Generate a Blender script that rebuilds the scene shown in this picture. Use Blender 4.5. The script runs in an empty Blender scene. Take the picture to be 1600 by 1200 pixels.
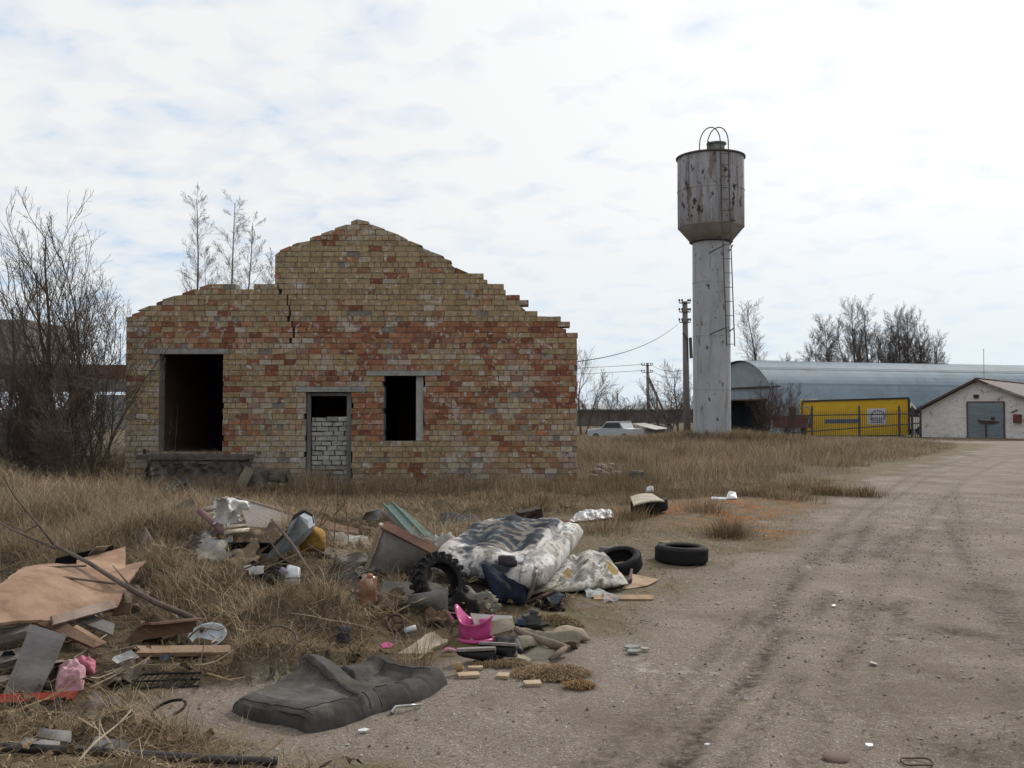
import bpy, bmesh, math, random
import numpy as np
from mathutils import Vector, Matrix, noise as mnoise
R = math.radians
# ------------------------------------------------------------------ camera, sky, sun, exposure
sc = bpy.context.scene
COL = sc.collection
FPX, PITCH, EYE = 1550.0, R(1.66), 1.6
cam_d = bpy.data.cameras.new("camera"); cam = bpy.data.objects.new("camera", cam_d); COL.objects.link(cam)
cam.location = (0, 0, EYE); cam.rotation_euler = (R(90) + PITCH, 0, 0)
cam_d.sensor_width = 36; cam_d.lens = FPX / 1600 * 36; cam_d.clip_end = 9000; cam_d.clip_start = 0.05
sc.camera = cam
sc.view_settings.view_transform = 'Standard'; sc.view_settings.look = 'None'
sc.view_settings.gamma = 1; sc.view_settings.exposure = 0.0
sc.cycles.max_bounces = 6; sc.cycles.diffuse_bounces = 3
SUN_AZ, SUN_EL = R(38), R(35)
SUNV = Vector((math.sin(SUN_AZ) * math.cos(SUN_EL), math.cos(SUN_AZ) * math.cos(SUN_EL), math.sin(SUN_EL)))
sl = bpy.data.lights.new("sun", 'SUN'); sl.energy = 2.7; sl.angle = R(6); sl.color = (1, .95, .88)
so = bpy.data.objects.new("sun", sl); COL.objects.link(so)
so.rotation_euler = (-SUNV).to_track_quat('-Z', 'Y').to_euler()

def NT(nt):
    nt.nodes.clear()
    def n(t, **kw):
        x = nt.nodes.new(t)
        for k, v in kw.items():
            if k == 'inp':
                for i, val in v.items(): x.inputs[i].default_value = val
            else: setattr(x, k, v)
        return x
    return n, (lambda a, b: nt.links.new(a, b))
def ramp(n, stops):
    r = n('ShaderNodeValToRGB'); e = r.color_ramp.elements
    while len(e) < len(stops): e.new(.5)
    for i, (p, c) in enumerate(stops):
        e[i].position = p; e[i].color = c if len(c) == 4 else (*c, 1)
    return r
def g(v): return (v, v, v, 1)

world = bpy.data.worlds.new("World"); sc.world = world; world.use_nodes = True
n, L = NT(world.node_tree)
out = n('ShaderNodeOutputWorld'); bg = n('ShaderNodeBackground'); bg.inputs[1].default_value = 0.1
sky = n('ShaderNodeTexSky'); sky.sky_type = 'NISHITA'; sky.sun_disc = False
sky.sun_elevation = SUN_EL; sky.sun_rotation = SUN_AZ; sky.air_density = 1.0; sky.dust_density = 2.0
tc = n('ShaderNodeTexCoord'); sep = n('ShaderNodeSeparateXYZ'); L(tc.outputs['Generated'], sep.inputs[0])
zc = n('ShaderNodeMath', operation='MAXIMUM', inp={1: 0.0}); L(sep.outputs[2], zc.inputs[0])
za = n('ShaderNodeMath', operation='ADD', inp={1: 0.24}); L(zc.outputs[0], za.inputs[0])
dx = n('ShaderNodeMath', operation='DIVIDE'); L(sep.outputs[0], dx.inputs[0]); L(za.outputs[0], dx.inputs[1])
dy = n('ShaderNodeMath', operation='DIVIDE'); L(sep.outputs[1], dy.inputs[0]); L(za.outputs[0], dy.inputs[1])
cmb = n('ShaderNodeCombineXYZ'); L(dx.outputs[0], cmb.inputs[0]); L(dy.outputs[0], cmb.inputs[1])
mp = n('ShaderNodeMapping'); mp.inputs['Rotation'].default_value = (0, 0, R(28)); mp.inputs['Scale'].default_value = (1.0, 1.15, 1)
L(cmb.outputs[0], mp.inputs[0])
n1 = n('ShaderNodeTexNoise', inp={'Scale': 8.5, 'Detail': 4, 'Roughness': .48, 'Distortion': .3}); L(mp.outputs[0], n1.inputs['Vector'])
n2 = n('ShaderNodeTexNoise', inp={'Scale': 1.3, 'Detail': 3, 'Roughness': .5}); L(mp.outputs[0], n2.inputs['Vector'])
# coverage rises towards the sun side
dot = n('ShaderNodeVectorMath', operation='DOT_PRODUCT'); L(tc.outputs['Generated'], dot.inputs[0]); dot.inputs[1].default_value = SUNV
dm = n('ShaderNodeMapRange', inp={1: .45, 2: .95, 3: 0.0, 4: .16}); L(dot.outputs['Value'], dm.inputs[0])
a1 = n('ShaderNodeMath', operation='MULTIPLY_ADD', inp={1: .45}); L(n2.outputs[0], a1.inputs[0]); L(n1.outputs[0], a1.inputs[2])
a2 = n('ShaderNodeMath', operation='ADD'); L(a1.outputs[0], a2.inputs[0]); L(dm.outputs[0], a2.inputs[1])
cov = ramp(n, [(.50, g(.22)), (.66, g(.72)), (.84, g(1.0))]); L(a2.outputs[0], cov.inputs[0])
# cloud brightness : thin veil glowing round the sun
gl = n('ShaderNodeMath', operation='POWER', inp={1: 8.0}); dpos = n('ShaderNodeMath', operation='MAXIMUM', inp={1: 0.0})
L(dot.outputs['Value'], dpos.inputs[0]); L(dpos.outputs[0], gl.inputs[0])
gb = n('ShaderNodeMath', operation='MULTIPLY_ADD', inp={1: 3.5, 2: 9.0}); L(gl.outputs[0], gb.inputs[0])
cc = n('ShaderNodeVectorMath', operation='SCALE'); cc.inputs[0].default_value = (.985, .995, 1.0); L(gb.outputs[0], cc.inputs['Scale'])
hz = n('ShaderNodeMapRange', inp={1: .0, 2: .20, 3: .85, 4: 0.0}); L(zc.outputs[0], hz.inputs[0])   # bluish veil low down
hm = n('ShaderNodeMix', data_type='RGBA'); L(hz.outputs[0], hm.inputs[0]); L(cc.outputs[0], hm.inputs[6]); hm.inputs[7].default_value = (7.3, 8.4, 9.1, 1)
blu = n('ShaderNodeMix', data_type='RGBA', inp={0: .85}); L(sky.outputs[0], blu.inputs[6]); blu.inputs[7].default_value = (5.0, 6.8, 9.2, 1)
mx = n('ShaderNodeMix', data_type='RGBA'); L(cov.outputs[0], mx.inputs[0]); L(blu.outputs[2], mx.inputs[6]); L(hm.outputs[2], mx.inputs[7])
L(mx.outputs[2], bg.inputs[0]); L(bg.outputs[0], out.inputs[0])

# ------------------------------------------------------------------ noise and terrain
def _h(ix, iy, s):
    a = (ix.astype(np.int64) * 374761393 + iy.astype(np.int64) * 668265263 + s * 974711) & 0xffffffff
    a = ((a ^ (a >> 13)) * 1274126177) & 0xffffffff
    a = a ^ (a >> 16)
    return (a & 0xffff) / 65535.0
def vn(x, y, s=0):
    x = np.asarray(x, float); y = np.asarray(y, float)
    ix = np.floor(x); iy = np.floor(y); fx = x - ix; fy = y - iy
    fx = fx * fx * (3 - 2 * fx); fy = fy * fy * (3 - 2 * fy)
    a = _h(ix, iy, s); b = _h(ix + 1, iy, s); c = _h(ix, iy + 1, s); d = _h(ix + 1, iy + 1, s)
    return (a * (1 - fx) + b * fx) * (1 - fy) + (c * (1 - fx) + d * fx) * fy
def fbm(x, y, s=0, o=4):
    t = 0; a = .5; f = 1.0
    for i in range(o):
        t = t + a * vn(x * f + 17.3 * i, y * f - 9.1 * i, s + i); a *= .5; f *= 2.03
    return t / (1 - .5 ** o)
def ss(a, b, x):
    t = np.clip((np.asarray(x, float) - a) / (b - a), 0, 1); return t * t * (3 - 2 * t)
EY = [0, 4.0, 4.5, 4.9, 5.3, 5.7, 6.0, 6.3, 6.7, 7.2, 9.7, 13.4, 21.6, 33, 42, 50, 53, 56, 58, 60]
EX = [-.6, -.7, -.95, -1.35, -1.85, -1.6, -1.2, -.8, .0, .75, 1.75, 3.5, 7.2, 14.2, 19.5, 24, 23.5, 20, 60, 400]
def edge(y): return np.interp(y, EY, EX)
def gauss(x, y, cx, cy, sx, sy): return np.exp(-((x - cx) / sx) ** 2 - ((y - cy) / sy) ** 2)
def H(x, y):
    x = np.asarray(x, float); y = np.asarray(y, float)
    d = edge(y) - x + (fbm(x * .8, y * .8, 5, 3) - .5) * 1.0
    near = ss(.0, 1.6, d) * (1 - ss(15, 20, y))
    h = near * (.08 + .10 * (fbm(x * 1.1, y * 1.1, 2, 3) - .35))
    h = h + near * (.60 * gauss(x, y, -8.2, 12.6, 3.2, 2.4) + .34 * gauss(x, y, -2.5, 8.7, 1.25, 1.2) + .14 * gauss(x, y, -5.0, 8.0, 2.0, 2.2)
                    + .10 * gauss(x, y, -.9, 7.6, .9, .7))
    h = h + .62 * gauss(x, y, 9.2, 44.6, 4.2, 4.5)
    h = h + ss(1, 5, d) * ss(20, 30, y) * .10 * fbm(x * .25, y * .25, 9, 3)
    h = h - .5 * ss(56, 72, y) * (1 - ss(14, 20, x))
    return h
CP, SP = math.cos(PITCH), math.sin(PITCH)
def ray(px, py):
    u = (px - 800) / FPX; v = (600 - py) / FPX
    return np.array([u, CP - v * SP, SP + v * CP])
_T = np.concatenate([np.linspace(3.2, 30, 900), np.linspace(30.1, 140, 500)])
def P(px, py, h=0.0):
    """point on the ground (or h above it) seen at a photo pixel"""
    d = ray(px, py); x = d[0] * _T; y = d[1] * _T; z = EYE + d[2] * _T
    f = z - H(x, y) - h
    i = np.argmax(f < 0)
    if f[i] >= 0: i = len(_T) - 1
    i = max(i, 1); t = _T[i - 1] + (_T[i] - _T[i - 1]) * f[i - 1] / (f[i - 1] - f[i] + 1e-9)
    return Vector((d[0] * t, d[1] * t, EYE + d[2] * t))
def W(px, py, Y):
    d = ray(px, py); t = Y / d[1]
    return Vector((d[0] * t, Y, EYE + d[2] * t))
def Hs(x, y): return float(H(np.array([x]), np.array([y]))[0])

# ------------------------------------------------------------------ materials
MATS = {}
GRIME = [0.0]
def M(name, c1, c2=None, sc_=5, rough=.85, bump=.25, bs=40, metal=0, spots=None, st=(1, 1, 1), attr=False, lo=.35, hi=.65, grime=None, spec=.3):
    grime = GRIME[0] if grime is None else grime
    if name in MATS: return MATS[name]
    m = bpy.data.materials.new(name); m.use_nodes = True; n, L = NT(m.node_tree)
    o = n('ShaderNodeOutputMaterial'); b = n('ShaderNodeBsdfPrincipled'); L(b.outputs[0], o.inputs[0])
    b.inputs['Roughness'].default_value = rough; b.inputs['Metallic'].default_value = metal
    b.inputs['Specular IOR Level'].default_value = spec
    t = n('ShaderNodeTexCoord'); mp = n('ShaderNodeMapping'); mp.inputs['Scale'].default_value = st; L(t.outputs['Object'], mp.inputs[0])
    nz = n('ShaderNodeTexNoise', inp={'Scale': sc_, 'Detail': 6, 'Roughness': .6}); L(mp.outputs[0], nz.inputs['Vector'])
    c2 = c2 or tuple(v * .7 for v in c1)
    r = ramp(n, [(lo, c1), (hi, c2)]); L(nz.outputs[0], r.inputs[0]); cur = r.outputs[0]
    if attr:
        at = n('ShaderNodeAttribute', attribute_name='Col')
        mu = n('ShaderNodeMix', data_type='RGBA', blend_type='MULTIPLY', inp={0: 1.0}); L(at.outputs[0], mu.inputs[6]); L(cur, mu.inputs[7]); cur = mu.outputs[2]
    for k, sp in enumerate(spots or []):
        col, s, a, z = sp[:4]; st2 = sp[4] if len(sp) > 4 else (1, 1, 1)
        m2 = n('ShaderNodeMapping'); m2.inputs['Scale'].default_value = st2; m2.inputs['Location'].default_value = (3.1 * k, 1.7, 2.2 * k); L(t.outputs['Object'], m2.inputs[0])
        z2 = n('ShaderNodeTexNoise', inp={'Scale': s, 'Detail': 5, 'Roughness': .65}); L(m2.outputs[0], z2.inputs['Vector'])
        rr = n('ShaderNodeMapRange', inp={1: a, 2: z, 3: 0, 4: 1}); L(z2.outputs[0], rr.inputs[0])
        mu = n('ShaderNodeMix', data_type='RGBA'); L(rr.outputs[0], mu.inputs[0]); L(cur, mu.inputs[6]); mu.inputs[7].default_value = (*col, 1); cur = mu.outputs[2]
    if grime:
        m3 = n('ShaderNodeMapping'); m3.inputs['Location'].default_value = (len(name) * .7, 2.3, 1.1); L(t.outputs['Object'], m3.inputs[0])
        z3 = n('ShaderNodeTexNoise', inp={'Scale': 4.5, 'Detail': 9, 'Roughness': .7}); L(m3.outputs[0], z3.inputs['Vector'])
        r3 = ramp(n, [(.42, (1, 1, 1)), (.56, (.72, .66, .60)), (.68, (.36, .30, .25))]); L(z3.outputs[0], r3.inputs[0])
        mu = n('ShaderNodeMix', data_type='RGBA', blend_type='MULTIPLY', inp={0: grime}); L(cur, mu.inputs[6]); L(r3.outputs[0], mu.inputs[7]); cur = mu.outputs[2]
    L(cur, b.inputs['Base Color'])
    if bump:
        bz = n('ShaderNodeTexNoise', inp={'Scale': bs, 'Detail': 5, 'Roughness': .65}); L(mp.outputs[0], bz.inputs['Vector'])
        bp = n('ShaderNodeBump', inp={'Strength': bump, 'Distance': .02}); L(bz.outputs[0], bp.inputs['Height']); L(bp.outputs[0], b.inputs['Normal'])
    MATS[name] = m; return m

# ------------------------------------------------------------------ mesh builder
GRASS_OFF = np.zeros((420, 360), np.float32)     # cells of 5 cm, x from -12, y from 4
def mark(pts):
    for v in pts:
        i = int((v[0] + 12) / .05); j = int((v[1] - 4) / .05)
        if 0 <= i < 420 and 0 <= j < 360: GRASS_OFF[i, j] = 1
class MB:
    def __init__(s): s.V = []; s.F = []; s.C = []
    def add(s, vs, fs, col=None):
        o = len(s.V); s.V.extend([Vector(v) for v in vs]); s.F.extend([tuple(i + o for i in f) for f in fs])
        if col is not None:
            if isinstance(col, list): s.C.extend(col)
            else: s.C.extend([col] * len(vs))
        return s
    def box(s, c, size, rot=None, col=None, taper=1.0):
        hx, hy, hz = size[0] / 2, size[1] / 2, size[2] / 2
        vs = [Vector((x * hx * (taper if z > 0 else 1), y * hy * (taper if z > 0 else 1), z * hz)) for z in (-1, 1) for y in (-1, 1) for x in (-1, 1)]
        if rot is not None:
            m = rot if isinstance(rot, Matrix) else Matrix.Rotation(rot, 3, 'Z'); vs = [m @ v for v in vs]
        c = Vector(c)
        return s.add([v + c for v in vs], [(0, 2, 3, 1), (4, 5, 7, 6), (0, 1, 5, 4), (2, 6, 7, 3), (0, 4, 6, 2), (1, 3, 7, 5)], col)
    def bar(s, a, b, w, h, col=None, up=(0, 0, 1)):
        a = Vector(a); b = Vector(b); d = (b - a); l = d.length; d.normalize(); up = Vector(up)
        sd = d.cross(up)
        if sd.length < 1e-3: sd = d.cross(Vector((0, 1, 0)))
        sd.normalize(); u = sd.cross(d)
        return s.box((a + b) / 2, (l, w, h), Matrix((d, -sd, u)).transposed(), col)
    def tube(s, pts, r, k=6, cap=True, col=None, smooth=0):
        pts = [Vector(p) for p in pts]; m = len(pts)
        if not hasattr(r, '__len__'): r = [r] * m
        if smooth and m > 2:
            a, b = [], []
            for i in range(m - 1):
                p0, p1, p2, p3 = pts[max(i - 1, 0)], pts[i], pts[i + 1], pts[min(i + 2, m - 1)]
                for q in range(smooth):
                    t = q / smooth; a.append(.5 * (2 * p1 + (p2 - p0) * t + (2 * p0 - 5 * p1 + 4 * p2 - p3) * t * t + (3 * p1 - p0 - 3 * p2 + p3) * t ** 3)); b.append(r[i] * (1 - t) + r[i + 1] * t)
            pts, r = a + [pts[-1]], b + [r[-1]]; m = len(pts)
        vs = []; ref = None
        for i, p in enumerate(pts):
            t = (pts[min(i + 1, m - 1)] - pts[max(i - 1, 0)])
            if t.length < 1e-9: t = Vector((0, 0, 1))
            t.normalize()
            if ref is None: ref = t.cross(Vector((.13, .97, .21)) if abs(t.y) < .9 else Vector((1, 0, .1)))
            a = ref - t * ref.dot(t)
            if a.length < 1e-6: a = t.orthogonal()
            a.normalize(); b = t.cross(a); ref = a
            for j in range(k):
                an = 2 * math.pi * j / k; vs.append(p + (a * math.cos(an) + b * math.sin(an)) * r[i])
        fs = [(i * k + j, i * k + (j + 1) % k, (i + 1) * k + (j + 1) % k, (i + 1) * k + j) for i in range(m - 1) for j in range(k)]
        if cap: fs += [tuple(range(k))[::-1], tuple((m - 1) * k + j for j in range(k))]
        return s.add(vs, fs, col)
    def lathe(s, prof, mat=None, k=32, close=False, col=None, mod=None):
        vs = []
        for (r, z) in prof:
            for j in range(k):
                a = 2 * math.pi * j / k; rr = r + (mod(a, r, z) if mod else 0)
                vs.append(Vector((rr * math.cos(a), rr * math.sin(a), z)))
        if mat is not None: vs = [mat @ v for v in vs]
        m = len(prof); rg = range(m if close else m - 1)
        fs = [(i * k + j, i * k + (j + 1) % k, ((i + 1) % m) * k + (j + 1) % k, ((i + 1) % m) * k + j) for i in rg for j in range(k)]
        return s.add(vs, fs, col)
    def grid(s, pts, nu, nv, col=None, flip=False):
        fs = [(j * nu + i, j * nu + i + 1, (j + 1) * nu + i + 1, (j + 1) * nu + i) for j in range(nv - 1) for i in range(nu - 1)]
        if flip: fs = [f[::-1] for f in fs]
        return s.add(pts, fs, col)
    def prism(s, poly, off, col=None):
        """poly: ordered 3-D outline; off: extrusion vector"""
        k = len(poly); off = Vector(off)
        vs = [Vector(p) for p in poly] + [Vector(p) + off for p in poly]
        fs = [tuple(range(k))[::-1], tuple(range(k, 2 * k))] + [(i, (i + 1) % k, k + (i + 1) % k, k + i) for i in range(k)]
        return s.add(vs, fs, col)
    def rock(s, c, size, seed=0, sub=1, rough=.25, col=None):
        bm = bmesh.new(); bmesh.ops.create_icosphere(bm, subdivisions=sub, radius=.5); rng = random.Random(seed)
        vs = []
        for v in bm.verts:
            k = 1 + rng.uniform(-rough, rough); q = v.co * k
            q = Vector([max(-.40, min(.40, x)) for x in q]); vs.append(Vector(c) + Vector((q.x * size[0], q.y * size[1], q.z * size[2])))
        fs = [tuple(v.index for v in f.verts) for f in bm.faces]; bm.free()
        return s.add(vs, fs, col)
    def build(s, name, mat, parent=None, smooth=False, origin=None, off=True, fixn=True):
        me = bpy.data.meshes.new(name)
        if parent is not None:
            o0 = Vector((0, 0, 0)); q = parent
            while q is not None: o0 = o0 + Vector(q.location); q = q.parent
            org = Vector((0, 0, 0))
        else:
            if origin is None:
                xs = [v.x for v in s.V]; ys = [v.y for v in s.V]; zs = [v.z for v in s.V]
                origin = Vector(((min(xs) + max(xs)) / 2, (min(ys) + max(ys)) / 2, min(zs)))
            o0 = Vector(origin); org = o0
        me.from_pydata([v - o0 for v in s.V], [], s.F)
        if s.C and len(s.C) == len(s.V):
            at = me.color_attributes.new('Col', 'FLOAT_COLOR', 'POINT')
            at.data.foreach_set('color', np.array([(c[0], c[1], c[2], 1) for c in s.C], np.float32).ravel())
        if fixn:
            bm = bmesh.new(); bm.from_mesh(me); bmesh.ops.recalc_face_normals(bm, faces=bm.faces); bm.to_mesh(me); bm.free()
        if smooth: me.shade_smooth()
        me.materials.append(mat); me.update()
        o = bpy.data.objects.new(name, me); COL.objects.link(o); o.location = org
        if parent is not None: o.parent = parent
        if off and len(s.V) < 20000: mark([v for v in s.V if v.y < 22 and v.z < .8])
        return o
def tag(o, label, cat, group=None, kind=None):
    if label: o['label'] = label
    if cat: o['category'] = cat
    if group: o['group'] = group
    if kind: o['kind'] = kind
    return o
def thing(name, label, cat, loc, group=None):
    o = bpy.data.objects.new(name, None); COL.objects.link(o); o.location = loc; o.empty_display_size = .2
    return tag(o, label, cat, group)
def copy_tree(o, parent=None):
    c = o.copy(); COL.objects.link(c)
    if parent is not None: c.parent = parent
    for ch in list(o.children): copy_tree(ch, c)
    return c
def bil(c, u, v): return (c[0] * (1 - u) + c[1] * u) * (1 - v) + (c[3] * (1 - u) + c[2] * u) * v
def nz3(p, s, seed=0): return mnoise.noise(Vector((p[0] * s + seed * 7.1, p[1] * s - seed * 3.3, p[2] * s + seed * 1.9)))
def patch(c, th=.01, nu=14, nv=10, f=None, wr=.0, ws=4, seed=0, rag=0, col=None, mb=None):
    """thin solid sheet over four corners (front-left, front-right, back-right, back-left)"""
    c = [Vector(x) for x in c]; mb = mb or MB()
    nrm = (c[1] - c[0] + c[2] - c[3]).cross(c[3] - c[0] + c[2] - c[1]).normalized()
    if nrm.z < 0 and abs(nrm.z) > .05: nrm = -nrm
    T = []; B = []; K = []
    rng = random.Random(seed); jag = [rng.uniform(-rag, rag) for _ in range(200)]
    for j in range(nv):
        for i in range(nu):
            u = i / (nu - 1); v = j / (nv - 1); uu, vv = u, v
            if rag:
                if i in (0, nu - 1): uu += jag[j] * (1 if i else -1)
                if j in (0, nv - 1): vv += jag[60 + i] * (1 if j else -1)
            p = bil(c, uu, vv); h = (f(u, v) if f else 0) + (wr * nz3(p, ws, seed) if wr else 0)
            T.append(p + nrm * h); B.append(p + nrm * (h - th)); K.append(col(u, v) if col else None)
    o = len(mb.V); N = nu * nv
    fs = []
    for j in range(nv - 1):
        for i in range(nu - 1):
            a = j * nu + i; fs.append((a, a + 1, a + nu + 1, a + nu)); fs.append((N + a, N + a + nu, N + a + nu + 1, N + a + 1))
    ring = [i for i in range(nu)] + [j * nu + nu - 1 for j in range(1, nv)] + [(nv - 1) * nu + i for i in range(nu - 2, -1, -1)] + [j * nu for j in range(nv - 2, 0, -1)]
    for a, b in zip(ring, ring[1:] + ring[:1]): fs.append((a, N + a, N + b, b))
    mb.add(T + B, fs, (K + K) if col else None); return mb
def cushion(c, th, nu=40, nv=32, wr=.01, ws=8, seed=0, f=None, col=None, pw=4, mb=None):
    """rounded padded slab over four corners given at mid height"""
    c = [Vector(x) for x in c]; mb = mb or MB()
    nrm = (c[1] - c[0] + c[2] - c[3]).cross(c[3] - c[0] + c[2] - c[1]).normalized()
    if nrm.z < 0: nrm = -nrm
    def e(u): return max(0., 1 - abs(2 * u - 1) ** pw) ** .5
    def q(u): return .5 + .5 * math.sin((u - .5) * math.pi)     # bunch samples at the rim
    T = []; B = []; K = []
    for j in range(nv):
        for i in range(nu):
            u = q(i / (nu - 1)); v = q(j / (nv - 1)); p = bil(c, u, v); k = e(u) * e(v)
            w = wr * (nz3(p, ws, seed) + .5 * nz3(p, ws * 2.3, seed + 3)) * (k ** .5)
            T.append(p + nrm * (th * .5 * k + w + (f(u, v) * k if f else 0))); B.append(p - nrm * (th * .5 * k * .9)); K.append(col(u, v) if col else None)
    mb.grid(T, nu, nv, K if col else None); mb.grid(B, nu, nv, K if col else None, flip=True); return mb
# ------------------------------------------------------------------ ground and road (one polar sheet split along the road edge)
def ground_material():
    m = bpy.data.materials.new('earth'); m.use_nodes = True; n, L = NT(m.node_tree)
    o = n('ShaderNodeOutputMaterial'); b = n('ShaderNodeBsdfPrincipled', inp={'Roughness': .95, 'Specular IOR Level': .12}); L(b.outputs[0], o.inputs[0])
    t = n('ShaderNodeTexCoord'); gm = n('ShaderNodeNewGeometry')
    def nz(s, d=6, r=.6, st=None):
        x = n('ShaderNodeTexNoise', inp={'Scale': s, 'Detail': d, 'Roughness': r})
        if st:
            mp = n('ShaderNodeMapping'); mp.inputs['Scale'].default_value = st; L(gm.outputs['Position'], mp.inputs[0]); L(mp.outputs[0], x.inputs['Vector'])
        else: L(gm.outputs['Position'], x.inputs['Vector'])
        return x.outputs[0]
    def mix(f, a, c, ty='MIX'):
        x = n('ShaderNodeMix', data_type='RGBA', blend_type=ty)
        if isinstance(f, float): x.inputs[0].default_value = f
        else: L(f, x.inputs[0])
        for s, i in ((a, 6), (c, 7)):
            if isinstance(s, tuple): x.inputs[i].default_value = (*s, 1)
            else: L(s, x.inputs[i])
        return x.outputs[2]
    def thr(v, a, z):
        x = n('ShaderNodeMapRange', inp={1: a, 2: z, 3: 0, 4: 1}); L(v, x.inputs[0]); return x.outputs[0]
    def mul(a, c):
        x = n('ShaderNodeMath', operation='MULTIPLY'); L(a, x.inputs[0])
        if isinstance(c, float): x.inputs[1].default_value = c
        else: L(c, x.inputs[1])
        return x.outputs[0]
    at = n('ShaderNodeAttribute', attribute_name='Col'); sp = n('ShaderNodeSeparateColor'); L(at.outputs[0], sp.inputs[0])
    grassy, moss, rust = sp.outputs[0], sp.outputs[1], sp.outputs[2]
    tr = n('ShaderNodeAttribute', attribute_name='Track')
    dirt = mix(thr(nz(1.3), .35, .65), (.240, .196, .156), (.178, .143, .112))
    dirt = mix(mul(thr(nz(14, 4, .7), .5, .72), .55), dirt, (.29, .265, .235))
    dirt = mix(mul(thr(nz(42, 3, .8), .53, .63), .85), dirt, (.085, .066, .055))
    dirt = mix(mul(thr(nz(70, 2, .8), .58, .66), .85), dirt, (.46, .44, .415))
    dirt = mix(mul(mul(thr(nz(.9, 5), .56, .70), thr(nz(9, 4, .75), .50, .62)), .8), dirt, (.50, .48, .455))
    dirt = mix(mul(thr(nz(.55, 5, .65), .47, .62), .55), dirt, (.125, .098, .077)); dirt = mix(mul(thr(nz(3.5, 6, .75, (1, .35, 1)), .56, .68), .6), dirt, (.11, .085, .068))
    tk = n('ShaderNodeMath', operation='MULTIPLY', use_clamp=True, inp={1: 1.1}); L(mul(tr.outputs['Fac'], thr(nz(16, 5, .7), .33, .58)), tk.inputs[0]); dirt = mix(tk.outputs[0], dirt, (.055, .040, .031))
    mo = mix(thr(nz(3.2, 6, .7), .42, .6), (.125, .098, .055), (.15, .122, .09))
    mo = mix(mul(thr(nz(2.1, 5, .6, (1, 1.3, 1)), .5, .62), .6), mo, (.085, .085, .024))
    c = mix(mul(moss, thr(nz(4, 7, .75), .30, .50)), dirt, mo)
    ru = mix(thr(nz(6, 5, .7), .4, .62), (.30, .105, .022), (.19, .085, .035))
    c = mix(mul(rust, thr(nz(1.7, 6, .7, (1, 1.6, 1)), .46, .56)), c, ru)
    gr = mix(thr(nz(6, 6, .7), .38, .62), (.125, .092, .055), (.062, .046, .03))
    gr = mix(mul(thr(nz(25, 4, .7), .52, .66), .5), gr, (.21, .165, .11))
    c = mix(thr(grassy, .25, .75), c, gr)
    L(c, b.inputs['Base Color'])
    ad = n('ShaderNodeMath', operation='MULTIPLY_ADD', inp={1: .45}); L(nz(70, 5, .75), ad.inputs[0]); L(nz(9, 6, .65), ad.inputs[2])
    bp = n('ShaderNodeBump', inp={'Strength': .8, 'Distance': .03}); L(ad.outputs[0], bp.inputs['Height']); L(bp.outputs[0], b.inputs['Normal'])
    return m
TRACKS = [([(905, 1215), (1040, 1090), (1150, 985), (1240, 890), (1330, 805), (1420, 745), (1520, 712)], .10, .5), ([(960, 1215), (1085, 1090), (1190, 985), (1275, 890), (1360, 805), (1445, 748), (1545, 715)], .07, .45), ([(1250, 1215), (1300, 1080), (1345, 985), (1395, 890), (1450, 805), (1510, 748), (1580, 716)], .10, .45), ([(1340, 1215), (1370, 1080), (1400, 985), (1440, 890), (1490, 805)], .08, .26), ([(1590, 1130), (1560, 1000), (1525, 900), (1500, 830), (1495, 770)], .12, .34), ([(1040, 1215), (1105, 1130), (1180, 1050), (1222, 985)], .10, 1.0), ([(1130, 1215), (1200, 1110), (1245, 1060)], .10, .55),
          ([(1190, 975), (1232, 925), (1252, 895)], .10, 1.0), ([(1272, 960), (1298, 925)], .10, .8), ([(1330, 970), (1352, 915)], .12, .5),
          ([(1268, 880), (1300, 845), (1315, 832)], .12, .8), ([(1320, 878), (1345, 838), (1362, 815)], .12, .8), ([(1370, 870), (1395, 840)], .2, .6),
          ([(1480, 815), (1495, 850), (1515, 890)], .10, .7), ([(1500, 935), (1545, 905), (1570, 960), (1610, 1020)], .22, .8),
          ([(1480, 985), (1540, 992), (1600, 1005), (1640, 1030)], .20, .9), ([(1345, 955), (1375, 952), (1400, 945), (1408, 970)], .10, .7),
          ([(1190, 1105), (1260, 1100), (1330, 1108)], .16, .35), ([(1520, 1180), (1580, 1175), (1660, 1170)], .25, .8), ([(1050, 1110), (1080, 1130), (1060, 1170)], .18, .5),
          ([(1480, 705), (1530, 715), (1600, 712)], .25, .6), ([(1390, 740), (1430, 735), (1470, 728)], .25, .4)]
def segd(x, y, a, b):
    ax, ay, bx, by = a[0], a[1], b[0], b[1]; dx_, dy_ = bx - ax, by - ay
    t = np.clip(((x - ax) * dx_ + (y - ay) * dy_) / (dx_ * dx_ + dy_ * dy_ + 1e-9), 0, 1)
    return np.hypot(x - ax - t * dx_, y - ay - t * dy_)
def masks(x, y):
    d = edge(y) - x
    w = (fbm(x * .9, y * .9, 21, 4) - .5)
    # sparse mossy verge between road and grass
    verge = ss(-.55, .35, d + w * 2.2)
    thin = ss(7.2, 8.2, y) * (1 - ss(17.5, 20, y)) * ss(-.6, .6, x + .02 * y)        # where the ground stays nearly bare
    depth = 0.15 + .75 * ss(6.0, 7.5, y) + thin * 2.4 * ss(7.5, 12, y) + ss(22, 30, y) * .5
    grass = ss(-.35, .35, d - depth + w * (1.0 + 1.2 * ss(6, 8, y)))
    grass = np.where(y > 58, 1.0, grass); 
    moss = verge
    rust = (gauss(x, y, 3.7, 17.2, 1.9, 1.4) + .9 * gauss(x, y, 2.7, 15.0, 1.4, 1.0) + .6 * gauss(x, y, 3.2, 13.2, .9, .7) + .5 * gauss(x, y, .5, 14.0, .8, .6)) * verge
    return grass, np.clip(moss, 0, 1), np.clip(rust * 1.3, 0, 1)
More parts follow.
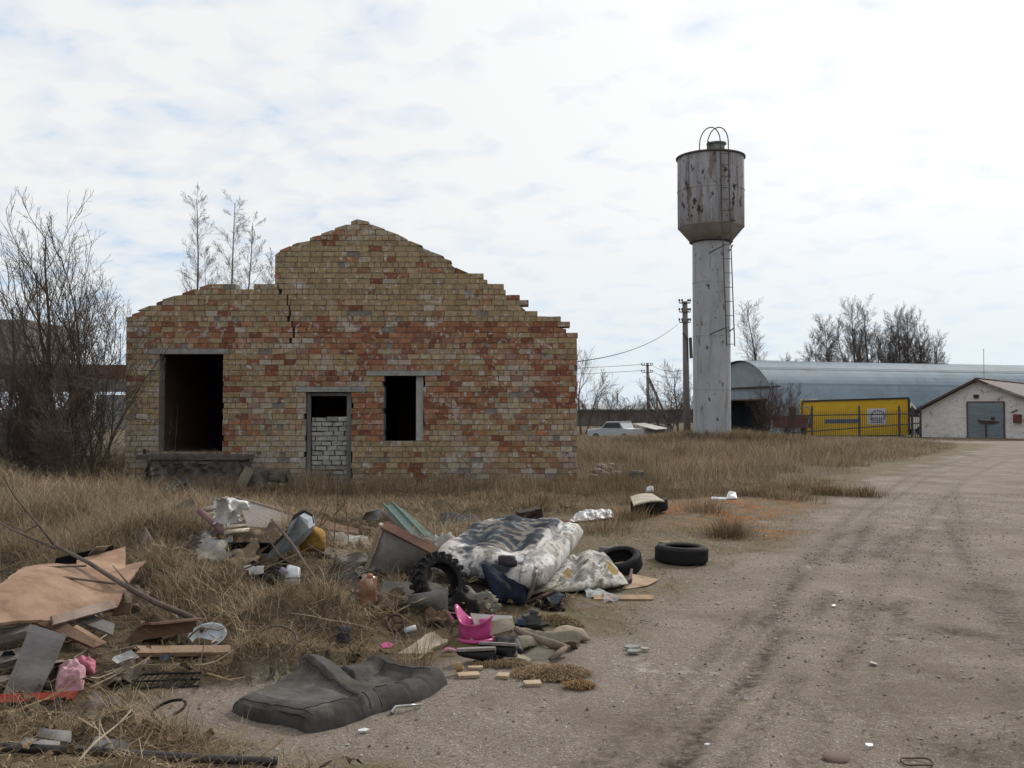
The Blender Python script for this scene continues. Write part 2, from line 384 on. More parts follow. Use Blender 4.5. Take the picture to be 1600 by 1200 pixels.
def hummock(x, y, grass):
    i = np.clip(((x + 12) / .05).astype(int), 0, 419); j = np.clip(((y - 4) / .05).astype(int), 0, 359)
    o = np.where((x > -12) & (x < 9) & (y > 4) & (y < 22), OCC_SOFT[i, j], 0)
    b = np.clip(fbm(x * 2.0, y * 2.0, 131, 3) - .42, 0, 1) * 2.2 + 2.0 * np.clip(fbm(x * .95 + 3, y * .95, 231, 2) - .45, 0, 1)
    return grass * (1 - o) * .17 * b * (1 - ss(14, 17, y))
def make_ground():
    rr = [2.2]
    while rr[-1] < 70: rr.append(rr[-1] * 1.0075)
    while rr[-1] < 6000: rr.append(rr[-1] * 1.06)
    rr = np.array(rr)
    an = np.concatenate([np.linspace(-180, -40, 36)[:-1], np.linspace(-40, 40, 560), np.linspace(40, 180, 36)[1:-1]])
    A, RR = np.meshgrid(np.radians(an), rr); x = (RR * np.sin(A)).ravel(); y = (RR * np.cos(A)).ravel()
    grass, moss, rust = masks(x, y)
    z = H(x, y); fade = np.exp(-RR.ravel() / 12)
    z += hummock(x, y, grass); z += fade * ((fbm(x * 4, y * 4, 31, 4) - .5) * (.022 + .07 * grass) + (fbm(x * 22, y * 22, 41, 2) - .5) * .012)
    track = np.zeros_like(x)
    for pl, w, s in TRACKS:
        q = [P(*p) for p in pl]
        for a, b in zip(q, q[1:]):
            dd = segd(x, y, a, b) / w; track = np.maximum(track, s * np.exp(-dd ** 2 * 1.6))
    # broad worn ruts along the road
    ph = (x - edge(np.clip(y, 0, 50)))
    track = np.clip(track * (.35 + 1.0 * fbm(x * 3, y * 3, 51, 3)), 0, 1)
    z -= track * .034 * fade
    nr, na = len(rr), len(an)
    V = np.stack([x, y, z], 1)
    i = np.arange(nr - 1)[:, None] * na; j = np.arange(na)[None, :]; j2 = (j + 1) % na
    F = np.stack([i + j, i + j2, i + na + j2, i + na + j], -1).reshape(-1, 4)[:, ::-1]
    fc = F; cx = x[fc].mean(1); cy = y[fc].mean(1)
    isroad = (grass[fc].mean(1) < .5) & (cy > 0) & (cy < 58)
    c0 = len(V); V = np.vstack([V, [[0, 0, Hs(0, 0)]]])
    gm = ground_material(); attrs = np.stack([grass, moss, rust, np.ones_like(x)], 1); attrs = np.vstack([attrs, [[0, 0, 0, 1]]]); track = np.append(track, 0)
    fan = np.array([[k, (k + 1) % na, c0] for k in range(na)])[:, ::-1]
    for name, sel, extra in (('ground', ~isroad, None), ('dirt_road', isroad, fan)):
        q = F[sel]; used = np.unique(q if extra is None else np.append(q.ravel(), extra.ravel())); mp = -np.ones(len(V), int); mp[used] = np.arange(len(used))
        me = bpy.data.meshes.new(name)
        faces = [tuple(f) for f in mp[q].tolist()] + ([tuple(f) for f in mp[extra].tolist()] if extra is not None else [])
        me.from_pydata(V[used].tolist(), [], faces)
        me.color_attributes.new('Col', 'FLOAT_COLOR', 'POINT').data.foreach_set('color', attrs[used].astype(np.float32).ravel())
        me.attributes.new('Track', 'FLOAT', 'POINT').data.foreach_set('value', track[used].astype(np.float32))
        me.shade_smooth(); me.materials.append(gm); me.update()
        ob = bpy.data.objects.new(name, me); COL.objects.link(ob)
        tag(ob, 'rough open ground under dead grass around the ruin' if name == 'ground' else 'bare grey-brown gravel track with tyre marks curving away to the right', None, None, 'structure')

# ------------------------------------------------------------------ brick ruin
YB = 22.0
PROF = [(196, 560), (196, 497), (209, 489), (240, 475), (262, 466), (310, 449), (330, 440), (369, 440), (369.5, 449), (396, 449), (396.5, 443), (429, 443), (429.5, 398), (436, 397), (436.5, 391),
        (445, 387), (500, 366), (540, 350), (558, 342), (566, 343), (590, 351), (605, 360), (620, 365), (650, 381), (672, 392), (695, 402), (707, 408), (707.5, 418), (724, 418), (724.5, 427),
        (745, 429), (757, 435), (770, 443), (790, 453), (790.5, 461), (806, 462), (806.5, 470), (820, 471), (820.5, 486), (836, 487), (836.5, 495), (873, 496), (873.5, 505), (881, 506), (881.5, 514), (893, 515), (893.5, 522), (903, 522), (903, 560)]
PX = [W(a, b, YB) for a, b in PROF]; PXX = np.array([p.x for p in PX]); PZZ = np.array([p.z for p in PX])
JUMPS = [W(p_ + .25, 450, YB).x for p_ in (369, 396, 429, 436)]
def topz(x): return float(np.interp(x, PXX, PZZ))
XL, XR = PXX[0], PXX[-1]
def rect(a, b, c, d): p, q = W(a, b, YB), W(c, d, YB); return (p.x, q.x, q.z, p.z)       # x0,x1,z0,z1
BIGW, DOOR, SMW = rect(249, 553, 347, 707), rect(478, 613, 548, 764), rect(600, 590, 661, 685)
LINT = [rect(232, 545, 358, 553), rect(462, 603.5, 572, 613), rect(572, 582, 690, 590)]
C0, CH = -.35, .1205
def snap(r, lint=False):
    k0, k1 = round((r[2] - C0) / CH), round((r[3] - C0) / CH)
    return (r[0], r[1], C0 + k0 * CH, C0 + max(k1, k0 + 1) * CH)
BIGW, DOOR, SMW = snap(BIGW), snap(DOOR), snap(SMW)
LINT = [(l[0], l[1], o[3], o[3] + CH) for l, o in zip(LINT, (BIGW, DOOR, SMW))]
HOLES = [BIGW, DOOR, SMW] + LINT
def brick_mat():
    m = M('brick', (1, 1, 1), (.66, .63, .60), sc_=9, rough=.9, bump=.5, bs=55, attr=True,
          spots=[((.46, .42, .385), 1.6, .60, .74, (1, 1, 1.5)), ((.46, .43, .40), 9, .57, .68), ((.16, .12, .085), 1.3, .58, .78), ((.05, .045, .04), 3.0, .62, .75)])
    return m
def mortar_mat(): return M('mortar', (.24, .21, .18), (.13, .115, .10), sc_=18, bump=.6, bs=50, spots=[((.34, .32, .30), 2.0, .55, .68)])
def brick_wall():
    rng = random.Random(4); mb = MB(); mo = MB(); C = .1205; LB = .272; th = .38
    yel = [(.40, .30, .168), (.37, .275, .16), (.43, .32, .19), (.35, .26, .155), (.40, .295, .18), (.39, .27, .145)]
    red = [(.37, .165, .088), (.33, .135, .07), (.27, .105, .058), (.39, .20, .11), (.23, .09, .055), (.35, .19, .105)]
    pal = [(.46, .39, .31), (.42, .35, .275), (.49, .43, .35)]
    z = -.35; k = 0
    crack = {}                                                   # course -> x of the stepped crack
    for kk, (px) in enumerate([434, 439, 449, 449, 452, 452, 452, 456, 458, 460, 455]):
        crack[kk] = px
    zc0 = W(434, 447, YB).z
    while z < 6.2:
        zm = z + C / 2; hol = [h for h in HOLES if h[2] < zm < h[3]]
        header = (k % 5 == 3)
        x = XL - (0 if k % 2 else LB / 2) - rng.uniform(0, .03)
        zpy = None
        while x < XR:
            l = (LB / 2 if header or rng.random() < .07 else LB) + rng.uniform(-.012, .012)
            x0, x1 = max(x, XL + rng.uniform(0, .012)), min(x + l, XR - rng.uniform(0, .025)); x += l
            segs = [(x0, x1)]
            for h in hol:
                ns = []
                for a, b in segs:
                    if b <= h[0] or a >= h[1]: ns.append((a, b))
                    else:
                        if a < h[0]: ns.append((a, h[0]))
                        if b > h[1]: ns.append((h[1], b))
                segs = ns
            ci = int(round((zc0 - zm) / C))
            cx = W(crack[ci], 500, YB).x if ci in crack else None
            ns = []
            for a, b in segs:
                cut = sorted(j_ for j_ in JUMPS if a + .004 < j_ < b - .004 and min(topz(j_ - .03), topz(j_ + .03)) < z + C); e_ = [a] + cut + [b]; ns += list(zip(e_, e_[1:]))
            segs = ns
            for a, b in segs:
                if b - a < .05: continue
                if cx is not None:                                # bricks on either side of the crack stand apart
                    if a < cx < b:
                        segs.append((cx + .011, b)) if b - cx > .06 else None
                        b = cx - .011
                        if b - a < .05: continue
                    elif b <= cx and cx - b < .012: b -= .008
                xm = (a + b) / 2; t0, t1, tm = topz(a + .005), topz(b - .005), topz(xm)
                if max(t0, t1) < z + .05 or tm < z + .03: continue
                left_slope = xm < W(706, 400, YB).x
                if left_slope or tm > z + C: za, zb = min(z + C, t0), min(z + C, t1)
                else:
                    if tm < z + C * .5: continue
                    za = zb = z + C - rng.uniform(0, .01)
                if min(za, zb) < z + .005: za = max(za, z + .006); zb = max(zb, z + .006)
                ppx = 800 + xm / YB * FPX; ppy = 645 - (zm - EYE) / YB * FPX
                pr = .14 if ppy < 505 else (.66 if ppy < 690 else .36)
                if ppx < 470: pr *= .62
                if 505 < ppy < 690 and ppx > 760: pr *= .75
                if ppx < 250 and ppy > 560: pr = .16
                pr *= .35 + 1.35 * float(ss(.34, .64, fbm(xm * .75, zm * 2.6, 77, 3)))
                u = rng.random()
                col = rng.choice(red) if u < pr else (rng.choice(pal) if u > .965 else rng.choice(yel))
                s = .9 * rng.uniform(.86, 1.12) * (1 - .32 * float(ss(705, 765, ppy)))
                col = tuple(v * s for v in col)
                eff = float(ss(.50, .66, fbm(xm * 1.6, zm * 1.9, 201, 3))) * float(ss(3.6, 2.6, zm)) * rng.uniform(.3, 1) * .8
                col = tuple(v * (1 - eff) + e * eff for v, e in zip(col, (.47, .42, .36)))
                jx, jz = .005 + rng.uniform(0, .003), .0045 + rng.uniform(0, .003); fr = rng.uniform(-.007, .007)
                if rng.random() < .03: fr += rng.uniform(.01, .04)
                cap = min(za, zb) < z + C - .002
                y0, y1 = YB + fr, YB + th + rng.uniform(-.01, .01)
                tl, tr = za - (0 if cap else jz), zb - (0 if cap else jz)
                zl = z + jz
                if tl > zl + .004 or tr > zl + .004:
                    tl = max(tl, zl + .002); tr = max(tr, zl + .002)
                    A, B2 = a + jx, b - jx
                    w = lambda: rng.uniform(-.004, .004)
                    vs = [(A + w(), y0, zl + w()), (B2 + w(), y0, zl + w()), (B2 + w(), y0, tr + w()), (A + w(), y0, tl + w()), (A, y1, zl), (B2, y1, zl), (B2, y1, tr), (A, y1, tl)]
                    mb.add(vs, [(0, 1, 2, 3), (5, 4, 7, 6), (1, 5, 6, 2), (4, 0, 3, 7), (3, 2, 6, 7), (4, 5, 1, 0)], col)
                mf = YB + (.016 if cx is None or min(abs(a - cx), abs(b - cx)) > .04 else .09) + rng.uniform(-.003, .003)
                mz = min(za, zb) - .004; e0 = a - (.012 if cx is not None and abs(a - cx) < .05 else 0)
                mo.box(((e0 + b) / 2, (mf + YB + th - .015) / 2, (z - .001 + mz) / 2), (b - e0, YB + th - .015 - mf, mz - z + .001))
        z += C; k += 1
    return mb, mo
ruin = thing('brick_ruin', 'roofless ruin of patchy yellow and red brick with a cracked stepped gable', 'ruin', (W(550, 700, YB).x, YB + 4, 0))
_b, _m = brick_wall()
_b.build('front_wall', brick_mat(), ruin, off=False); _m.build('mortar', mortar_mat(), ruin, off=False)
concrete = M('concrete', (.30, .29, .27), (.19, .18, .17), sc_=6, bump=.5, bs=45, spots=[((.09, .085, .08), 4, .6, .75)])
for r_ in LINT:
    mb = MB(); mb.box(((r_[0] + r_[1]) / 2, YB + .165, (r_[2] + r_[3]) / 2), (r_[1] - r_[0] - .01, .36, r_[3] - r_[2] - .006)); mb.build('lintel', concrete, ruin, off=False)
dark_in = M('old_plaster', (.10, .09, .08), (.06, .055, .05), sc_=3)  # dark base colour deepens the shade inside the rooms
# side and rear walls, deck over the rooms
wt = 3.35; mb = MB(); YE = YB + 8.5
mb.box((XL + .2, (YB + .39 + YE) / 2, wt / 2 - .1), (.38, YE - YB - .39, wt + .2)); mb.box((XR - .22, (YB + .39 + YE) / 2, wt / 2 - .1), (.38, YE - YB - .39, wt + .2))
mb.box(((XL + XR) / 2, YE + .19, wt / 2 - .1), (XR - XL, .38, wt + .2))
mb.build('side_wall', M('far_brick', (.27, .13, .08), (.22, .17, .11), sc_=12, bump=.6, bs=60), ruin, off=False)
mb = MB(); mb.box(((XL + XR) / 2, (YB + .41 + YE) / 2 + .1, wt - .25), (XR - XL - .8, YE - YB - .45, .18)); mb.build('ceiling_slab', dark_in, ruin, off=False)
mb = MB()
for pxx in (420, 575): mb.box((W(pxx, 600, YB).x, YB + 2.6, 1.4), (.2, 4.2, 3.2))
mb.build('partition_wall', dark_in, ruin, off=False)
# timber frame, pale block infill of the doorway
wood_gr = M('grey_wood', (.20, .19, .18), (.12, .115, .11), sc_=4, st=(1, 1, .15), bump=.4, bs=40)
mb = MB()
for x_, w_ in ((DOOR[0] + .045, .07), (DOOR[1] - .06, .10)): mb.box((x_, YB + .16, (DOOR[2] + DOOR[3]) / 2), (w_, .12, DOOR[3] - DOOR[2] - .01))
mb.box(((DOOR[0] + DOOR[1]) / 2, YB + .16, DOOR[3] - .05), (DOOR[1] - DOOR[0] - .2, .10, .07)); mb.build('door_frame', wood_gr, ruin, off=False)
mb = MB(); rng = random.Random(8); z = -.1; ztop = W(500, 653, YB).z; k = 0
while z < ztop:
    x = DOOR[0] + .085 - (0 if k % 2 else .13)
    while x < DOOR[1] - .12:
        l = rng.uniform(.21, .27); a, b = max(x, DOOR[0] + .085), min(x + l, DOOR[1] - .115)
        if b - a > .04:
            c = rng.uniform(.75, 1.15) * (1 - .25 * max(0, 1 - z / .5)); hh = .097 + rng.uniform(-.02, .003)
            mb.box(((a + b) / 2, YB + .27 + rng.uniform(-.022, .022), z + hh / 2), (b - a - rng.uniform(.008, .03), .12, hh), Matrix.Rotation(rng.uniform(-.07, .07), 3, 'Y') @ Matrix.Rotation(rng.uniform(-.06, .06), 3, 'Z'), (.40 * c, .385 * c, .345 * c))
        x += l
    z += .108; k += 1
mb.build('block_infill', M('lime_block', (1, 1, 1), (.7, .7, .7), sc_=9, bump=.6, bs=60, attr=True, spots=[((.10, .095, .09), 5, .6, .72)]), ruin, off=False)
mb = MB(); mb.box(((DOOR[0] + DOOR[1]) / 2 - .01, YB + .29, ztop / 2 - .1), (DOOR[1] - DOOR[0] - .19, .07, ztop + .1)); mb.build('infill_mortar', M('dark_mortar', (.10, .095, .09), bump=.5), ruin, off=False)
mb = MB(); mb.box((SMW[1] - .085, YB + .17, (SMW[2] + SMW[3]) / 2), (.16, .14, SMW[3] - SMW[2] - .01)); mb.build('window_jamb', M('lime_plaster', (.42, .41, .38), (.30, .29, .27), sc_=8, bump=.5, spots=[((.15, .14, .13), 7, .6, .72)]), ruin, off=False)
mb = MB(); mb.box((W(227, 710, YB).x, YB - .05, W(227, 709, YB).z), (.05, .05, .2)); mb.build('iron_stub', M('rust_iron', (.09, .045, .03), (.05, .03, .025), sc_=20), ruin, off=False)
# crumbling loading platform under the big opening
rubble = M('rubble_stone', (.145, .12, .10), (.065, .055, .048), sc_=5, bump=.8, bs=22, spots=[((.24, .20, .165), 9, .60, .72), ((.035, .03, .025), 4, .60, .72)])
plat = thing('loading_platform', 'low crumbling dark masonry platform under the big opening of the brick ruin', 'platform', (W(310, 740, YB).x, YB - .4, 0))
x0, x1 = W(218, 740, YB - .7).x, W(392, 740, YB - .7).x
def lump(x0, x1, y0, y1, z0, z1, am, sd, nx=60, nz_=24):
    mb = MB(); pts = []
    prof = [(y0, z0), (y0, z1)]; nv = nz_
    for j in range(nv):
        t = j / (nv - 1)
        for i in range(nx):
            s = i / (nx - 1); x = x0 + (x1 - x0) * s
            if t < .6: y, z = y0, z0 + (z1 - z0) * t / .6
            else: y, z = y0 + (y1 - y0) * (t - .6) / .4, z1
            ed = min(1, min(s, 1 - s) * 9)
            z = z0 + (z - z0) * (.25 + .75 * ed ** .6); q = am * (nz3((x, y, z), 3.2, sd) + .6 * nz3((x, y, z), 9, sd + 1))
            pts.append(Vector((x, y + q + (1 - ed) * .3 * (t < .6), z + q * .6)))
    mb.grid(pts, nx, nv); return mb
ztp = W(300, 716, YB - .6).z
lump(x0, x1, YB - .75, YB + .05, -.3, ztp - .02, .09, 3).build('body', rubble, plat, off=False)
lump(W(395, 740, YB - .5).x - .45, W(462, 740, YB).x, YB - .55, YB + .02, -.3, W(400, 735, YB).z, .12, 7, 40, 20).build('heap', rubble, plat, off=False)
mb = MB(); pl = []
for i in range(22):
    s = i / 21; pl.append((x0 - .03 + (x1 - x0 - .1) * s, YB - .80 - .06 * nz3((s * 9, 1, 2), 1, 5)))
for i, (a, b) in enumerate(zip(pl, pl[1:])):
    h_ = .09 + .03 * nz3((i, 0, 0), .7, 9)
    mb.box(((a[0] + b[0]) / 2, (a[1] + YB) / 2, ztp + .02 + .012 * nz3((i, 3, 0), .8, 2)), (b[0] - a[0] + .004 * (i % 2), YB - a[1] - .01, h_))
mb.build('slab', M('stained_slab', (.15, .125, .105), (.08, .066, .056), sc_=6, bump=.7, bs=30, spots=[((.26, .22, .19), 10, .6, .7)]), plat, off=False)
pk = MB(); pk.bar(W(391, 731, YB - .72), W(366, 778, YB - 1.15), .22, .03, up=(0, -1, .3))
tag(pk.build('leaning_plank', M('old_wood', (.20, .16, .12), (.12, .095, .07), sc_=5, st=(1, 1, 1), bump=.4), off=False), 'short grey-brown plank leaning on the dark masonry platform', 'plank')
rng = random.Random(12)
for i, (a, b, s) in enumerate([(425, 752, .24), (446, 748, .2), (458, 758, .22), (470, 764, .18), (540, 762, .2), (552, 765, .16), (440, 765, .18), (520, 766, .16), (628, 763, .17)]):
    p = W(a, b, YB - .35 - rng.random() * .3); c = rng.choice([(.30, .22, .13), (.26, .15, .10), (.33, .28, .22), (.2, .16, .12)])
    mb = MB(); mb.rock((p.x, p.y, Hs(p.x, p.y) + s * .22), (s * 1.2, s * .8, s * .7), i, 1, .16, c)
    tag(mb.build('fallen_brick', M('brick_lump', (1, 1, 1), (.6, .6, .6), sc_=14, bump=.6, attr=True), off=False), 'broken brick lying in the grass at the foot of the ruin wall', 'brick', 'bricks fallen at the foot of the ruin')

# ------------------------------------------------------------------ other ruin behind the thicket on the left
oru = thing('ruined_outbuilding', 'low brick ruin with a long beam over open bays behind the bare thicket', 'ruin', (-16, 31, 0))
mb = MB(); YO = 30.0
def rbox(mb, a, b, c, d, y, dep):
    p, q = W(a, b, y), W(c, d, y); mb.box(((p.x + q.x) / 2, y + dep / 2, (p.z + q.z) / 2), (q.x - p.x, dep, p.z - q.z))
rbox(mb, -140, 499, 41, 570, YO, 3.0); mb.build('tower_block', M('grimy_brick', (.26, .225, .185), (.18, .15, .125), sc_=14, st=(1, 1, 2.5), bump=.7, bs=40), oru, off=False)
mb = MB(); rbox(mb, -200, 570, 260, 592, YO + .05, .5); mb.build('brick_course', M('red_course', (.16, .075, .05), (.10, .055, .04), sc_=14, st=(1, 1, 2.5), bump=.7), oru, off=False)
mb = MB(); rbox(mb, -200, 592.3, 260, 612, YO + .02, .4); mb.build('beam', M('old_beam', (.25, .23, .215), (.15, .14, .13), sc_=5, bump=.5), oru, off=False)
for a, b in ((-200, -60), (30, 62), (118, 136)):
    mb = MB(); rbox(mb, a, 612.3, b, 790, YO + .06, .4); mb.build('pillar', M('grimy_brick', (.2,) * 3), oru, off=False)
mb = MB(); rbox(mb, -58, 640, 117, 790, YO + .25, .3); mb.build('low_wall', M('grey_masonry', (.24, .23, .22), (.14, .13, .125), sc_=9, st=(1, 1, 2), bump=.6), oru, off=False)
mb = MB(); rbox(mb, 150, 617, 230, 672, 44, .3); 
tag(mb.build('concrete_wall', concrete, off=False), 'plain grey wall seen through the gap left of the brick ruin', 'wall')

# ------------------------------------------------------------------ water tower
YT = 44.6; tx = W(1112.5, 640, YT).x; TZ = Hs(tx, YT) - .1
def TWz(py): return W(1110, py, YT).z
k_ = YT / FPX
wt_mat = M('tower_paint', (.37, .375, .385), (.285, .29, .30), sc_=1.3, st=(1, 1, .5), rough=.6, bump=.12, bs=14,
           spots=[((.22, .20, .185), 1.6, .52, .70, (2.2, 2.2, .25)), ((.11, .075, .055), 1.5, .61, .68, (1.6, 1.6, .45)), ((.05, .033, .027), 3.6, .625, .66, (1, 1, .55)), ((.05, .035, .03), 8, .67, .70, (1, 1, .7))])
tw = thing('water_tower', 'tall white rust-spotted steel water tower with a wide tank and side ladder', 'water tower', (tx, YT, TZ))
def axis(): return Matrix.Translation((tx, YT, 0))
zr, zb, zn = TWz(247.5), TWz(357), TWz(378); rt, rc = 51.5 * k_, 29 * k_
mb = MB(); mb.lathe([(rt * .985, zb), (rt, zb + .02), (rt * 1.005, (zr + zb) / 2), (rt, zr - .03), (rt, zr)], axis(), 64); mb.lathe([(rt, zr), (rt * .5, zr + .10), (.001, zr + .12)], axis(), 64); mb.build('tank', M('tank_paint', (.34, .34, .355), (.265, .262, .27), sc_=1.3, st=(1, 1, .5), rough=.65, bump=.15, bs=12, spots=[((.15, .125, .11), 1.5, .50, .66, (2.4, 2.4, .22)), ((.12, .085, .065), 1.3, .59, .68, (1.7, 1.7, .7)), ((.04, .028, .024), 3.2, .58, .62, (1, 1, .6)), ((.04, .03, .026), 8, .62, .66, (1, 1, .7))]), tw, True, off=False)
mb = MB(); mb.lathe([(rt * .985, zb + .015), (rc * 1.12, zn), (rc * .9, zn - .02)], axis(), 64); mb.build('cone', M('cone_paint', (.30, .285, .265), (.21, .195, .18), sc_=2, rough=.7, bump=.15, spots=[((.12, .09, .07), 3, .6, .7)]), tw, True, off=False)
mb = MB(); mb.lathe([(rt + .01, zr - .05), (rt + .07, zr - .03), (rt + .07, zr + .03), (rt - .02, zr + .045)], axis(), 64); mb.build('rim', M('dark_iron', (.10, .085, .08), (.06, .05, .045), sc_=9), tw, False, off=False)
mb = MB(); mb.lathe([(rc * 1.13, zn - .05), (rc * 1.17, zn - .02), (rc * 1.15, zn + .03)], axis(), 48); mb.build('collar', M('dark_iron', (.1,) * 3), tw, False, off=False)
mb = MB(); mb.lathe([(rc * 1.0, TZ - .3), (rc * 1.0, TZ + 2.2), (rc * 1.0, zn - .06)], axis(), 56); mb.build('column', wt_mat, tw, True, off=False)
iron = M('dark_iron', (.1,) * 3)
mb = MB(); hx = tx - .35 * k_ * 10 + .3
mb.lathe([(.36, zr + .02), (.36, zr + .42), (.44, zr + .42), (.44, zr + .48), (.001, zr + .52)], Matrix.Translation((tx + 4 * k_, YT - .75, 0)), 28); mb.tube([(tx - 9 * k_, YT - .9, zr), (tx - 9 * k_, YT - .9, zr + .52)], .05, 6); mb.build('hatch', M('hatch_paint', (.22, .24, .22), (.12, .13, .12), sc_=6), tw, False, off=False)
for zz in (TZ + 2.1, TZ + 4.5, TZ + 6.9):
    mb = MB(); mb.lathe([(rc - .02, zz - .03), (rc + .012, zz - .02), (rc + .012, zz + .02), (rc - .02, zz + .03)], axis(), 48); mb.build('weld_seam', wt_mat, tw, False, off=False)
mb = MB(); zz = zb + (zr - zb) * .52; mb.lathe([(rt - .02, zz - .03), (rt + .022, zz - .02), (rt + .022, zz + .02), (rt - .02, zz + .03)], axis(), 64); mb.build('weld_seam', MATS['tank_paint'], tw, False, off=False)
for a_ in (-2.5, -1.75, -1.05):
    mb = MB(); x_, y_ = tx + (rt + .008) * math.cos(a_), YT + (rt + .008) * math.sin(a_); mb.box((x_, y_, (zz + zr) / 2 if a_ != -1.75 else (zz + zb) / 2), (.03, .05, (zr - zz) - .15), a_); mb.build('weld_seam', MATS['tank_paint'], tw, False, off=False)
# ladder: two stiles with hoops over the top, rungs
yl = YT - rt - .12; lx0, lx1 = W(1126, 300, yl).x, W(1138.5, 300, yl).x; lzb = TWz(545); off_b = .22
mb = MB()
for x_, xs in ((lx0, -1), (lx1, -1)):
    top = zr + .32; rr_ = .40
    pts = [(x_ + off_b, yl - .02, lzb), (x_ + off_b * .3, yl, zb - .3), (x_, yl, zr - .1), (x_, yl, top)]
    for i in range(1, 11):
        a = math.pi * i / 10; pts.append((x_ - rr_ * (1 - math.cos(a)), yl + .5 * (1 - math.cos(a)) * .6, top + .72 * math.sin(a)))
    pts.append((pts[-1][0], pts[-1][1], zr + .03)); mb.tube(pts, .026, 5)
z = lzb + .1
while z < zr + .1:
    o_ = off_b * max(0, min(1, (zr - .1 - z) / (zr - .1 - lzb))); mb.tube([(lx0 + o_, yl, z), (lx1 + o_, yl, z)], .015, 4); z += .62 if z < zn - .4 else .5
mb.build('ladder', iron, tw, False, off=False)
for py in (392, 517):
    z = TWz(py)
    for p_, q_ in (((tx - .25, YT - rc - .01, z - .22), (lx0 + off_b * .8, yl, z)), ((tx + rc * .98, YT - .05, z - .02), (lx1 + off_b * .8, yl, z))):
        mb = MB(); mb.tube([p_, q_], .025, 4); mb.build('ladder_bracket', iron, tw, False, off=False)
mb = MB(); mb.lathe([(rc + .02, TZ - .2), (rc + .1, TZ + .05), (rc + .02, TZ + .1)], axis(), 40); mb.build('footing', concrete, tw, False, off=False)

# ------------------------------------------------------------------ arched hangar
th_ = R(19); Rh, Lh = 5.75, 42.0; D0 = 73.0
foot = Vector(((1219 - 800) / FPX * D0, D0, 0)); ax_ = Vector((math.cos(th_), math.sin(th_), 0)); wd = Vector((-math.sin(th_), math.cos(th_), 0))
ztop_h = EYE + 83 * (D0 + 4) / FPX
hg = thing('arched_hangar', 'long arched hangar of ribbed pale grey metal behind the fence', 'hangar', foot + wd * Rh + ax_ * (Lh / 2))
def archpt(s, a, r=1.0): return foot + ax_ * s + wd * (Rh - Rh * r * math.cos(a)) + Vector((0, 0, 1.2 * 0 + (ztop_h) * r * math.sin(a)))
hm = M('galvanised', (.185, .24, .285), (.145, .19, .225), sc_=.5, st=(1, 1, 1), rough=.65, bump=.08, bs=8, metal=.0, spots=[((.12, .14, .155), .8, .56, .75), ((.16, .13, .11), 1.6, .66, .76)])
mb = MB(); nu = 521; nv = 40; pts = []
for j in range(nv):
    a = math.pi * j / (nv - 1)
    for i in range(nu): pts.append(archpt(Lh * i / (nu - 1), a, 1 + (.0035 if i % 2 else 0)))
mb.grid(pts, nu, nv); mb.build('shell', hm, hg, False, off=False)
mb = MB()
for j in range(1, 9):
    a = math.pi * j / 9.0 + .02
    p, q = archpt(.02, a, 1.013), archpt(Lh, a, 1.013); mb.bar(p, q, .05, .02)
mb.build('seam', M('seam_metal', (.20, .23, .25)), hg, False, off=False)
mb = MB(); poly = [archpt(.3, math.pi * i / 30, .985) for i in range(31)]
op = MB()
# end wall with a wide door opening
def EW(w, z): return foot + ax_ * .3 + wd * w + Vector((0, 0, z))
dw0, dw1, dz = 2.3, 8.6, 2.6
mb.prism([EW(.1, 0), EW(dw0, 0), EW(dw0, dz)] + [EW(Rh - Rh * .985 * math.cos(a), ztop_h * .985 * math.sin(a)) for a in [math.pi * i / 30 for i in range(13, 0, -1)]], ax_ * .08)
mb.prism([EW(dw0, dz)] + [EW(Rh - Rh * .985 * math.cos(a), ztop_h * .985 * math.sin(a)) for a in [math.pi * i / 30 for i in range(13, 31)]] + [EW(dw1, 0), EW(dw1, dz)], ax_ * .08)
mb.build('end_wall', M('end_metal', (.24, .28, .31), (.18, .21, .235), sc_=1, rough=.6, bump=.1), hg, False, off=False)
mb = MB(); mb.bar(EW(.3, dz + .95) - ax_ * .1, EW(9.5, dz + .95) - ax_ * .1, .12, .12); mb.bar(EW(dw0 - .2, dz) - ax_ * .06, EW(dw1, dz) - ax_ * .06, .1, .1); mb.build('door_rail', M('rust_iron', (.1,) * 3), hg, False, off=False)
mb = MB(); a_, b_ = EW(-.4, 0), EW(-.4, 0); mb.box(foot + ax_ * .35 - wd * .55 + Vector((0, 0, 1.15)), (.9, .9, 2.3), th_); mb.build('lean_to', M('end_metal', (.2,) * 3), hg, False, off=False)
mb = MB(); mb.box(foot + ax_ * .35 - wd * 1.02 + Vector((0, 0, 1.6)), (.55, .06, .8), th_); mb.build('window', M('dark_glass', (.05, .055, .06), rough=.15, bump=0), hg, False, off=False)
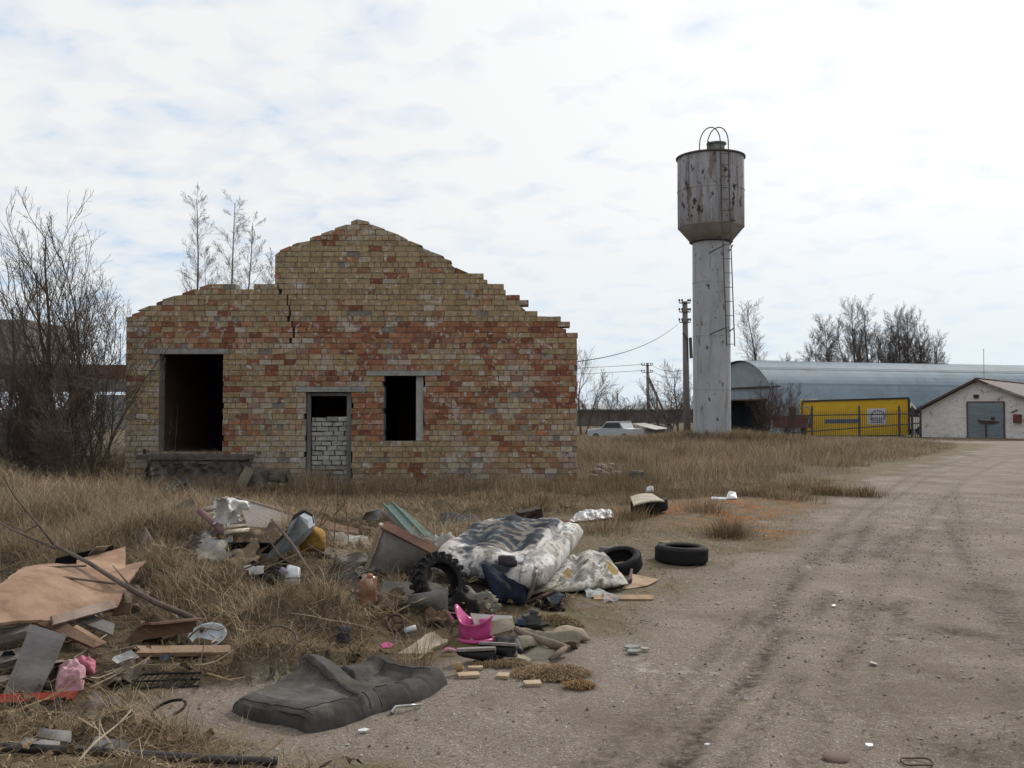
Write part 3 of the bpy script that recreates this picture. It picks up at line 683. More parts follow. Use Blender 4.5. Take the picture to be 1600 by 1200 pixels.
# red machine and grey drum parked by the hangar door
p = W(1238, 683, 66); mc = thing('farm_trailer', 'rusty red farm trailer parked by the hangar door', 'trailer', (p.x, p.y, 0))
mb = MB(); mb.box((p.x, p.y, .95), (1.6, 2.2, .7), .3); mb.box((p.x, p.y, 1.36), (1.64, 2.24, .08), .3); mb.build('body', M('red_machine', (.14, .045, .03), (.09, .04, .03), sc_=6), mc, off=False)
for sx in (-.62, .62):
    w = MB(); w.lathe([(.16, -.1), (.36, -.11), (.4, -.05), (.4, .05), (.36, .11), (.16, .1)], Matrix.Translation((p.x + sx * .95, p.y - .75 + sx * .3, .4)) @ Matrix.Rotation(R(90), 4, 'Y'), 20, True); w.build('wheel', M('rubber_far', (.03, .03, .03)), mc, off=False)
mb = MB(); mb.tube([(p.x + .7, p.y - .9, .6), (p.x + .95, p.y - 1.1, 1.7), (p.x + .75, p.y - 1.1, 1.95), (p.x + .4, p.y - .9, 1.95)], .05, 6); mb.build('guard_rail', M('grey_pipe', (.22, .22, .22)), mc, off=False)

# ------------------------------------------------------------------ yellow box body, van, fence, garage
yl_ = Vector(((1253 - 800) / FPX * 67.5, 67.5, 0)); yr_ = Vector(((1420 - 800) / FPX * 66, 66, 0)); zl_, zr2 = 2.38, 2.58
yb = thing('yellow_box_body', 'long yellow lorry box body with a white gear emblem standing behind the fence', 'container', (yl_ + yr_) / 2)
dv = (yr_ - yl_).normalized(); bk = Vector((-dv.y, dv.x, 0)); 
if bk.y < 0: bk = -bk
up_l, up_r = Vector((0, 0, zl_)), Vector((0, 0, zr2))
def YF(u, z01, o=0): return yl_ * (1 - u) + yr_ * u + Vector((0, 0, (.05 * (1 - u) + .12 * u) * (1 - z01) + (zl_ * (1 - u) + zr2 * u) * z01)) - bk * o
mb = MB(); mb.prism([YF(0, 0), YF(1, 0), YF(1, 1), YF(0, 1)], bk * 2.3); mb.build('box', M('yellow_panel', (.56, .345, .012), (.47, .28, .012), sc_=1.2, rough=.5, bump=.08, spots=[((.33, .2, .05), 2, .6, .75)]), yb, off=False)
mb = MB(); mb.bar(YF(-.002, 1.0, .02), YF(1.002, 1.0, .02), .1, .11); mb.bar(YF(1.0, 0, .02), YF(1.0, .98, .02), .12, .1, up=(0, 1, 0)); mb.bar(YF(.0, 0, .02), YF(.0, .98, .02), .06, .06, up=(0, 1, 0)); mb.build('edge_trim', M('black_trim', (.05, .045, .04)), yb, off=False)
eu0, eu1, ez0, ez1 = .615, .79, .30, .74
mb = MB(); mb.prism([YF(eu0, ez0, .012), YF(eu1, ez0, .012), YF(eu1, ez1, .012), YF(eu0, ez1, .012)], bk * .01); em = mb.build('emblem_panel', M('white_panel', (.50, .50, .50), (.42, .42, .43), sc_=2), yb, off=False)
mb = MB(); ec, er = (eu0 + eu1) / 2 + .01, .062
asp = (yr_ - yl_).length / 2.45
for i in range(17):
    a = math.pi * (i / 16) * 1.16 - .25; a2 = a + .13
    p0 = YF(ec + er * math.cos(a), .5 + er * asp * math.sin(a), .024); p1 = YF(ec + er * math.cos(a2), .5 + er * asp * math.sin(a2), .024); mb.bar(p0, p1, .06, .02, up=tuple(bk))
    if i % 2 == 0:
        p2 = YF(ec + er * 1.18 * math.cos(a), .5 + er * 1.18 * asp * math.sin(a), .026); mb.bar(p0, p2, .05, .02, up=tuple(bk))
for zz in (.36, .42, .47): mb.bar(YF(eu0 + .03, zz, .024), YF(eu1 - .03, zz, .024), .05, .02, up=tuple(bk))
mb.build('gear_mark', M('slate_ink', (.10, .12, .16)), em, off=False)
mb = MB(); mb.prism([YF(.215, .34, .012), YF(.54, .34, .012), YF(.54, .47, .012), YF(.215, .47, .012)], bk * .01); st_ = mb.build('lettering_strip', M('strip_grey', (.34, .33, .30), (.28, .27, .25), sc_=4), yb, off=False)
mb = MB(); rng = random.Random(3)
for i in range(14):
    u = .222 + i * .0225
    for q in (0, .011): mb.bar(YF(u + q, .355, .024), YF(u + q, .455, .024), .06, .02, up=(0, 1, 0))
    zz = rng.choice([.365, .405, .448]); mb.bar(YF(u, zz, .026), YF(u + .011, zz, .026), .035, .02, up=tuple(bk))
mb.build('lettering', M('slate_ink', (.1,) * 3), st_, off=False)
mb = MB(); mb.box(YF(.07, 1.03) + bk * .6, (1.0, .6, .16)); mb.build('roof_bundle', M('pale_sheet', (.5, .48, .45)), yb, off=False)

def van(loc, rz, label):
    t = thing('delivery_van', label, 'van', loc); m3 = Matrix.Rotation(rz, 4, 'Z'); m3.translation = loc
    pf = [(-2.5, .45), (2.45, .45), (2.5, .95), (1.75, 1.15), (1.15, 2.1), (.9, 2.32), (-2.4, 2.36), (-2.5, 2.2)]
    mb = MB(); mb.prism([m3 @ Vector((x, -.95, z)) for x, z in pf], m3.to_3x3() @ Vector((0, 1.9, 0))); mb.build('body', M('van_white', (.72, .73, .74), (.66, .67, .68), rough=.35, bump=0), t, off=False)
    for s in (-1, 1):
        mb = MB(); y_ = s * .962; mb.prism([m3 @ Vector((x, y_, z)) for x, z in [(.2, 1.3), (1.5, 1.3), (1.08, 1.95), (.2, 1.95)]], m3.to_3x3() @ Vector((0, -s * .02, 0))); mb.build('side_window', M('dark_glass', (.05,) * 3), t, off=False)
    mb = MB(); mb.prism([m3 @ Vector(v) for v in [(1.74, -.8, 1.22), (1.74, .8, 1.22), (1.2, .75, 2.06), (1.2, -.75, 2.06)]], m3.to_3x3() @ Vector((.03, 0, .02))); mb.build('windscreen', M('dark_glass', (.05,) * 3), t, off=False)
    for sx in (-1.6, 1.6):
        for s in (-.88, .88):
            w = MB(); w.lathe([(.2, -.1), (.33, -.1), (.35, 0), (.33, .1), (.2, .1), (.01, .06)], m3 @ Matrix.Translation((sx, s, .35)) @ Matrix.Rotation(R(90), 4, 'X'), 20); w.build('wheel', M('rubber_far', (.03,) * 3), t, off=False)
    return t
p = W(1396, 680, 71.5); van(Vector((p.x, 71.5, 0)), R(6), 'white van half hidden between the yellow box body and the garage')
def car(loc, rz):
    t = thing('pickup_truck', 'white pickup with a dark-windowed cab parked low in the distance', 'pickup', loc); m3 = Matrix.Rotation(rz, 4, 'Z'); m3.translation = loc; r3 = m3.to_3x3()
    pf = [(-2.0, .4), (1.95, .4), (2.0, .85), (.85, .98), (.35, 1.42), (-.85, 1.46), (-1.15, .98), (-2.0, .95)]
    mb = MB(); mb.prism([m3 @ Vector((x, -.8, z)) for x, z in pf], r3 @ Vector((0, 1.6, 0))); mb.build('body', M('car_grey', (.40, .41, .43), (.34, .35, .36), rough=.35, bump=0), t, off=False)
    mb = MB(); mb.prism([m3 @ Vector((x, -.82, z)) for x, z in [(.38, 1.44), (-.88, 1.48), (-.9, 1.53), (.3, 1.5)]], r3 @ Vector((0, 1.64, 0))); mb.prism([m3 @ Vector((x, -.815, z)) for x, z in [(.95, .92), (2.02, .8), (2.03, .88), (.92, 1.02)]], r3 @ Vector((0, 1.63, 0))); mb.build('roof', M('van_white', (.7,) * 3), t, off=False)
    for s in (-1, 1):
        mb = MB(); mb.prism([m3 @ Vector((x, s * .808, z)) for x, z in [(-1.0, 1.02), (.68, 1.02), (.3, 1.38), (-.8, 1.40)]], r3 @ Vector((0, .015, 0))); mb.build('side_window', M('dark_glass', (.05,) * 3), t, off=False)
    for sx in (-1.25, 1.25):
        for s in (-.75, .75):
            w = MB(); w.lathe([(.18, -.09), (.29, -.09), (.31, 0), (.29, .09), (.18, .09), (.01, .05)], m3 @ Matrix.Translation((sx, s, .31)) @ Matrix.Rotation(R(90), 4, 'X'), 18); w.build('wheel', M('rubber_far', (.03,) * 3), t, off=False)
p = W(962, 672, 75); car(Vector((p.x, 75, Hs(p.x, 75) - .12)), R(180 - 38))
p0, p1 = W(988, 663, 80), W(1024, 672, 76)
mb = MB(); mb.prism([p0, p1, p1 + Vector((1.2, 1.5, .05)), p0 + Vector((1.2, 1.5, .05))], (0, 0, .06)); 
mb2 = MB(); mb2.box((p0 + p1) / 2 + Vector((.6, .75, -.65)), (2.0, 2.0, 1.1), .1); sh = thing('low_shed', 'low grey shed with a pale sloping roof beside the distant pickup', 'shed', ((p0 + p1) / 2 + Vector((.6, .75, -1.2))))
mb2.build('wall', M('shed_wall', (.25, .23, .21)), sh, off=False); mb.build('roof', M('pale_sheet', (.5,) * 3), sh, off=False)
# far low farm building across the field
p0, p1 = W(560, 645, 160), W(1150, 645, 150)
fb = thing('farm_building', 'very long low farm building with a pale roof across the field', 'barn', ((p0 + p1) / 2) * 1.0)
mb = MB(); mb.box(Vector(((p0.x + p1.x) / 2, 158, .95)), (p1.x - p0.x, 7, 2.6)); mb.build('wall', M('barn_wall', (.145, .13, .125), (.10, .09, .085), sc_=.3, bump=0), fb, off=False)
mb = MB(); mb.prism([Vector((p0.x - .5, 154.0, 2.2)), Vector((p0.x - .5, 158, 2.85)), Vector((p0.x - .5, 162, 2.2)), Vector((p0.x - .5, 162, 2.0)), Vector((p0.x - .5, 154.0, 2.0))], (p1.x - p0.x + 1, 0, 0)); mb.build('roof', M('barn_roof', (.46, .47, .48), (.38, .39, .4), sc_=.4, bump=0), fb, off=False)
mb = MB(); mb.tube([(W(964.5, 640, 158).x, 158, 2.6), (W(964.5, 614, 158).x, 158, W(964, 614, 158).z)], .12, 6); mb.build('vent_pipe', M('grey_pipe', (.2,) * 3), fb, off=False)

# picket fence
F0, F1 = W(1236, 680, 61.5), W(1437, 680, 61.5); fz = 1.75; fx0, fx1 = F0.x, F1.x
fe = thing('picket_fence', 'black iron picket fence running in front of the yellow box body', 'fence', ((fx0 + fx1) / 2, 61.5, 0)); fm = M('fence_iron', (.055, .055, .06), (.035, .035, .04), rough=.6)
def ft(u): return 1.42 + .12 * u
mb = MB(); nP = 62
for i in range(nP):
    u = i / (nP - 1); x = fx0 + (fx1 - fx0) * u; h = ft(u) + (.18 if True else 0)
    mb.box((x, 61.5, h / 2), (.021, .021, h)); mb.lathe([(.016, h), (.001, h + .10)], Matrix.Translation((x, 61.5, 0)), 4)
mb.build('picket', fm, fe, off=False); fe.children[-1]['kind'] = 'stuff'
for zz in (.35, 1.0):
    mb = MB(); mb.bar((fx0, 61.45, ft(0) * (1 if zz == 1 else .25)), (fx1, 61.45, ft(1) * (1 if zz == 1 else .62)), .05, .07); mb.build('rail', fm, fe, off=False)
for px in (1239, 1268.5, 1342, 1404.5, 1425, 1438):
    x = W(px, 660, 61.5).x; mb = MB(); mb.box((x, 61.46, .95), (.10, .10, 1.95)); mb.lathe([(.07, 1.92), (.05, 2.0), (.001, 2.1)], Matrix.Translation((x, 61.46, 0)), 8); mb.build('post', fm, fe, off=False)

# garage
aG = R(38); rdir = Vector((math.sin(aG), math.cos(aG), 0)); gdir = Vector((math.cos(aG), -math.sin(aG), 0))
gc = Vector(((1527 - 800) / FPX * 61, 61, 0)); gl, gr, za_, ze_l, ze_r = -3.45, 4.4, 3.55, 1.70, 1.62; GL = 16
ga = thing('brick_garage', 'whitewashed brick garage with a double metal door and brown gable roof', 'garage', gc + rdir * GL / 2)
def G(w, z, d=0): return gc + gdir * w + rdir * d + Vector((0, 0, z))
wm = M('whitewash', (.66, .63, .60), (.54, .50, .465), sc_=1.8, st=(1, 1, 3), rough=.95, bump=.6, bs=14, spots=[((.25, .15, .115), 2.3, .57, .70), ((.20, .13, .11), 6, .58, .70, (1, 1, 3)), ((.52, .50, .47), 1.5, .55, .7)])
mb = MB(); mb.prism([G(gl, -.2), G(gr, -.2), G(gr, ze_r), G(0, za_), G(gl, ze_l)], rdir * GL); mb.build('wall', wm, ga, off=False)
rf = M('brown_roof', (.085, .055, .048), (.055, .036, .032), sc_=2, st=(1, 1, 1), rough=.8, bump=.4, bs=12, spots=[((.2, .15, .13), 5, .6, .75)])
mb = MB(); o_ = -.45
for w_e, z_e in ((gl - .5, ze_l - .22), (gr + .5, ze_r - .20)):
    mb.prism([G(0, za_ + .02, o_), G(w_e, z_e, o_), G(w_e, z_e + .13, o_), G(0, za_ + .17, o_)], rdir * (GL + .9))
roof = mb.build('roof', rf, ga, off=False)
mb = MB(); mb.bar(G(0, za_ + .2, o_ + .1), G(0, za_ + .2, GL), .3, .05); mb.build('ridge_cap', M('pale_sheet', (.5,) * 3), roof, off=False)
mb = MB(); mb.bar(G(.7, za_ - .22, o_ - .02), G(gr + .4, ze_r + .02, o_ - .02), .04, .14, up=(0, 0, 1)); mb.build('fascia', M('rotten_board', (.30, .27, .24), (.13, .11, .10), sc_=3, bump=.4), roof, off=False)
def gpx(px): 
    # wall coordinate w under photo column px
    u = (px - 800) / FPX; return (u * gc.y - gc.x) / (gdir.x - u * gdir.y)
d0, d1 = gpx(1512.5), gpx(1567.5); dzz = 2.22; dm = (d0 + d1) / 2
dmat = M('blue_grey_metal', (.19, .225, .245), (.14, .165, .18), sc_=1.5, st=(1, 1, 6), rough=.6, bump=.35, bs=9, spots=[((.12, .10, .09), 2, .6, .75)])
for a, b in ((d0, dm - .01), (dm + .01, d1)):
    mb = MB(); mb.prism([G(a, .03, -.03), G(b, .03, -.03), G(b, dzz, -.03), G(a, dzz, -.03)], rdir * .02)
    z = .1
    while z < dzz - .12: mb.bar(G(a, z, -.04), G(b, z, -.04), .03, .05); z += .17
    mb.build('door_leaf', dmat, ga, off=False)
mb = MB(); mb.bar(G(d0 - .06, dzz + .05, -.03), G(d1 + .06, dzz + .05, -.03), .08, .07)
for w in (d0 - .05, d1 + .05): mb.bar(G(w, .02, -.03), G(w, dzz, -.03), .07, .08, up=(0, 1, 0))
mb.build('door_frame', M('frame_red', (.15, .08, .075)), ga, off=False)
mb = MB(); mb.bar(G(dm - .45, 1.12, -.09), G(dm + .75, 1.02, -.09), .05, .08); mb.bar(G(dm - .35, .98, -.09), G(dm + .55, .95, -.09), .05, .07); mb.bar(G(dm + .02, .03, -.08), G(dm + .02, .95, -.08), .05, .1, up=(0, 1, 0)); mb.box(G(dm + .42, 1.25, -.1), (.18, .1, .18)); mb.build('lock_bar', M('rust_iron', (.1,) * 3), ga, off=False)
wb = gpx(1590)
mb = MB(); mb.box(G(wb, 1.25, -.14), (.42, .28, .52), -aG); mb.build('meter_box', M('dark_red_box', (.13, .045, .04)), ga, off=False)
mb = MB(); mb.bar(G(wb - .35, 1.62, -.06), G(wb + .0, 1.78, -.06), .05, .06); mb.build('bracket', M('rust_iron', (.1,) * 3), ga, off=False)
mb = MB(); mb.box(G(-.05, za_ - .95, -.02), (.3, .1, .22), -aG); mb.build('vent_hole', M('black_trim', (.05,) * 3), ga, off=False)
mb = MB(); q = G(0, za_ + .15, 1.8); zt = EYE + (645 - 545) * q.y / FPX; mb.tube([q, (q.x, q.y, zt)], .018, 5); mb.build('antenna', M('grey_pipe', (.2,) * 3), ga, off=False)

# ------------------------------------------------------------------ poles and wires
def pole(px, ptop, Y, r, label, z0=0, arms=(), strut=False):
    b = W(px, 645, Y); zt = W(px, ptop, Y).z; t = thing('utility_pole', label, 'utility pole', (b.x, Y, z0))
    mb = MB(); mb.tube([(b.x + .12, Y, z0 - .3), (b.x + .05, Y, (z0 + zt) / 2), (b.x, Y, zt)], [r * 1.15, r, r * .85], 10); mb.build('shaft', M('pole_wood', (.185, .165, .15), (.12, .105, .095), sc_=5, st=(1, 1, .1), bump=.3), t, True, off=False)
    for i, py in enumerate(arms):
        z = W(px, py, Y).z; hw = 9.5 * Y / FPX
        mb = MB(); mb.bar((b.x - hw, Y - r, z), (b.x + hw * .8, Y - r, z), .07, .07)
        for s in (-hw, -hw * .55, hw * .45, hw * .78):
            mb.lathe([(.02, z), (.02, z + .12), (.07, z + .12), (.06, z + .22), (.03, z + .27), (.001, z + .27)], Matrix.Translation((b.x + s, Y - r, 0)), 8)
        mb.build('crossarm', iron, t, off=False)
    if strut:
        mb = MB(); mb.tube([(b.x + .1, Y, zt - 1.6), (b.x + 2.9, Y + .4, z0 - .2)], r * .8, 8); mb.build('strut', M('pole_wood', (.1,) * 3), t, True, off=False)
    return t, Vector((b.x, Y, zt))
tp, q1 = pole(1071, 471, 65, .20, 'tall wooden pole with three crossarms just left of the water tower', 0, (474, 488, 504))
mb = MB(); mb.bar((q1.x - .2, 64.7, W(1065, 521, 65).z), (q1.x + .12, 64.7, W(1071, 530, 65).z), .1, .1); mb.bar((q1.x + .35, 64.75, W(1075, 560, 65).z), (q1.x + .3, 64.75, W(1075, 528, 65).z), .12, .5, up=(0, 1, 0)); mb.build('clamp', iron, tp, off=False)
_, q2 = pole(1012, 567, 107, .17, 'distant wooden pole with a slanted strut beyond the pickup', -.5, (571, 582), True)
_, q3 = pole(1026, 612, 112, .12, 'short far post with a lamp arm right of the strutted pole', -.5)
def wire(a, b, sag, r, label):
    mb = MB(); mb.tube([a.lerp(b, t / 20) - Vector((0, 0, sag * 4 * (t / 20) * (1 - t / 20))) for t in range(21)], r, 4)
    tag(mb.build('power_line', M('wire_black', (.06, .06, .06), bump=0), off=False), label, 'cable')
wire(Vector((q1.x - .5, 64.8, W(1062, 507, 65).z)), Vector((XR - .4, YE, 3.1)), .55, .016, 'thick sagging cable from the tall pole down to the brick ruin')
q4 = Vector((-14, 112, 6.4))
wire(q2 - Vector((.3, 0, .15)), q4, .35, .022, 'upper far wire running left from the strutted pole')
wire(q2 - Vector((.3, 0, .8)), q4 - Vector((0, 0, .8)), .3, .022, 'lower far wire running left from the strutted pole')
wire(q2 + Vector((.3, 0, -.1)), Vector((q1.x - .3, 65, W(1066, 579, 65).z)), .3, .018, 'upper far wire between the strutted pole and the tall pole')
wire(q2 + Vector((.3, 0, -.7)), Vector((q1.x - .3, 65, W(1066, 590, 65).z)), .3, .018, 'lower far wire between the strutted pole and the tall pole')

# ------------------------------------------------------------------ bare trees
def perp(d, rng):
    a = Vector((rng.gauss(0, 1), rng.gauss(0, 1), rng.gauss(0, 1))); a = a - d * a.dot(d); a.normalize(); return a
XLIM = [None]
def grow(mb, p, d, Ln, r, lv, S, rng, tr=None):
    if XLIM[0] is not None and lv > 0 and (p + d * Ln).x > XLIM[0] - .04 * (p + d * Ln).z * 0: return
    sp = S[lv]; ns = sp['n']; pts = [p.copy()]; q = p.copy(); dd = d.copy()
    for i in range(ns):
        dd = (dd + perp(dd, rng) * sp['w'] + Vector((0, 0, sp['up']))).normalized(); q = q + dd * (Ln / ns); pts.append(q.copy())
    rad = [max(sp.get('rm', .002), r * (1 - .85 * i / ns)) for i in range(ns + 1)]
    (tr if (tr is not None and lv == 0) else mb).tube(pts, rad, sp['k'], False)
    if lv + 1 < len(S):
        nc = sp['c']
        for j in range(nc):
            t = sp['t0'] + (1 - sp['t0']) * (j + rng.random()) / nc; i = min(int(t * ns), ns - 1); f = t * ns - i
            b = pts[i].lerp(pts[i + 1], f); td = (pts[i + 1] - pts[i]).normalized()
            an = R(sp['a'] + rng.uniform(-14, 14)); nd = (td * math.cos(an) + perp(td, rng) * math.sin(an)).normalized()
            sh = sp.get('sh', .7); grow(mb, b, nd, Ln * sp['l'] * rng.uniform(.6, 1.2) * (1 - sh * (t - sp['t0']) / (1 - sp['t0'] + 1e-6)), rad[i] * sp['r'], lv + 1, S, rng, tr)
bark_d = M('bark_dark', (.085, .066, .056), (.05, .04, .035), sc_=8, bump=.4); bark_m = M('bark_moss', (.115, .085, .05), (.06, .05, .035), sc_=4, bump=.4)
twig = M('twig_brown', (.105, .076, .058), (.072, .052, .042), sc_=3, bump=0); twig_f = M('twig_far', (.115, .088, .075), (.08, .06, .052), sc_=2, bump=0)
birch = M('birch_bark', (.20, .175, .16), (.11, .09, .08), sc_=6, st=(1, 1, .4), bump=0)
def tree(name, label, cat, base, stems, S, mt, mc, seed, group=None):
    rng = random.Random(seed); t = thing(name, label, cat, base, group); tr, cr = MB(), MB(); base = Vector(base)
    for (off, dr, Ln, r) in stems: grow(cr, base + Vector(off), Vector(dr).normalized(), Ln, r, 0, S, rng, tr)
    tr.build('trunk', mt, t, True, off=False, fixn=False); cr.build('crown', mc, t, False, off=False, fixn=False); return t
S_elder = [dict(n=9, w=.10, up=.03, k=6, c=12, t0=.15, a=32, l=.52, r=.55, sh=.5, rm=.008), dict(n=7, w=.16, up=.10, k=4, c=10, t0=.15, a=32, l=.5, r=.5, sh=.5, rm=.006), dict(n=4, w=.18, up=.10, k=3, c=4, t0=.2, a=34, l=.5, r=.6, rm=.0035), dict(n=2, w=.15, up=.08, k=3, rm=.0025)]
def G0(px, Y): x = (px - 800) / FPX * Y; return (x, Y, Hs(x, Y) - .1)
XLIM[0] = -7.05
tree('bare_tree', 'bare forked tree with a dark trunk, tallest in the left thicket', 'tree', G0(98, 18.0), [((0, 0, 0), (.0, 0, 1), 5.0, .075), ((.1, .05, 0), (.10, .1, 1), 3.9, .045), ((-.12, 0, 0), (-.14, 0, 1), 4.1, .05), ((.0, .1, 0), (.05, .1, 1), 4.6, .045), ((-.2, .1, 0), (-.3, .1, 1), 3.3, .035)], S_elder, bark_m, twig, 11)
tree('bare_tree', 'bare many-stemmed tree at the left edge of the picture', 'tree', G0(8, 17.2), [((0, 0, 0), (.05, 0, 1), 3.5, .06), ((-.2, 0, 0), (-.3, 0, 1), 3.4, .05), ((.15, 0, 0), (.22, .1, 1), 2.9, .04)], S_elder, bark_d, twig, 23)
S_bush = [dict(n=7, w=.12, up=.04, k=5, c=15, t0=.06, a=36, l=.6, r=.55, sh=.4, rm=.008), dict(n=6, w=.2, up=.10, k=3, c=11, t0=.1, a=36, l=.5, r=.5, sh=.4, rm=.005), dict(n=3, w=.22, up=.08, k=3, c=4, t0=.2, a=40, l=.55, r=.6, rm=.003), dict(n=2, w=.2, up=.05, k=3, rm=.0025)]
rng = random.Random(5)
tree('bare_shrub', 'dense bare shrub of upright stems against the left corner of the ruin', 'shrub', G0(132, 18.8), [((rng.uniform(-.45, .35), rng.uniform(-.3, .3), 0), (rng.uniform(-.2, .16), rng.uniform(-.2, .2), 1), rng.uniform(2.6, 3.9), .022) for _ in range(7)], S_bush, bark_m, twig, 31)
tree('bare_shrub', 'dark tangled shrub filling the middle of the left thicket', 'shrub', G0(62, 19.2), [((rng.uniform(-.8, .8), rng.uniform(-.3, .3), 0), (rng.uniform(-.35, .35), rng.uniform(-.2, .2), 1), rng.uniform(2.0, 3.0), .022) for _ in range(7)], S_bush, bark_m, twig, 37)
tree('bare_shrub', 'low tangle of brown stems at the foot of the thicket beside the ruin', 'shrub', G0(90, 17.3), [((rng.uniform(-1.2, .4), rng.uniform(-.3, .3), 0), (rng.uniform(-.5, .2), rng.uniform(-.2, .2), 1), rng.uniform(1.2, 2.2), .018) for _ in range(8)], S_bush, bark_m, twig, 41)
XLIM[0] = None
S_birch = [dict(n=14, w=.035, up=.03, k=5, c=60, t0=.12, a=48, l=.22, r=.18, sh=.70, rm=.008), dict(n=5, w=.1, up=.06, k=3, c=13, t0=.12, a=32, l=.5, r=.5, rm=.0042), dict(n=3, w=.14, up=.03, k=3, c=5, t0=.2, a=32, l=.6, r=.6, rm=.003), dict(n=2, w=.1, up=.0, k=3, rm=.0026)]
for i, (px, pt, Y, r, lb) in enumerate([(305, 281, 40, .09, 'slender bare birch left of its two tall neighbours above the ruin wall'), (345, 281, 42, .09, 'slender bare birch, middle of the three tall ones behind the ruin'), (376, 312, 41, .08, 'slender bare birch right of its two taller neighbours behind the ruin'), (323, 372, 43, .05, 'small thin birch between the two tallest birches behind the ruin'), (404, 382, 41, .05, 'small thin birch close to the step of the gable'), (420, 402, 44, .04, 'smallest birch twig tree right beside the tall gable')]):
    b = G0(px, Y); h = W(px, pt, Y).z
    tree('birch_tree', lb, 'tree', b, [((0, 0, 0), (.02, 0, 1), h * .93, r)], S_birch, birch, twig_f, 50 + i, 'birches behind the ruin')
S_far = [dict(n=9, w=.05, up=.03, k=5, c=44, t0=.08, a=38, l=.33, r=.24, sh=.5, rm=.014), dict(n=6, w=.13, up=.06, k=3, c=14, t0=.08, a=36, l=.45, r=.45, sh=.5, rm=.009), dict(n=3, w=.15, up=.08, k=3, c=6, t0=.15, a=34, l=.55, r=.6, rm=.0065), dict(n=2, w=.1, up=.04, k=3, rm=.0075)]
FG = 'bare trees beyond the hangar'
for i, (px, pt, Y, r, w, lb) in enumerate([(1285, 528, 118, .12, .9, 'small sparse tree at the left end of the row beyond the hangar'), (1308, 505, 121, .16, 1, 'thin bare tree second from the left beyond the hangar roof'), (1338, 486, 118, .2, 1, 'tall bare tree left of centre in the row over the hangar roof'), (1362, 484, 122, .22, 1, 'tallest bare tree in the middle of the row over the hangar roof'), (1390, 500, 120, .18, .9, 'slim bare tree right of the tallest one over the hangar'), (1402, 496, 124, .18, 1, 'bare tree close behind the slim one over the hangar'), (1425, 498, 119, .2, 1, 'broad bare tree right of centre over the hangar roof'), (1446, 508, 122, .2, 1.1, 'bushy bare tree near the right end of the row over the hangar'), (1464, 532, 118, .14, 1.1, 'lowest bushy tree at the right end of the row over the hangar')]):
    b = G0(px, Y); h = W(px, pt, Y).z
    tree('bare_tree', lb, 'tree', b, [((0, 0, 0), (.0, 0, 1), h, r), ((.3, .2, 0), (.12 * w, .1, 1), h * .8, r * .6), ((-.3, 0, 0), (-.12 * w, .1, 1), h * .85, r * .6)], S_far, twig_f, twig_f, 80 + i, FG)
b = G0(1183, 108); h = W(1183, 489, 108).z
tree('bare_tree', 'wide bare tree rising behind the left end of the hangar', 'tree', b, [((0, 0, 0), (0, 0, 1), h, .2), ((1.2, 0, 0), (.3, .1, 1), h * .62, .12), ((-1.4, 0, 0), (-.3, .1, 1), h * .62, .12), ((2.2, 0, 0), (.5, 0, 1), h * .5, .1)], S_far, twig_f, twig_f, 97)
S_round = [dict(n=6, w=.08, up=.02, k=5, c=16, t0=.15, a=40, l=.62, r=.5, sh=.5, rm=.02), dict(n=5, w=.14, up=.06, k=3, c=12, t0=.12, a=36, l=.5, r=.5, sh=.4, rm=.010), dict(n=3, w=.15, up=.04, k=3, c=5, t0=.2, a=34, l=.55, r=.6, rm=.007), dict(n=2, w=.1, up=.04, k=3, rm=.006)]
for i, (px, pt, Y, lb, st) in enumerate([(908, 562, 90, 'round bare tree showing past the right edge of the ruin', 1.0), (948, 610, 95, 'small bare sapling right of the round tree by the ruin', .5), (1060, 573, 84, 'bare bushy tree behind the foot of the tall pole', 1.0), (990, 625, 120, 'low bare bush between the pickup and the strutted pole', .6), (1042, 610, 90, 'twiggy shrub left of the bushy tree by the tall pole', .8)]):
    b = G0(px, Y); h = W(px, pt, Y).z - b[2]
    tree('bare_tree', lb, 'tree', b, [((0, 0, 0), (0, 0, 1), h * .9, .12 * st), ((.3, 0, 0), (.45, .1, 1), h * .75, .08 * st), ((-.3, 0, 0), (-.5, .1, 1), h * .75, .08 * st)], S_round, twig_f, twig_f, 120 + i)
b = G0(1192, 50)
tree('bare_shrub', 'dark reddish shrub on a short trunk in front of the hangar door', 'shrub', b, [((0, 0, 0), (.0, 0, 1), 2.6, .09), ((.1, 0, 0), (.3, .1, 1), 2.2, .05), ((-.1, 0, 0), (-.25, 0, 1), 2.5, .05), ((0, .1, 0), (.5, .1, .9), 2.2, .04)], S_bush, M('bark_red', (.07, .045, .038)), M('twig_red', (.085, .05, .042), (.06, .038, .034), bump=0), 140)
tree('bare_shrub', 'leafless bush on the grass mound at the right of the tower foot', 'shrub', G0(1222, 47), [((rng.uniform(-.4, .4), 0, 0), (rng.uniform(-.4, .4), .1, 1), 2.2, .025) for _ in range(4)], S_bush, twig_f, twig, 143)
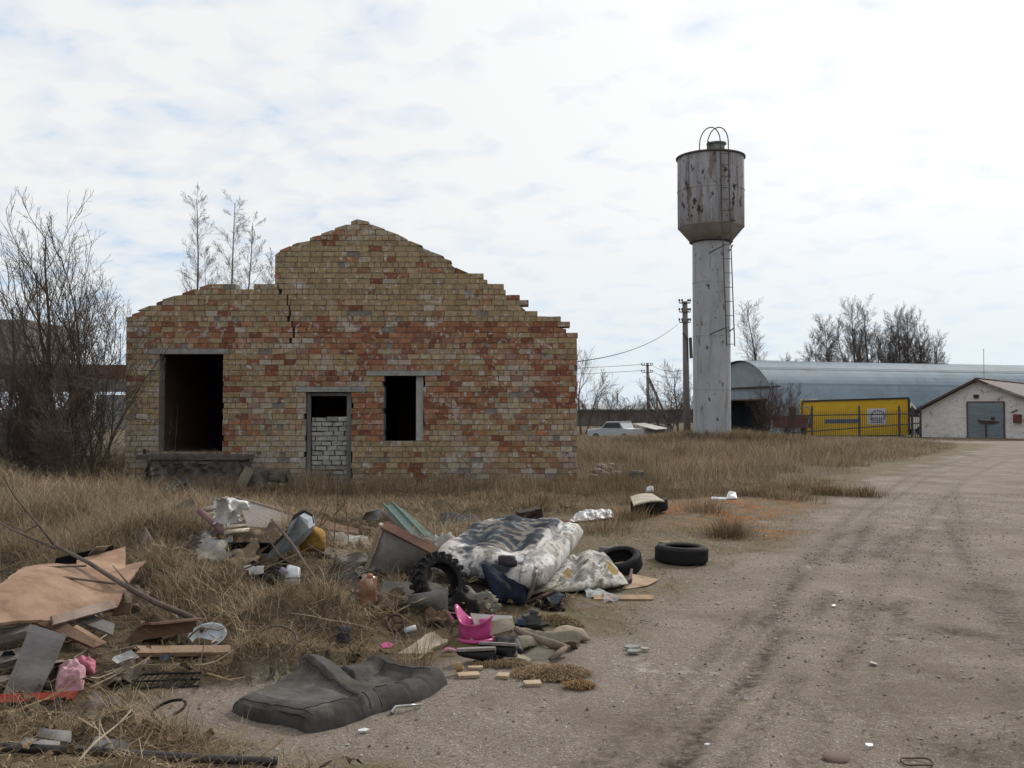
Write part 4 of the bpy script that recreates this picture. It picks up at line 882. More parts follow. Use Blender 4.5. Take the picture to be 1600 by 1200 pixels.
# ------------------------------------------------------------------ dumped rubbish
GRIME[0] = .75
rubber = M('rubber', (.017, .017, .018), (.028, .027, .027), sc_=9, rough=.8, bump=.25, bs=60, spec=.15, spots=[((.09, .08, .07), 12, .62, .75)])
ply = M('plywood', (.32, .20, .13), (.24, .145, .092), sc_=2.2, st=(1, .35, 1), rough=.7, bump=.15, bs=20, spots=[((.37, .265, .18), 1.6, .55, .7), ((.20, .12, .08), 9, .66, .74), ((.24, .17, .12), 3, .6, .75)])
ply_d = M('plywood_dark', (.16, .095, .06), (.10, .06, .04), sc_=4, bump=.3)
greyb = M('grey_board', (.15, .138, .134), (.115, .107, .103), sc_=3, rough=.7, bump=.15, spots=[((.11, .10, .095), 5, .6, .75)])
woodp = M('pale_wood', (.40, .32, .23), (.28, .215, .15), sc_=4, st=(1, 1, 1), bump=.4, bs=30, spots=[((.16, .12, .09), 6, .6, .72)])
woodg = M('weathered_wood', (.21, .18, .155), (.12, .10, .085), sc_=6, bump=.5, bs=35)
white_p = M('white_plastic', (.60, .63, .66), (.52, .55, .58), sc_=3, rough=.4, bump=.05)
blackp = M('black_plastic', (.012, .012, .013), (.022, .021, .021), sc_=6, rough=.6, bump=.1, spec=.12)
def Q(l): return [P(*t) for t in l]
def single(mb, name, mat, label, cat, group=None, smooth=False, off=True): return tag(mb.build(name, mat, smooth=smooth, off=off), label, cat, group)
def board(name, corners, th, mat, label, cat='board', nu=14, nv=10, f=None, wr=.0, ws=4, seed=0, rag=.010, col=None, group=None, smooth=True):
    mb = patch(Q(corners), th, nu, nv, f, wr, ws, seed, rag, col); o = single(mb, name, mat, label, cat, group)
    return o
# --- plywood heap at the left
board('plywood_sheet', [(-60, 992, .28), (184, 944, .24), (226, 880, .30), (40, 892, .36)], .016, ply, 'largest light brown plywood sheet, bowed, lying on the heap at the left', 'plywood sheet', 34, 20, f=lambda u, v: .07 * math.sin(v * math.pi * .9) * (1 - .4 * u) + .025 * math.sin(u * 6 + .5), wr=.008)
board('plywood_sheet', [(84, 976, .25), (184, 948, .23), (178, 936, .26), (80, 962, .29)], .016, M('ply_grey', (.27, .205, .17), (.2, .15, .125), sc_=3, bump=.15), 'narrow greyish plywood edge tucked under the bowed sheet', 'plywood sheet', wr=.004)
board('plywood_sheet', [(118, 905, .34), (196, 900, .30), (196, 853, .36), (120, 876, .37)], .014, M('ply_tan', (.36, .235, .155), (.30, .19, .125), sc_=3, bump=.15), 'tan plywood corner rising behind the fallen branch', 'plywood sheet', wr=.008)
board('plywood_sheet', [(175, 962, .12), (203, 958, .14), (206, 942, .2), (180, 940, .2)], .014, ply_d, 'dark brown plywood end below the bowed sheet', 'plywood sheet', wr=.01)
mb = MB(); mb.prism(Q([(82, 888, .18), (150, 868, .18), (150, 858, .30), (88, 872, .30)]), (.05, .22, .0)); single(mb, 'tarpaulin', M('navy_cloth', (.02, .024, .05), (.035, .038, .07), sc_=6, bump=.3), 'navy blue cloth bundle peeking out behind the bowed plywood', 'cloth')
board('cardboard_flap', [(138, 866, .33), (158, 866, .33), (170, 852, .44), (150, 854, .46)], .006, M('card_pale', (.36, .33, .30)), 'small pale torn card flap above the navy cloth', 'cardboard')
board('grey_board', [(5, 1085, .05), (62, 1084, .05), (104, 992, .27), (48, 976, .30)], .022, greyb, 'smooth grey board leaning on the heap at the left edge', 'board', f=lambda u, v: .006 * math.sin(v * 9), wr=.004)
for i, (c, lb) in enumerate([([(-50, 1050, .10), (30, 1028, .12), (40, 1010, .15), (-50, 1030, .12)], 'thick weathered plank at the left edge beside the grey board'), ([(-50, 1010, .17), (42, 985, .2), (48, 975, .22), (-50, 992, .2)], 'upper weathered plank at the left edge beneath the bowed plywood'), ([(-50, 1082, .05), (12, 1062, .06), (24, 1052, .07), (-50, 1064, .06)], 'lowest weathered plank behind the foot of the grey board')]):
    board('plank', c, .04, woodg, lb, 'plank', 10, 5, wr=.006, seed=i)
board('board', [(100, 988, .17), (146, 1012, .08), (168, 1004, .10), (120, 976, .19)], .02, ply, 'reddish brown board sloping down right of the grey board', 'board', wr=.004)
board('board', [(58, 974, .24), (142, 1010, .1), (150, 1000, .12), (90, 965, .25)], .02, ply_d, 'dark brown board edge above the reddish one', 'board', wr=.004)
board('board', [(120, 968, .18), (176, 992, .11), (180, 975, .14), (135, 955, .2)], .015, greyb, 'small grey board sheltered under the plywood heap', 'board', wr=.004)
board('plank', [(210, 1020, .04), (360, 1019, .05), (360, 1008, .07), (210, 1009, .06)], .03, M('tan_wood', (.30, .20, .13), (.22, .145, .10), sc_=5, bump=.3), 'long straight tan plank lying below the white basin', 'plank', 16, 4, wr=.006)
board('board', [(198, 1000, .03), (300, 985, .10), (318, 968, .20), (236, 975, .16)], .015, ply_d, 'dark curved board with grass on it behind the white basin', 'board', f=lambda u, v: .05 * math.sin(v * 3), wr=.01)
board('red_plank', [(-40, 1100, .02), (112, 1092, .03), (124, 1080, .06), (-40, 1086, .06)], .03, M('red_paint', (.42, .055, .035), (.32, .045, .03), sc_=4, rough=.6, bump=.25, spots=[((.06, .05, .05), 7, .62, .68), ((.25, .16, .13), 9, .66, .72)]), 'flaking bright red plank at the left edge below the pink cloth', 'plank', 20, 4, wr=.006)
# pink cloth heaps
pinkc = M('pink_cloth', (.50, .31, .345), (.36, .17, .215), sc_=9, bump=.3, bs=30, spots=[((.60, .42, .44), 5, .55, .7)])
for i, (cs, th, lb) in enumerate([([(84, 1082, .05), (130, 1078, .05), (135, 1046, .09), (92, 1042, .10)], .13, 'crumpled pale pink cloth nearest to the red plank'), ([(112, 1048, .07), (148, 1055, .07), (150, 1034, .10), (116, 1028, .12)], .12, 'smaller rosy cloth wad behind the crumpled pale pink one')]):
    mb = cushion(Q(cs), th, 70, 56, wr=.065, ws=15, seed=20 + i, pw=2.1); single(mb, 'crumpled_cloth', pinkc if i == 0 else M('rose_cloth', (.50, .17, .235), (.36, .12, .17), sc_=9, bump=.3), lb, 'cloth', smooth=True)
mb = MB(); mb.tube(Q([(48, 1062, .06), (62, 1066, .07), (88, 1078, .05)]), [.02, .03, .015], 8); single(mb, 'log', M('bark_d2', (.06, .045, .035), bump=.6), 'short dark stub of branch lying on the foot of the grey board', 'branch', smooth=True)
# fallen branch with forks
mb = MB()
mb.tube(Q([(318, 985, .05), (300, 965, .10), (240, 940, .22), (190, 912, .32), (140, 880, .40), (85, 852, .46)]), [.022, .022, .02, .017, .015, .013], 8)
mb.tube(Q([(85, 852, .46), (60, 820, .60), (22, 774, .80), (5, 745, .95)]), [.012, .009, .007, .004], 6); mb.tube(Q([(85, 856, .46), (20, 828, .5), (-30, 800, .6)]), [.011, .008, .005], 6)
mb.tube(Q([(60, 820, .6), (40, 830, .55), (0, 815, .6)]), [.006, .005, .003], 5); mb.tube(Q([(180, 912, .32), (100, 902, .36), (30, 897, .38), (-40, 893, .38)]), [.009, .008, .006, .004], 6); mb.tube(Q([(135, 884, .4), (80, 886, .40), (0, 892, .4)]), [.008, .006, .003], 5); mb.tube(Q([(205, 918, .3), (190, 900, .36), (176, 884, .42)]), [.008, .006, .003], 5)
single(mb, 'fallen_branch', M('branch_bark', (.15, .115, .095), (.10, .075, .065), sc_=7, bump=.4), 'long forked bare branch lying across the plywood at the left', 'branch', smooth=True, off=False)
# pale basin
mb = MB(); c = P(326, 996, .02); m4 = Matrix.Translation(c) @ Matrix.Rotation(R(48), 4, 'X') @ Matrix.Rotation(R(-8), 4, 'Y') @ Matrix.Diagonal((.88, .62, .8, 1))
mb.lathe([(.001, 0), (.085, .003), (.105, .02), (.138, .065), (.150, .068), (.152, .062), (.142, .058), (.112, .012), (.09, -.008), (.001, -.01)], m4 @ Matrix.Translation((0, 0, -.03)) , 40)
single(mb, 'basin', M('pale_enamel', (.62, .67, .72), (.54, .60, .66), sc_=3, rough=.25, bump=0, spots=[((.25, .2, .17), 9, .66, .74)]), 'pale blue-white enamel basin tipped up in the straw', 'basin', smooth=True)
mb = MB(); mb.prism(Q([(218, 862, .04), (238, 862, .04), (234, 838, .17), (226, 824, .23), (217, 836, .16)]), (.0, .03, .0)); single(mb, 'post_stub', woodg, 'grey splintered board stub standing in the grass of the left mound', 'board')
# black pipe and grey strips at the lower left
mb = MB(); mb.tube([P(4, 1168, .035), P(120, 1173, .035), P(230, 1180, .03), P(330, 1186, .028), P(432, 1190, .024)], [.020, .021, .020, .020, .020], 16, smooth=5); mb.lathe([(.021, 0), (.023, .05)], Matrix.Translation(P(432, 1190, .024)) @ Matrix.Rotation(R(90), 4, 'Y') @ Matrix.Translation((0, 0, -.05)), 16); single(mb, 'pipe', M('black_pipe', (.028, .024, .027), (.045, .036, .036), sc_=8, rough=.45, bump=.1, spots=[((.12, .09, .075), 6, .6, .75)]), 'long black plastic pipe along the bottom left corner', 'pipe', smooth=True)
for i, (c, lb) in enumerate([([(56, 1150, .03), (110, 1160, .03), (112, 1142, .06), (62, 1136, .07)], 'left one of the grey laths above the black pipe'), ([(142, 1166, .03), (196, 1172, .03), (202, 1160, .06), (150, 1150, .06)], 'right one of the grey laths above the black pipe'), ([(30, 1165, .03), (92, 1170, .03), (95, 1158, .05), (38, 1152, .06)], 'grey lath half buried under straw touching the black pipe')]):
    board('lath', c, .012, M('grey_lath', (.27, .255, .25), (.20, .19, .185), sc_=5, bump=.3), lb, 'lath', 8, 4, wr=.004, seed=i)
mb = MB(); cc = P(264, 1118, .01); pts = []
for i in range(25): a = R(-60 + 300 * i / 24); pts.append(cc + Vector((.085 * math.cos(a), .065 * math.sin(a), .035 + .03 * math.sin(a + .6))))
mb.tube(pts, .008, 8); single(mb, 'hose_loop', rubber, 'black rubber hose loop lying in straw left of the grey cushion', 'hose', smooth=True)
mb = MB()
for i in range(11):
    a, b = P(206 + i * 9.5, 1076 - i * .4, .01), P(222 + i * 9.2, 1054 - i * .3, .05); mb.tube([a, a.lerp(b, .5) + Vector((0, 0, .015)), b], .004, 5)
for v in (0, .5, 1): mb.tube([P(206, 1076, .015).lerp(P(222, 1054, .055), v), P(258, 1073, .015).lerp(P(270, 1052, .055), v), P(311, 1072, .015).lerp(P(315, 1051, .055), v)], .007, 6)
single(mb, 'wire_rack', blackp, 'black wire rack lying flat between the pink cloth and the grey cushion', 'rack')
# sticks near the cushion: bent twig loop
for i, (pl, r, lb) in enumerate([([(388, 1072, .0), (392, 1020, .10), (402, 992, .20), (430, 978, .26), (455, 985, .22), (462, 1000, .18), (440, 1030, .1), (420, 1062, .02)], .008, 'bent bare stick arching over the straw behind the grey cushion'), ([(300, 1080, .0), (312, 1040, .06), (320, 1000, .14)], .005, 'thin upright stalk right of the white basin'), ([(434, 905, .10), (478, 905, .15), (500, 935, .15)], .006, 'dark crooked stick in front of the white canister'), ([(425, 812, .42), (455, 848, .36), (476, 880, .26), (497, 912, .12), (503, 928, .05)], .013, 'long grey stick crossing in front of the slumped armchair'), ([(418, 838, .36), (440, 870, .25), (470, 886, .18), (490, 890, .12)], .008, 'shorter dark stick crossing the long grey one'), ([(480, 850, .25), (530, 878, .2), (575, 892, .16), (610, 905, .1)], .007, 'thin long twig running from the armchair to the broken cabinet')]):
    mb = MB(); q = Q(pl); mb.tube(q, [r * (1 - .5 * k / len(q)) for k in range(len(q))], 6, smooth=6); single(mb, 'stick', M('branch_bark', (.15,) * 3) if i != 2 else bark_d, lb, 'stick', smooth=True, off=False)
# --- foreground upholstered cushion shell
A0 = P(478, 1147, 0); B0 = P(704, 1070, 0); dA = (B0 - A0); LN = dA.length; dA.normalize(); pA = Vector((-dA.y, dA.x, 0))
def cw(s_): return .60 + .46 * s_ - .54 * s_ * s_
def ctr(t): return .375 + .25 * t                 # the raised band runs obliquely across
def sm1(a, b, x): return float(ss(a, b, x))
def cush_h(s, t):                                 # t in metres across
    h = .098 - .012 * s
    d = s - ctr(t); band = sm1(-.075, -.045, d) * (1 - sm1(.045, .062, d))
    h += band * (.022 + .065 * sm1(.05, .6, t))
    h += .05 * math.exp(-((d + .075) / .10) ** 2) * sm1(.1, .6, t)              # panel climbs to the band
    h += .020 * math.exp(-((t - .07) / .08) ** 2)                                # front roll
    wdt = .02 + .17 * max(0, t - .12)
    hole = sm1(.060, .068, d) * (1 - sm1(.068 + wdt, .082 + wdt * 1.25, d)) * sm1(.13, .2, t)
    right = sm1(.075 + wdt, .11 + wdt, d)
    h += right * (-.045 * sm1(.14, .22, t) * (1 - sm1(.80, .90, s)) * (1 - .6 * sm1(.36, .46, t)) + .030 * sm1(.40, .47, t) + .02 * sm1(.84, .9, s))
    h = h * (1 - hole) + .022 * hole
    return h, hole, band, right
mb = MB(); NU, NV = 170, 110; pts = []; colr = []
for j in range(NV):
    tv = .5 + .5 * math.sin((j / (NV - 1) - .5) * math.pi)
    for i in range(NU):
        su = .5 + .5 * math.sin((i / (NU - 1) - .5) * math.pi)
        es = max(0., 1 - abs(2 * su - 1) ** 16) ** .40; et = max(0., 1 - abs(2 * tv - 1) ** 9) ** .42
        t = tv * cw(su); h, hole, band, right = cush_h(su, t); h *= es * et
        bow = -.075 * math.sin(su * math.pi) * (1 - tv) - .02 * math.sin(su * 11) * (1 - tv)
        x = A0 + dA * (su * LN + .02 * math.sin(tv * 7) * (1 if su < .02 or su > .98 else 0)) + pA * (t + bow)
        w = .007 * nz3(x, 6, 2) + .004 * nz3(x, 15, 4) - .007 * max(0, 1 - 7 * abs(nz3(x, 4.5, 12))) * sm1(-.1, .25, nz3(x, 3, 15)) - .003 * max(0, 1 - 5 * abs(nz3(x, 11, 17)))
        cr = -.013 * math.exp(-((su - .62 - .08 * tv) / .012) ** 2) * (1 - sm1(.22, .34, tv)) - .012 * math.exp(-((su - .30 + .1 * tv) / .012) ** 2) * (1 - sm1(.15, .3, tv)) - .010 * math.exp(-((su - .78 + .06 * tv) / .010) ** 2) * (1 - sm1(.22, .34, tv))
        pts.append(Vector((x.x, x.y, Hs(x.x, x.y) - .010 + h + (w + cr) * et * es)))
        pan = (.11 < su < ctr(t) - .07 and .10 < t < cw(su) - .06) or (right > .8 and .16 < t < .38 and su < .86)
        k = 1.30 if pan else (.90 if band < .5 else 1.05)
        colr.append((.010, .010, .010) if hole > .6 else (.098 * k, .092 * k, .088 * k))
mb.grid(pts, NU, NV, colr)
fabric = M('grey_upholstery', (1, 1, 1), (.70, .69, .68), sc_=7, rough=.95, bump=.35, bs=160, attr=True, spec=.1, spots=[((.17, .155, .14), 4, .58, .76), ((.045, .042, .04), 3, .62, .78)])
cu = mb.build('seat_cushion', fabric, smooth=True); tag(cu, 'large sagging grey upholstered cushion lying on the gravel in the foreground', 'cushion')
def on_c(s, t, o=.002):
    t = t / cw(s); t = min(.999, max(.001, t)); i = min(NU - 1, max(0, int(round((math.asin(2 * s - 1) / math.pi + .5) * (NU - 1))))); j = min(NV - 1, max(0, int(round((math.asin(2 * t - 1) / math.pi + .5) * (NV - 1))))); return pts[j * NU + i] + Vector((0, 0, o))
TT = [k / 30 for k in range(1, 20)]
for sm in ([(ctr(t) - .06, t) for t in TT[1:]], [(ctr(t) + .058, t) for t in TT[1:5]], [(.045 + .008 * math.sin(t * 9), t) for t in TT[:17]], [(s, .10 + .01 * math.sin(s * 20)) for s in [.05 + k * .02 for k in range(16)]], [(s, .15 + .01 * math.sin(s * 20)) for s in [.52 + k * .02 for k in range(18)]], [(s, .40 + .02 * math.sin(s * 8)) for s in [.78 + k * .02 for k in range(7)]], [(.885, t) for t in TT[1:13]], [(.37, t) for t in (.004, .012, .03, .05, .07)], [(.44, t) for t in (.004, .012, .03, .05, .07)]):
    m2 = MB(); m2.tube([on_c(a, b) for a, b in sm], .0026, 5, smooth=3); m2.build('seam', M('dark_piping', (.03, .028, .027)), cu, True, off=False)
mb = MB(); mb.tube(Q([(612, 1114, .01), (618, 1104, .03), (640, 1102, .03), (660, 1101, .015)]), [.012, .008, .007, .006], 8); single(mb, 'door_handle', M('steel', (.45, .44, .43), (.3, .3, .3), rough=.3, metal=.8, bump=0), 'bent steel handle on the gravel right of the grey cushion', 'handle', smooth=True)
def shard(px, py, s, mat, label, seed, name='shard', cat='scrap', rot=0., th=.004, asp=.5, tilt=.1):
    rng = random.Random(seed); c = P(px, py, .012); D = c.y; k = rng.randint(5, 7); sz = s * D / FPX / 2.4
    pl = []
    for i in range(k):
        a = 2 * math.pi * i / k; r = sz * rng.uniform(.7, 1.1); v = Vector((r * math.cos(a), r * math.sin(a) * asp * 1.6, 0)); v.z = tilt * v.y + .1 * v.x * rng.uniform(-1, 1) * .3; v = Matrix.Rotation(rot, 3, 'Z') @ v; pl.append(c + v)
    mb = MB(); mb.prism(pl, (0, 0, th)); return single(mb, name, mat, label, cat)
shard(568, 1141, 24, white_p, 'white plastic splinter on the gravel below the grey cushion', 3, rot=.3, asp=.35)
# --- far left: black boxes
for c, a, sz, lb, in ((P(278, 768, .25), 10, (.36, .28, .24), 'black box tipped on the straw below the masonry platform'), (P(291, 800, .12), -25, (.20, .2, .26), 'smaller black box just below the tipped one')):
    mb = MB(); m3 = Matrix.Rotation(R(a), 3, 'Z') @ Matrix.Rotation(R(-22), 3, 'Y') @ Matrix.Rotation(R(15), 3, 'X'); mb.box(c, sz, m3); mb.box(c + m3 @ Vector((0, -sz[1] / 2 - .01, 0)), (sz[0] * .86, .02, sz[2] * .8), m3); single(mb, 'black_box', blackp, lb, 'box')
# cream cot side with white bag
cream = M('cream_paint', (.50, .45, .38), (.38, .33, .27), sc_=5, bump=.2, spots=[((.2, .15, .12), 7, .62, .72)])
cot = thing('cot_frame', 'broken cream cot frame lying behind the straw mound', 'cot', P(350, 830))
mb = MB(); q = Q([(312, 798, .30), (350, 832, .18), (388, 828, .12), (372, 785, .35)])
mb.tube([q[0], q[1]], .028, 8); mb.build('front_rail', M('rose_paint', (.20, .11, .11), (.14, .08, .08)), cot, True)
mb = MB(); mb.tube([q[1], q[2]], .02, 8); mb.tube([q[2], q[3]], .016, 8); mb.tube([q[3], q[0]], .022, 8); mb.build('side_rail', cream, cot, True)
mb = MB()
for t in (.2, .4, .6, .8): mb.bar(q[0].lerp(q[1], t), q[3].lerp(q[2], t), .04, .015)
mb.build('slats', cream, cot)
wb_ = M('white_bag', (.72, .71, .69), (.58, .57, .55), sc_=8, rough=.5, bump=.2, spots=[((.4, .38, .35), 4, .62, .75)])
mb = patch(Q([(336, 826, .20), (376, 822, .20), (368, 788, .42), (336, 782, .44)]), .012, 46, 46, f=lambda u, v: .05 + .05 * math.sin(v * 3.1) * math.sin(u * 3.1), wr=.08, ws=12, seed=4, rag=.10); single(mb, 'plastic_bag', wb_, 'white plastic bag draped over the cream cot frame', 'bag', smooth=True)
mb = patch(Q([(350, 804, .34), (386, 798, .33), (384, 784, .42), (352, 778, .44)]), .012, 40, 34, f=lambda u, v: .04 + .05 * math.sin(v * 3.1), wr=.085, ws=15, seed=6, rag=.12); single(mb, 'plastic_bag', wb_, 'smaller knotted white bag top hanging over the grey panel edge', 'bag', smooth=True)
board('laminate_sheet', [(385, 822, .14), (462, 828, .08), (466, 806, .20), (360, 778, .36)], .02, M('grey_laminate', (.19, .17, .16), (.145, .13, .125), sc_=3, rough=.6, bump=.1), 'flat dark grey laminate panel behind the white bag', 'panel', wr=.004)
mb = MB(); mb.bar(P(366, 777, .37), P(470, 806, .21), .03, .03); single(mb, 'edge_strip', M('pale_edge', (.36, .29, .25)), 'pale wooden strip along the back edge of the dark grey panel', 'strip')
# armchair remnant: white side panel with ochre foam
arm = thing('broken_armchair', 'broken armchair with a white side panel and torn ochre foam, tipped over', 'armchair', P(455, 878))
sd = Q([(414, 872, .06), (428, 872, .05), (470, 850, .20), (483, 826, .40), (480, 812, .47), (468, 806, .50), (455, 815, .47), (445, 838, .34), (425, 858, .16)])
mb = MB(); mb.prism(sd, Vector((.03, .10, .02))); mb.build('side_panel', M('bluish_panel', (.46, .50, .54), (.38, .42, .46), sc_=3, bump=.1), arm)
mb = MB(); mb.tube([p + Vector((.01, .09, .03)) for p in sd[3:] + sd[:1]], .018, 6); mb.build('piping', M('dark_piping', (.03,) * 3), arm, True)
foam = M('ochre_foam', (.36, .215, .05), (.25, .145, .035), sc_=6, bump=.6, bs=40, spots=[((.10, .06, .03), 5, .62, .7)])
mb = cushion(Q([(470, 862, .12), (506, 862, .12), (500, 826, .30), (474, 815, .38)]), .24, 40, 34, wr=.03, ws=9, seed=9, pw=3); mb.build('foam', foam, arm, True)
shard(398, 873, 22, M('peach_plastic', (.52, .27, .18), (.45, .23, .15)), 'small peach plastic wedge in the straw below the cot frame', 5, tilt=.9)
can = thing('canister', 'white plastic canister half sunk in the straw below the armchair', 'canister', P(457, 908))
mb = cushion(Q([(445, 908, .05), (468, 914, .03), (470, 892, .10), (447, 888, .11)]), .13, 30, 24, wr=.004, pw=6); mb.build('body', white_p, can, True)
mb = MB(); c = P(444, 893, .13); mb.lathe([(.022, -.02), (.022, .03), (.018, .035), (.001, .035)], Matrix.Translation(c) @ Matrix.Rotation(R(-55), 4, 'Y'), 14); mb.build('cap', M('lilac_cap', (.23, .2, .28)), can, True)
bot = thing('plastic_bottle', 'crushed amber plastic bottle standing tilted before the broken cabinet', 'bottle', P(575, 945))
c0, c1 = P(573, 944, .02), P(578, 900, .26); ax = (c1 - c0).normalized(); rot = Vector((0, 0, 1)).rotation_difference(ax).to_matrix().to_4x4(); l = (c1 - c0).length
amb = M('amber_plastic', (.27, .125, .08), (.40, .25, .18), sc_=6, rough=.15, bump=.05, spec=.6)
mb = MB(); mb.lathe([(.001, 0), (.045, .0), (.058, .012), (.062, l * .2), (.050, l * .30), (.058, l * .42), (.058, l * .75), (.04, l * .92), (.02, l * .98), (.001, l * .985)], Matrix.Translation(c0) @ rot, 24, mod=lambda a, r, z: .015 * math.sin(3 * a + z * 26) * (r > .03)); mb.build('body', amb, bot, True)
mb = MB(); mb.lathe([(.022, l * .97), (.022, l * 1.04), (.001, l * 1.045)], Matrix.Translation(c0) @ rot, 14); mb.build('cap', M('brown_cap', (.3, .13, .08)), bot, True)
# broken cabinet
cab = thing('broken_cabinet', 'broken cabinet carcass with a pale back panel and red-brown edge', 'cabinet', P(620, 900))
q = Q([(574, 897, .02), (600, 822, .46), (690, 868, .28), (655, 893, .08)])
mb = patch([q[0], q[3], q[2], q[1]], .02, 14, 10, wr=.006); mb.build('back_panel', M('pale_hardboard', (.33, .31, .285), (.26, .24, .22), sc_=4, bump=.2, spots=[((.16, .12, .09), 5, .62, .75)]), cab, True)
mb = MB(); mb.bar(q[1] + Vector((0, -.02, .01)), q[2] + Vector((0, -.02, .01)), .09, .025, up=(0, -.6, 1)); mb.build('top_edge', M('redbrown_edge', (.17, .09, .06), (.11, .06, .045)), cab)
mb = MB(); mb.bar(q[0] + Vector((-.02, -.02, 0)), q[1] + Vector((-.02, -.02, .02)), .03, .07, up=(0, 1, 0)); mb.build('side_edge', woodp, cab)
mb = MB(); mb.prism(Q([(588, 885, .09), (640, 892, .06), (645, 878, .10), (592, 873, .14)]), (0, .02, .02)); mb.build('shelf', M('redbrown_edge', (.1,) * 3), cab)
gs = thing('gutter_strip', 'pale green metal gutter strip leaning behind the broken cabinet', 'gutter', P(630, 845))
a, b = P(606, 790, .42), P(658, 846, .16); mb = MB(); mb.bar(a, b, .10, .008, up=(0, -.5, 1)); mb.bar(a + Vector((-.05, -.02, .02)), b + Vector((-.05, -.02, .02)), .012, .04, up=(0, -.5, 1)); mb.bar(a + Vector((.055, .02, .03)), b + Vector((.055, .02, .03)), .012, .04, up=(0, -.5, 1)); mb.build('channel', M('green_metal', (.17, .26, .225), (.13, .20, .175), sc_=4, rough=.5, bump=.1), gs)
mb = MB(); mb.bar(a + Vector((.12, .06, -.04)), b + Vector((.15, .05, .0)), .08, .01, up=(.3, -.5, 1)); mb.build('flange', M('green_dark', (.10, .145, .12)), gs)
mb = MB(); mb.tube(Q([(598, 800, .34), (612, 808, .34), (632, 826, .26), (655, 838, .2), (676, 850, .15), (700, 852, .13)]), [.02, .035, .03, .035, .04, .03], 10); single(mb, 'felt_roll', M('felt', (.22, .19, .165), (.15, .125, .11), sc_=8, bump=.5), 'grey-brown felt roll snaking beside the green gutter strip', 'roll', smooth=True)
mb = cushion(Q([(695, 852, .05), (728, 850, .05), (726, 835, .12), (696, 838, .12)]), .10, 24, 20, wr=.03, ws=10, seed=3, pw=2.5); single(mb, 'felt_wad', M('felt_tan', (.25, .20, .15), (.16, .13, .1), sc_=8, bump=.5), 'crumpled tan felt wad behind the left end of the mattress', 'cloth', smooth=True)
board('cloth_rag', [(565, 812, .16), (592, 812, .18), (600, 794, .30), (572, 800, .28)], .01, M('stripe_rag', (.25, .235, .23), (.13, .12, .13), sc_=14, st=(1, 4, 1), bump=.3), 'striped grey rag left of the green gutter strip', 'rag', wr=.02, ws=9)
for i, (c, m_, lb) in enumerate([([(500, 850, .06), (578, 856, .04), (575, 838, .12), (505, 830, .14)], cream, 'pale slatted board lying between the armchair and the cabinet'), ([(490, 822, .18), (560, 834, .14), (560, 826, .16), (492, 810, .22)], M('redbrown_edge', (.1,) * 3), 'reddish lath behind the pale slatted board'), ([(505, 870, .02), (570, 873, .02), (575, 860, .05), (508, 856, .06)], woodg, 'weathered board below the pale slatted one')]):
    board('board', c, .018, m_, lb, 'board', 10, 5, wr=.008, seed=i)
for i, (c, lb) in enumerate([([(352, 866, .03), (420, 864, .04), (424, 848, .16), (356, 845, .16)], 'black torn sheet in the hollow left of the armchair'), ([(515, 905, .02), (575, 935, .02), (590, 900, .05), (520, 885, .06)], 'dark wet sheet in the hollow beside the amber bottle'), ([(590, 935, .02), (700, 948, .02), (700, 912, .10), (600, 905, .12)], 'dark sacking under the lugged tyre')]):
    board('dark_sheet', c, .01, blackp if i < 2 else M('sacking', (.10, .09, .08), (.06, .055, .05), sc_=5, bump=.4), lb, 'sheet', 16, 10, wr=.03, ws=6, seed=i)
board('sack', [(632, 948, .02), (700, 956, .02), (700, 920, .16), (640, 930, .12)], .02, M('grey_sack', (.15, .14, .13), (.10, .095, .09), sc_=6, bump=.3), 'smooth grey sack folded in front of the lugged tyre', 'sack', 18, 12, f=lambda u, v: .05 * math.sin(v * 3) * math.sin(u * 3), wr=.015)
# tyres
def tyre(name, c, Ro, w, m4, label, lug=False, mat=rubber, group=None):
    t = thing(name, label, 'tyre', c, group); m = Matrix.Translation(c) @ m4; ri = Ro * .66; h = w / 2
    pf = [(ri, -h * .72), (ri + .01, -h * .86), (Ro * .82, -h), (Ro * .95, -h * .9), (Ro, -h * .7)] + [(Ro + .006 * (1 - (k / 3 - 1) ** 2), h * .7 * (k / 3 - 1)) for k in range(1, 6)] + [(Ro, h * .7), (Ro * .95, h * .9), (Ro * .82, h), (ri + .01, h * .86), (ri, h * .72), (ri + .022, h * .6), (Ro * .93, h * .66), (Ro * .95, 0), (Ro * .93, -h * .66), (ri + .022, -h * .6)]
    mb = MB(); n_ = 96
    mb.lathe(pf, m, n_, True); mb.build('carcass', mat, t, True)
    mb = MB()
    if lug:
        for i in range(22):
            for s in (-1, 1):
                a = 2 * math.pi * (i + (s > 0) * .5) / 22; r3 = Matrix.Rotation(a, 4, 'Z') @ Matrix.Translation((Ro + .008, 0, s * h * .48)) @ Matrix.Rotation(s * .5, 4, 'X'); q = m @ r3; mb.box(q.translation, (.035, .03, h * .8), q.to_3x3())
                r3 = Matrix.Rotation(a, 4, 'Z') @ Matrix.Translation((Ro * .93, 0, s * h * .92)); q = m @ r3; mb.box(q.translation, (Ro * .13, .026, .02), q.to_3x3())
    else:
        for i in range(72):
            for s in (-1, 1):
                a = 2 * math.pi * (i + (s > 0) * .5) / 72; r3 = Matrix.Rotation(a, 4, 'Z') @ Matrix.Translation((Ro + .003, 0, s * h * .36)) @ Matrix.Rotation(s * .6, 4, 'X'); q = m @ r3; mb.box(q.translation, (.012, .012, h * .66), q.to_3x3())
    mb.build('tread', mat, t); return t
I4 = Matrix.Identity(4)
c = P(1070, 884, 0); kk = c.y / FPX; tyre('car_tyre', c + Vector((0, .20, .095)), 40.5 * kk, .19, Matrix.Rotation(R(1.5), 4, 'Y'), 'clean black car tyre lying flat alone at the edge of the gravel')
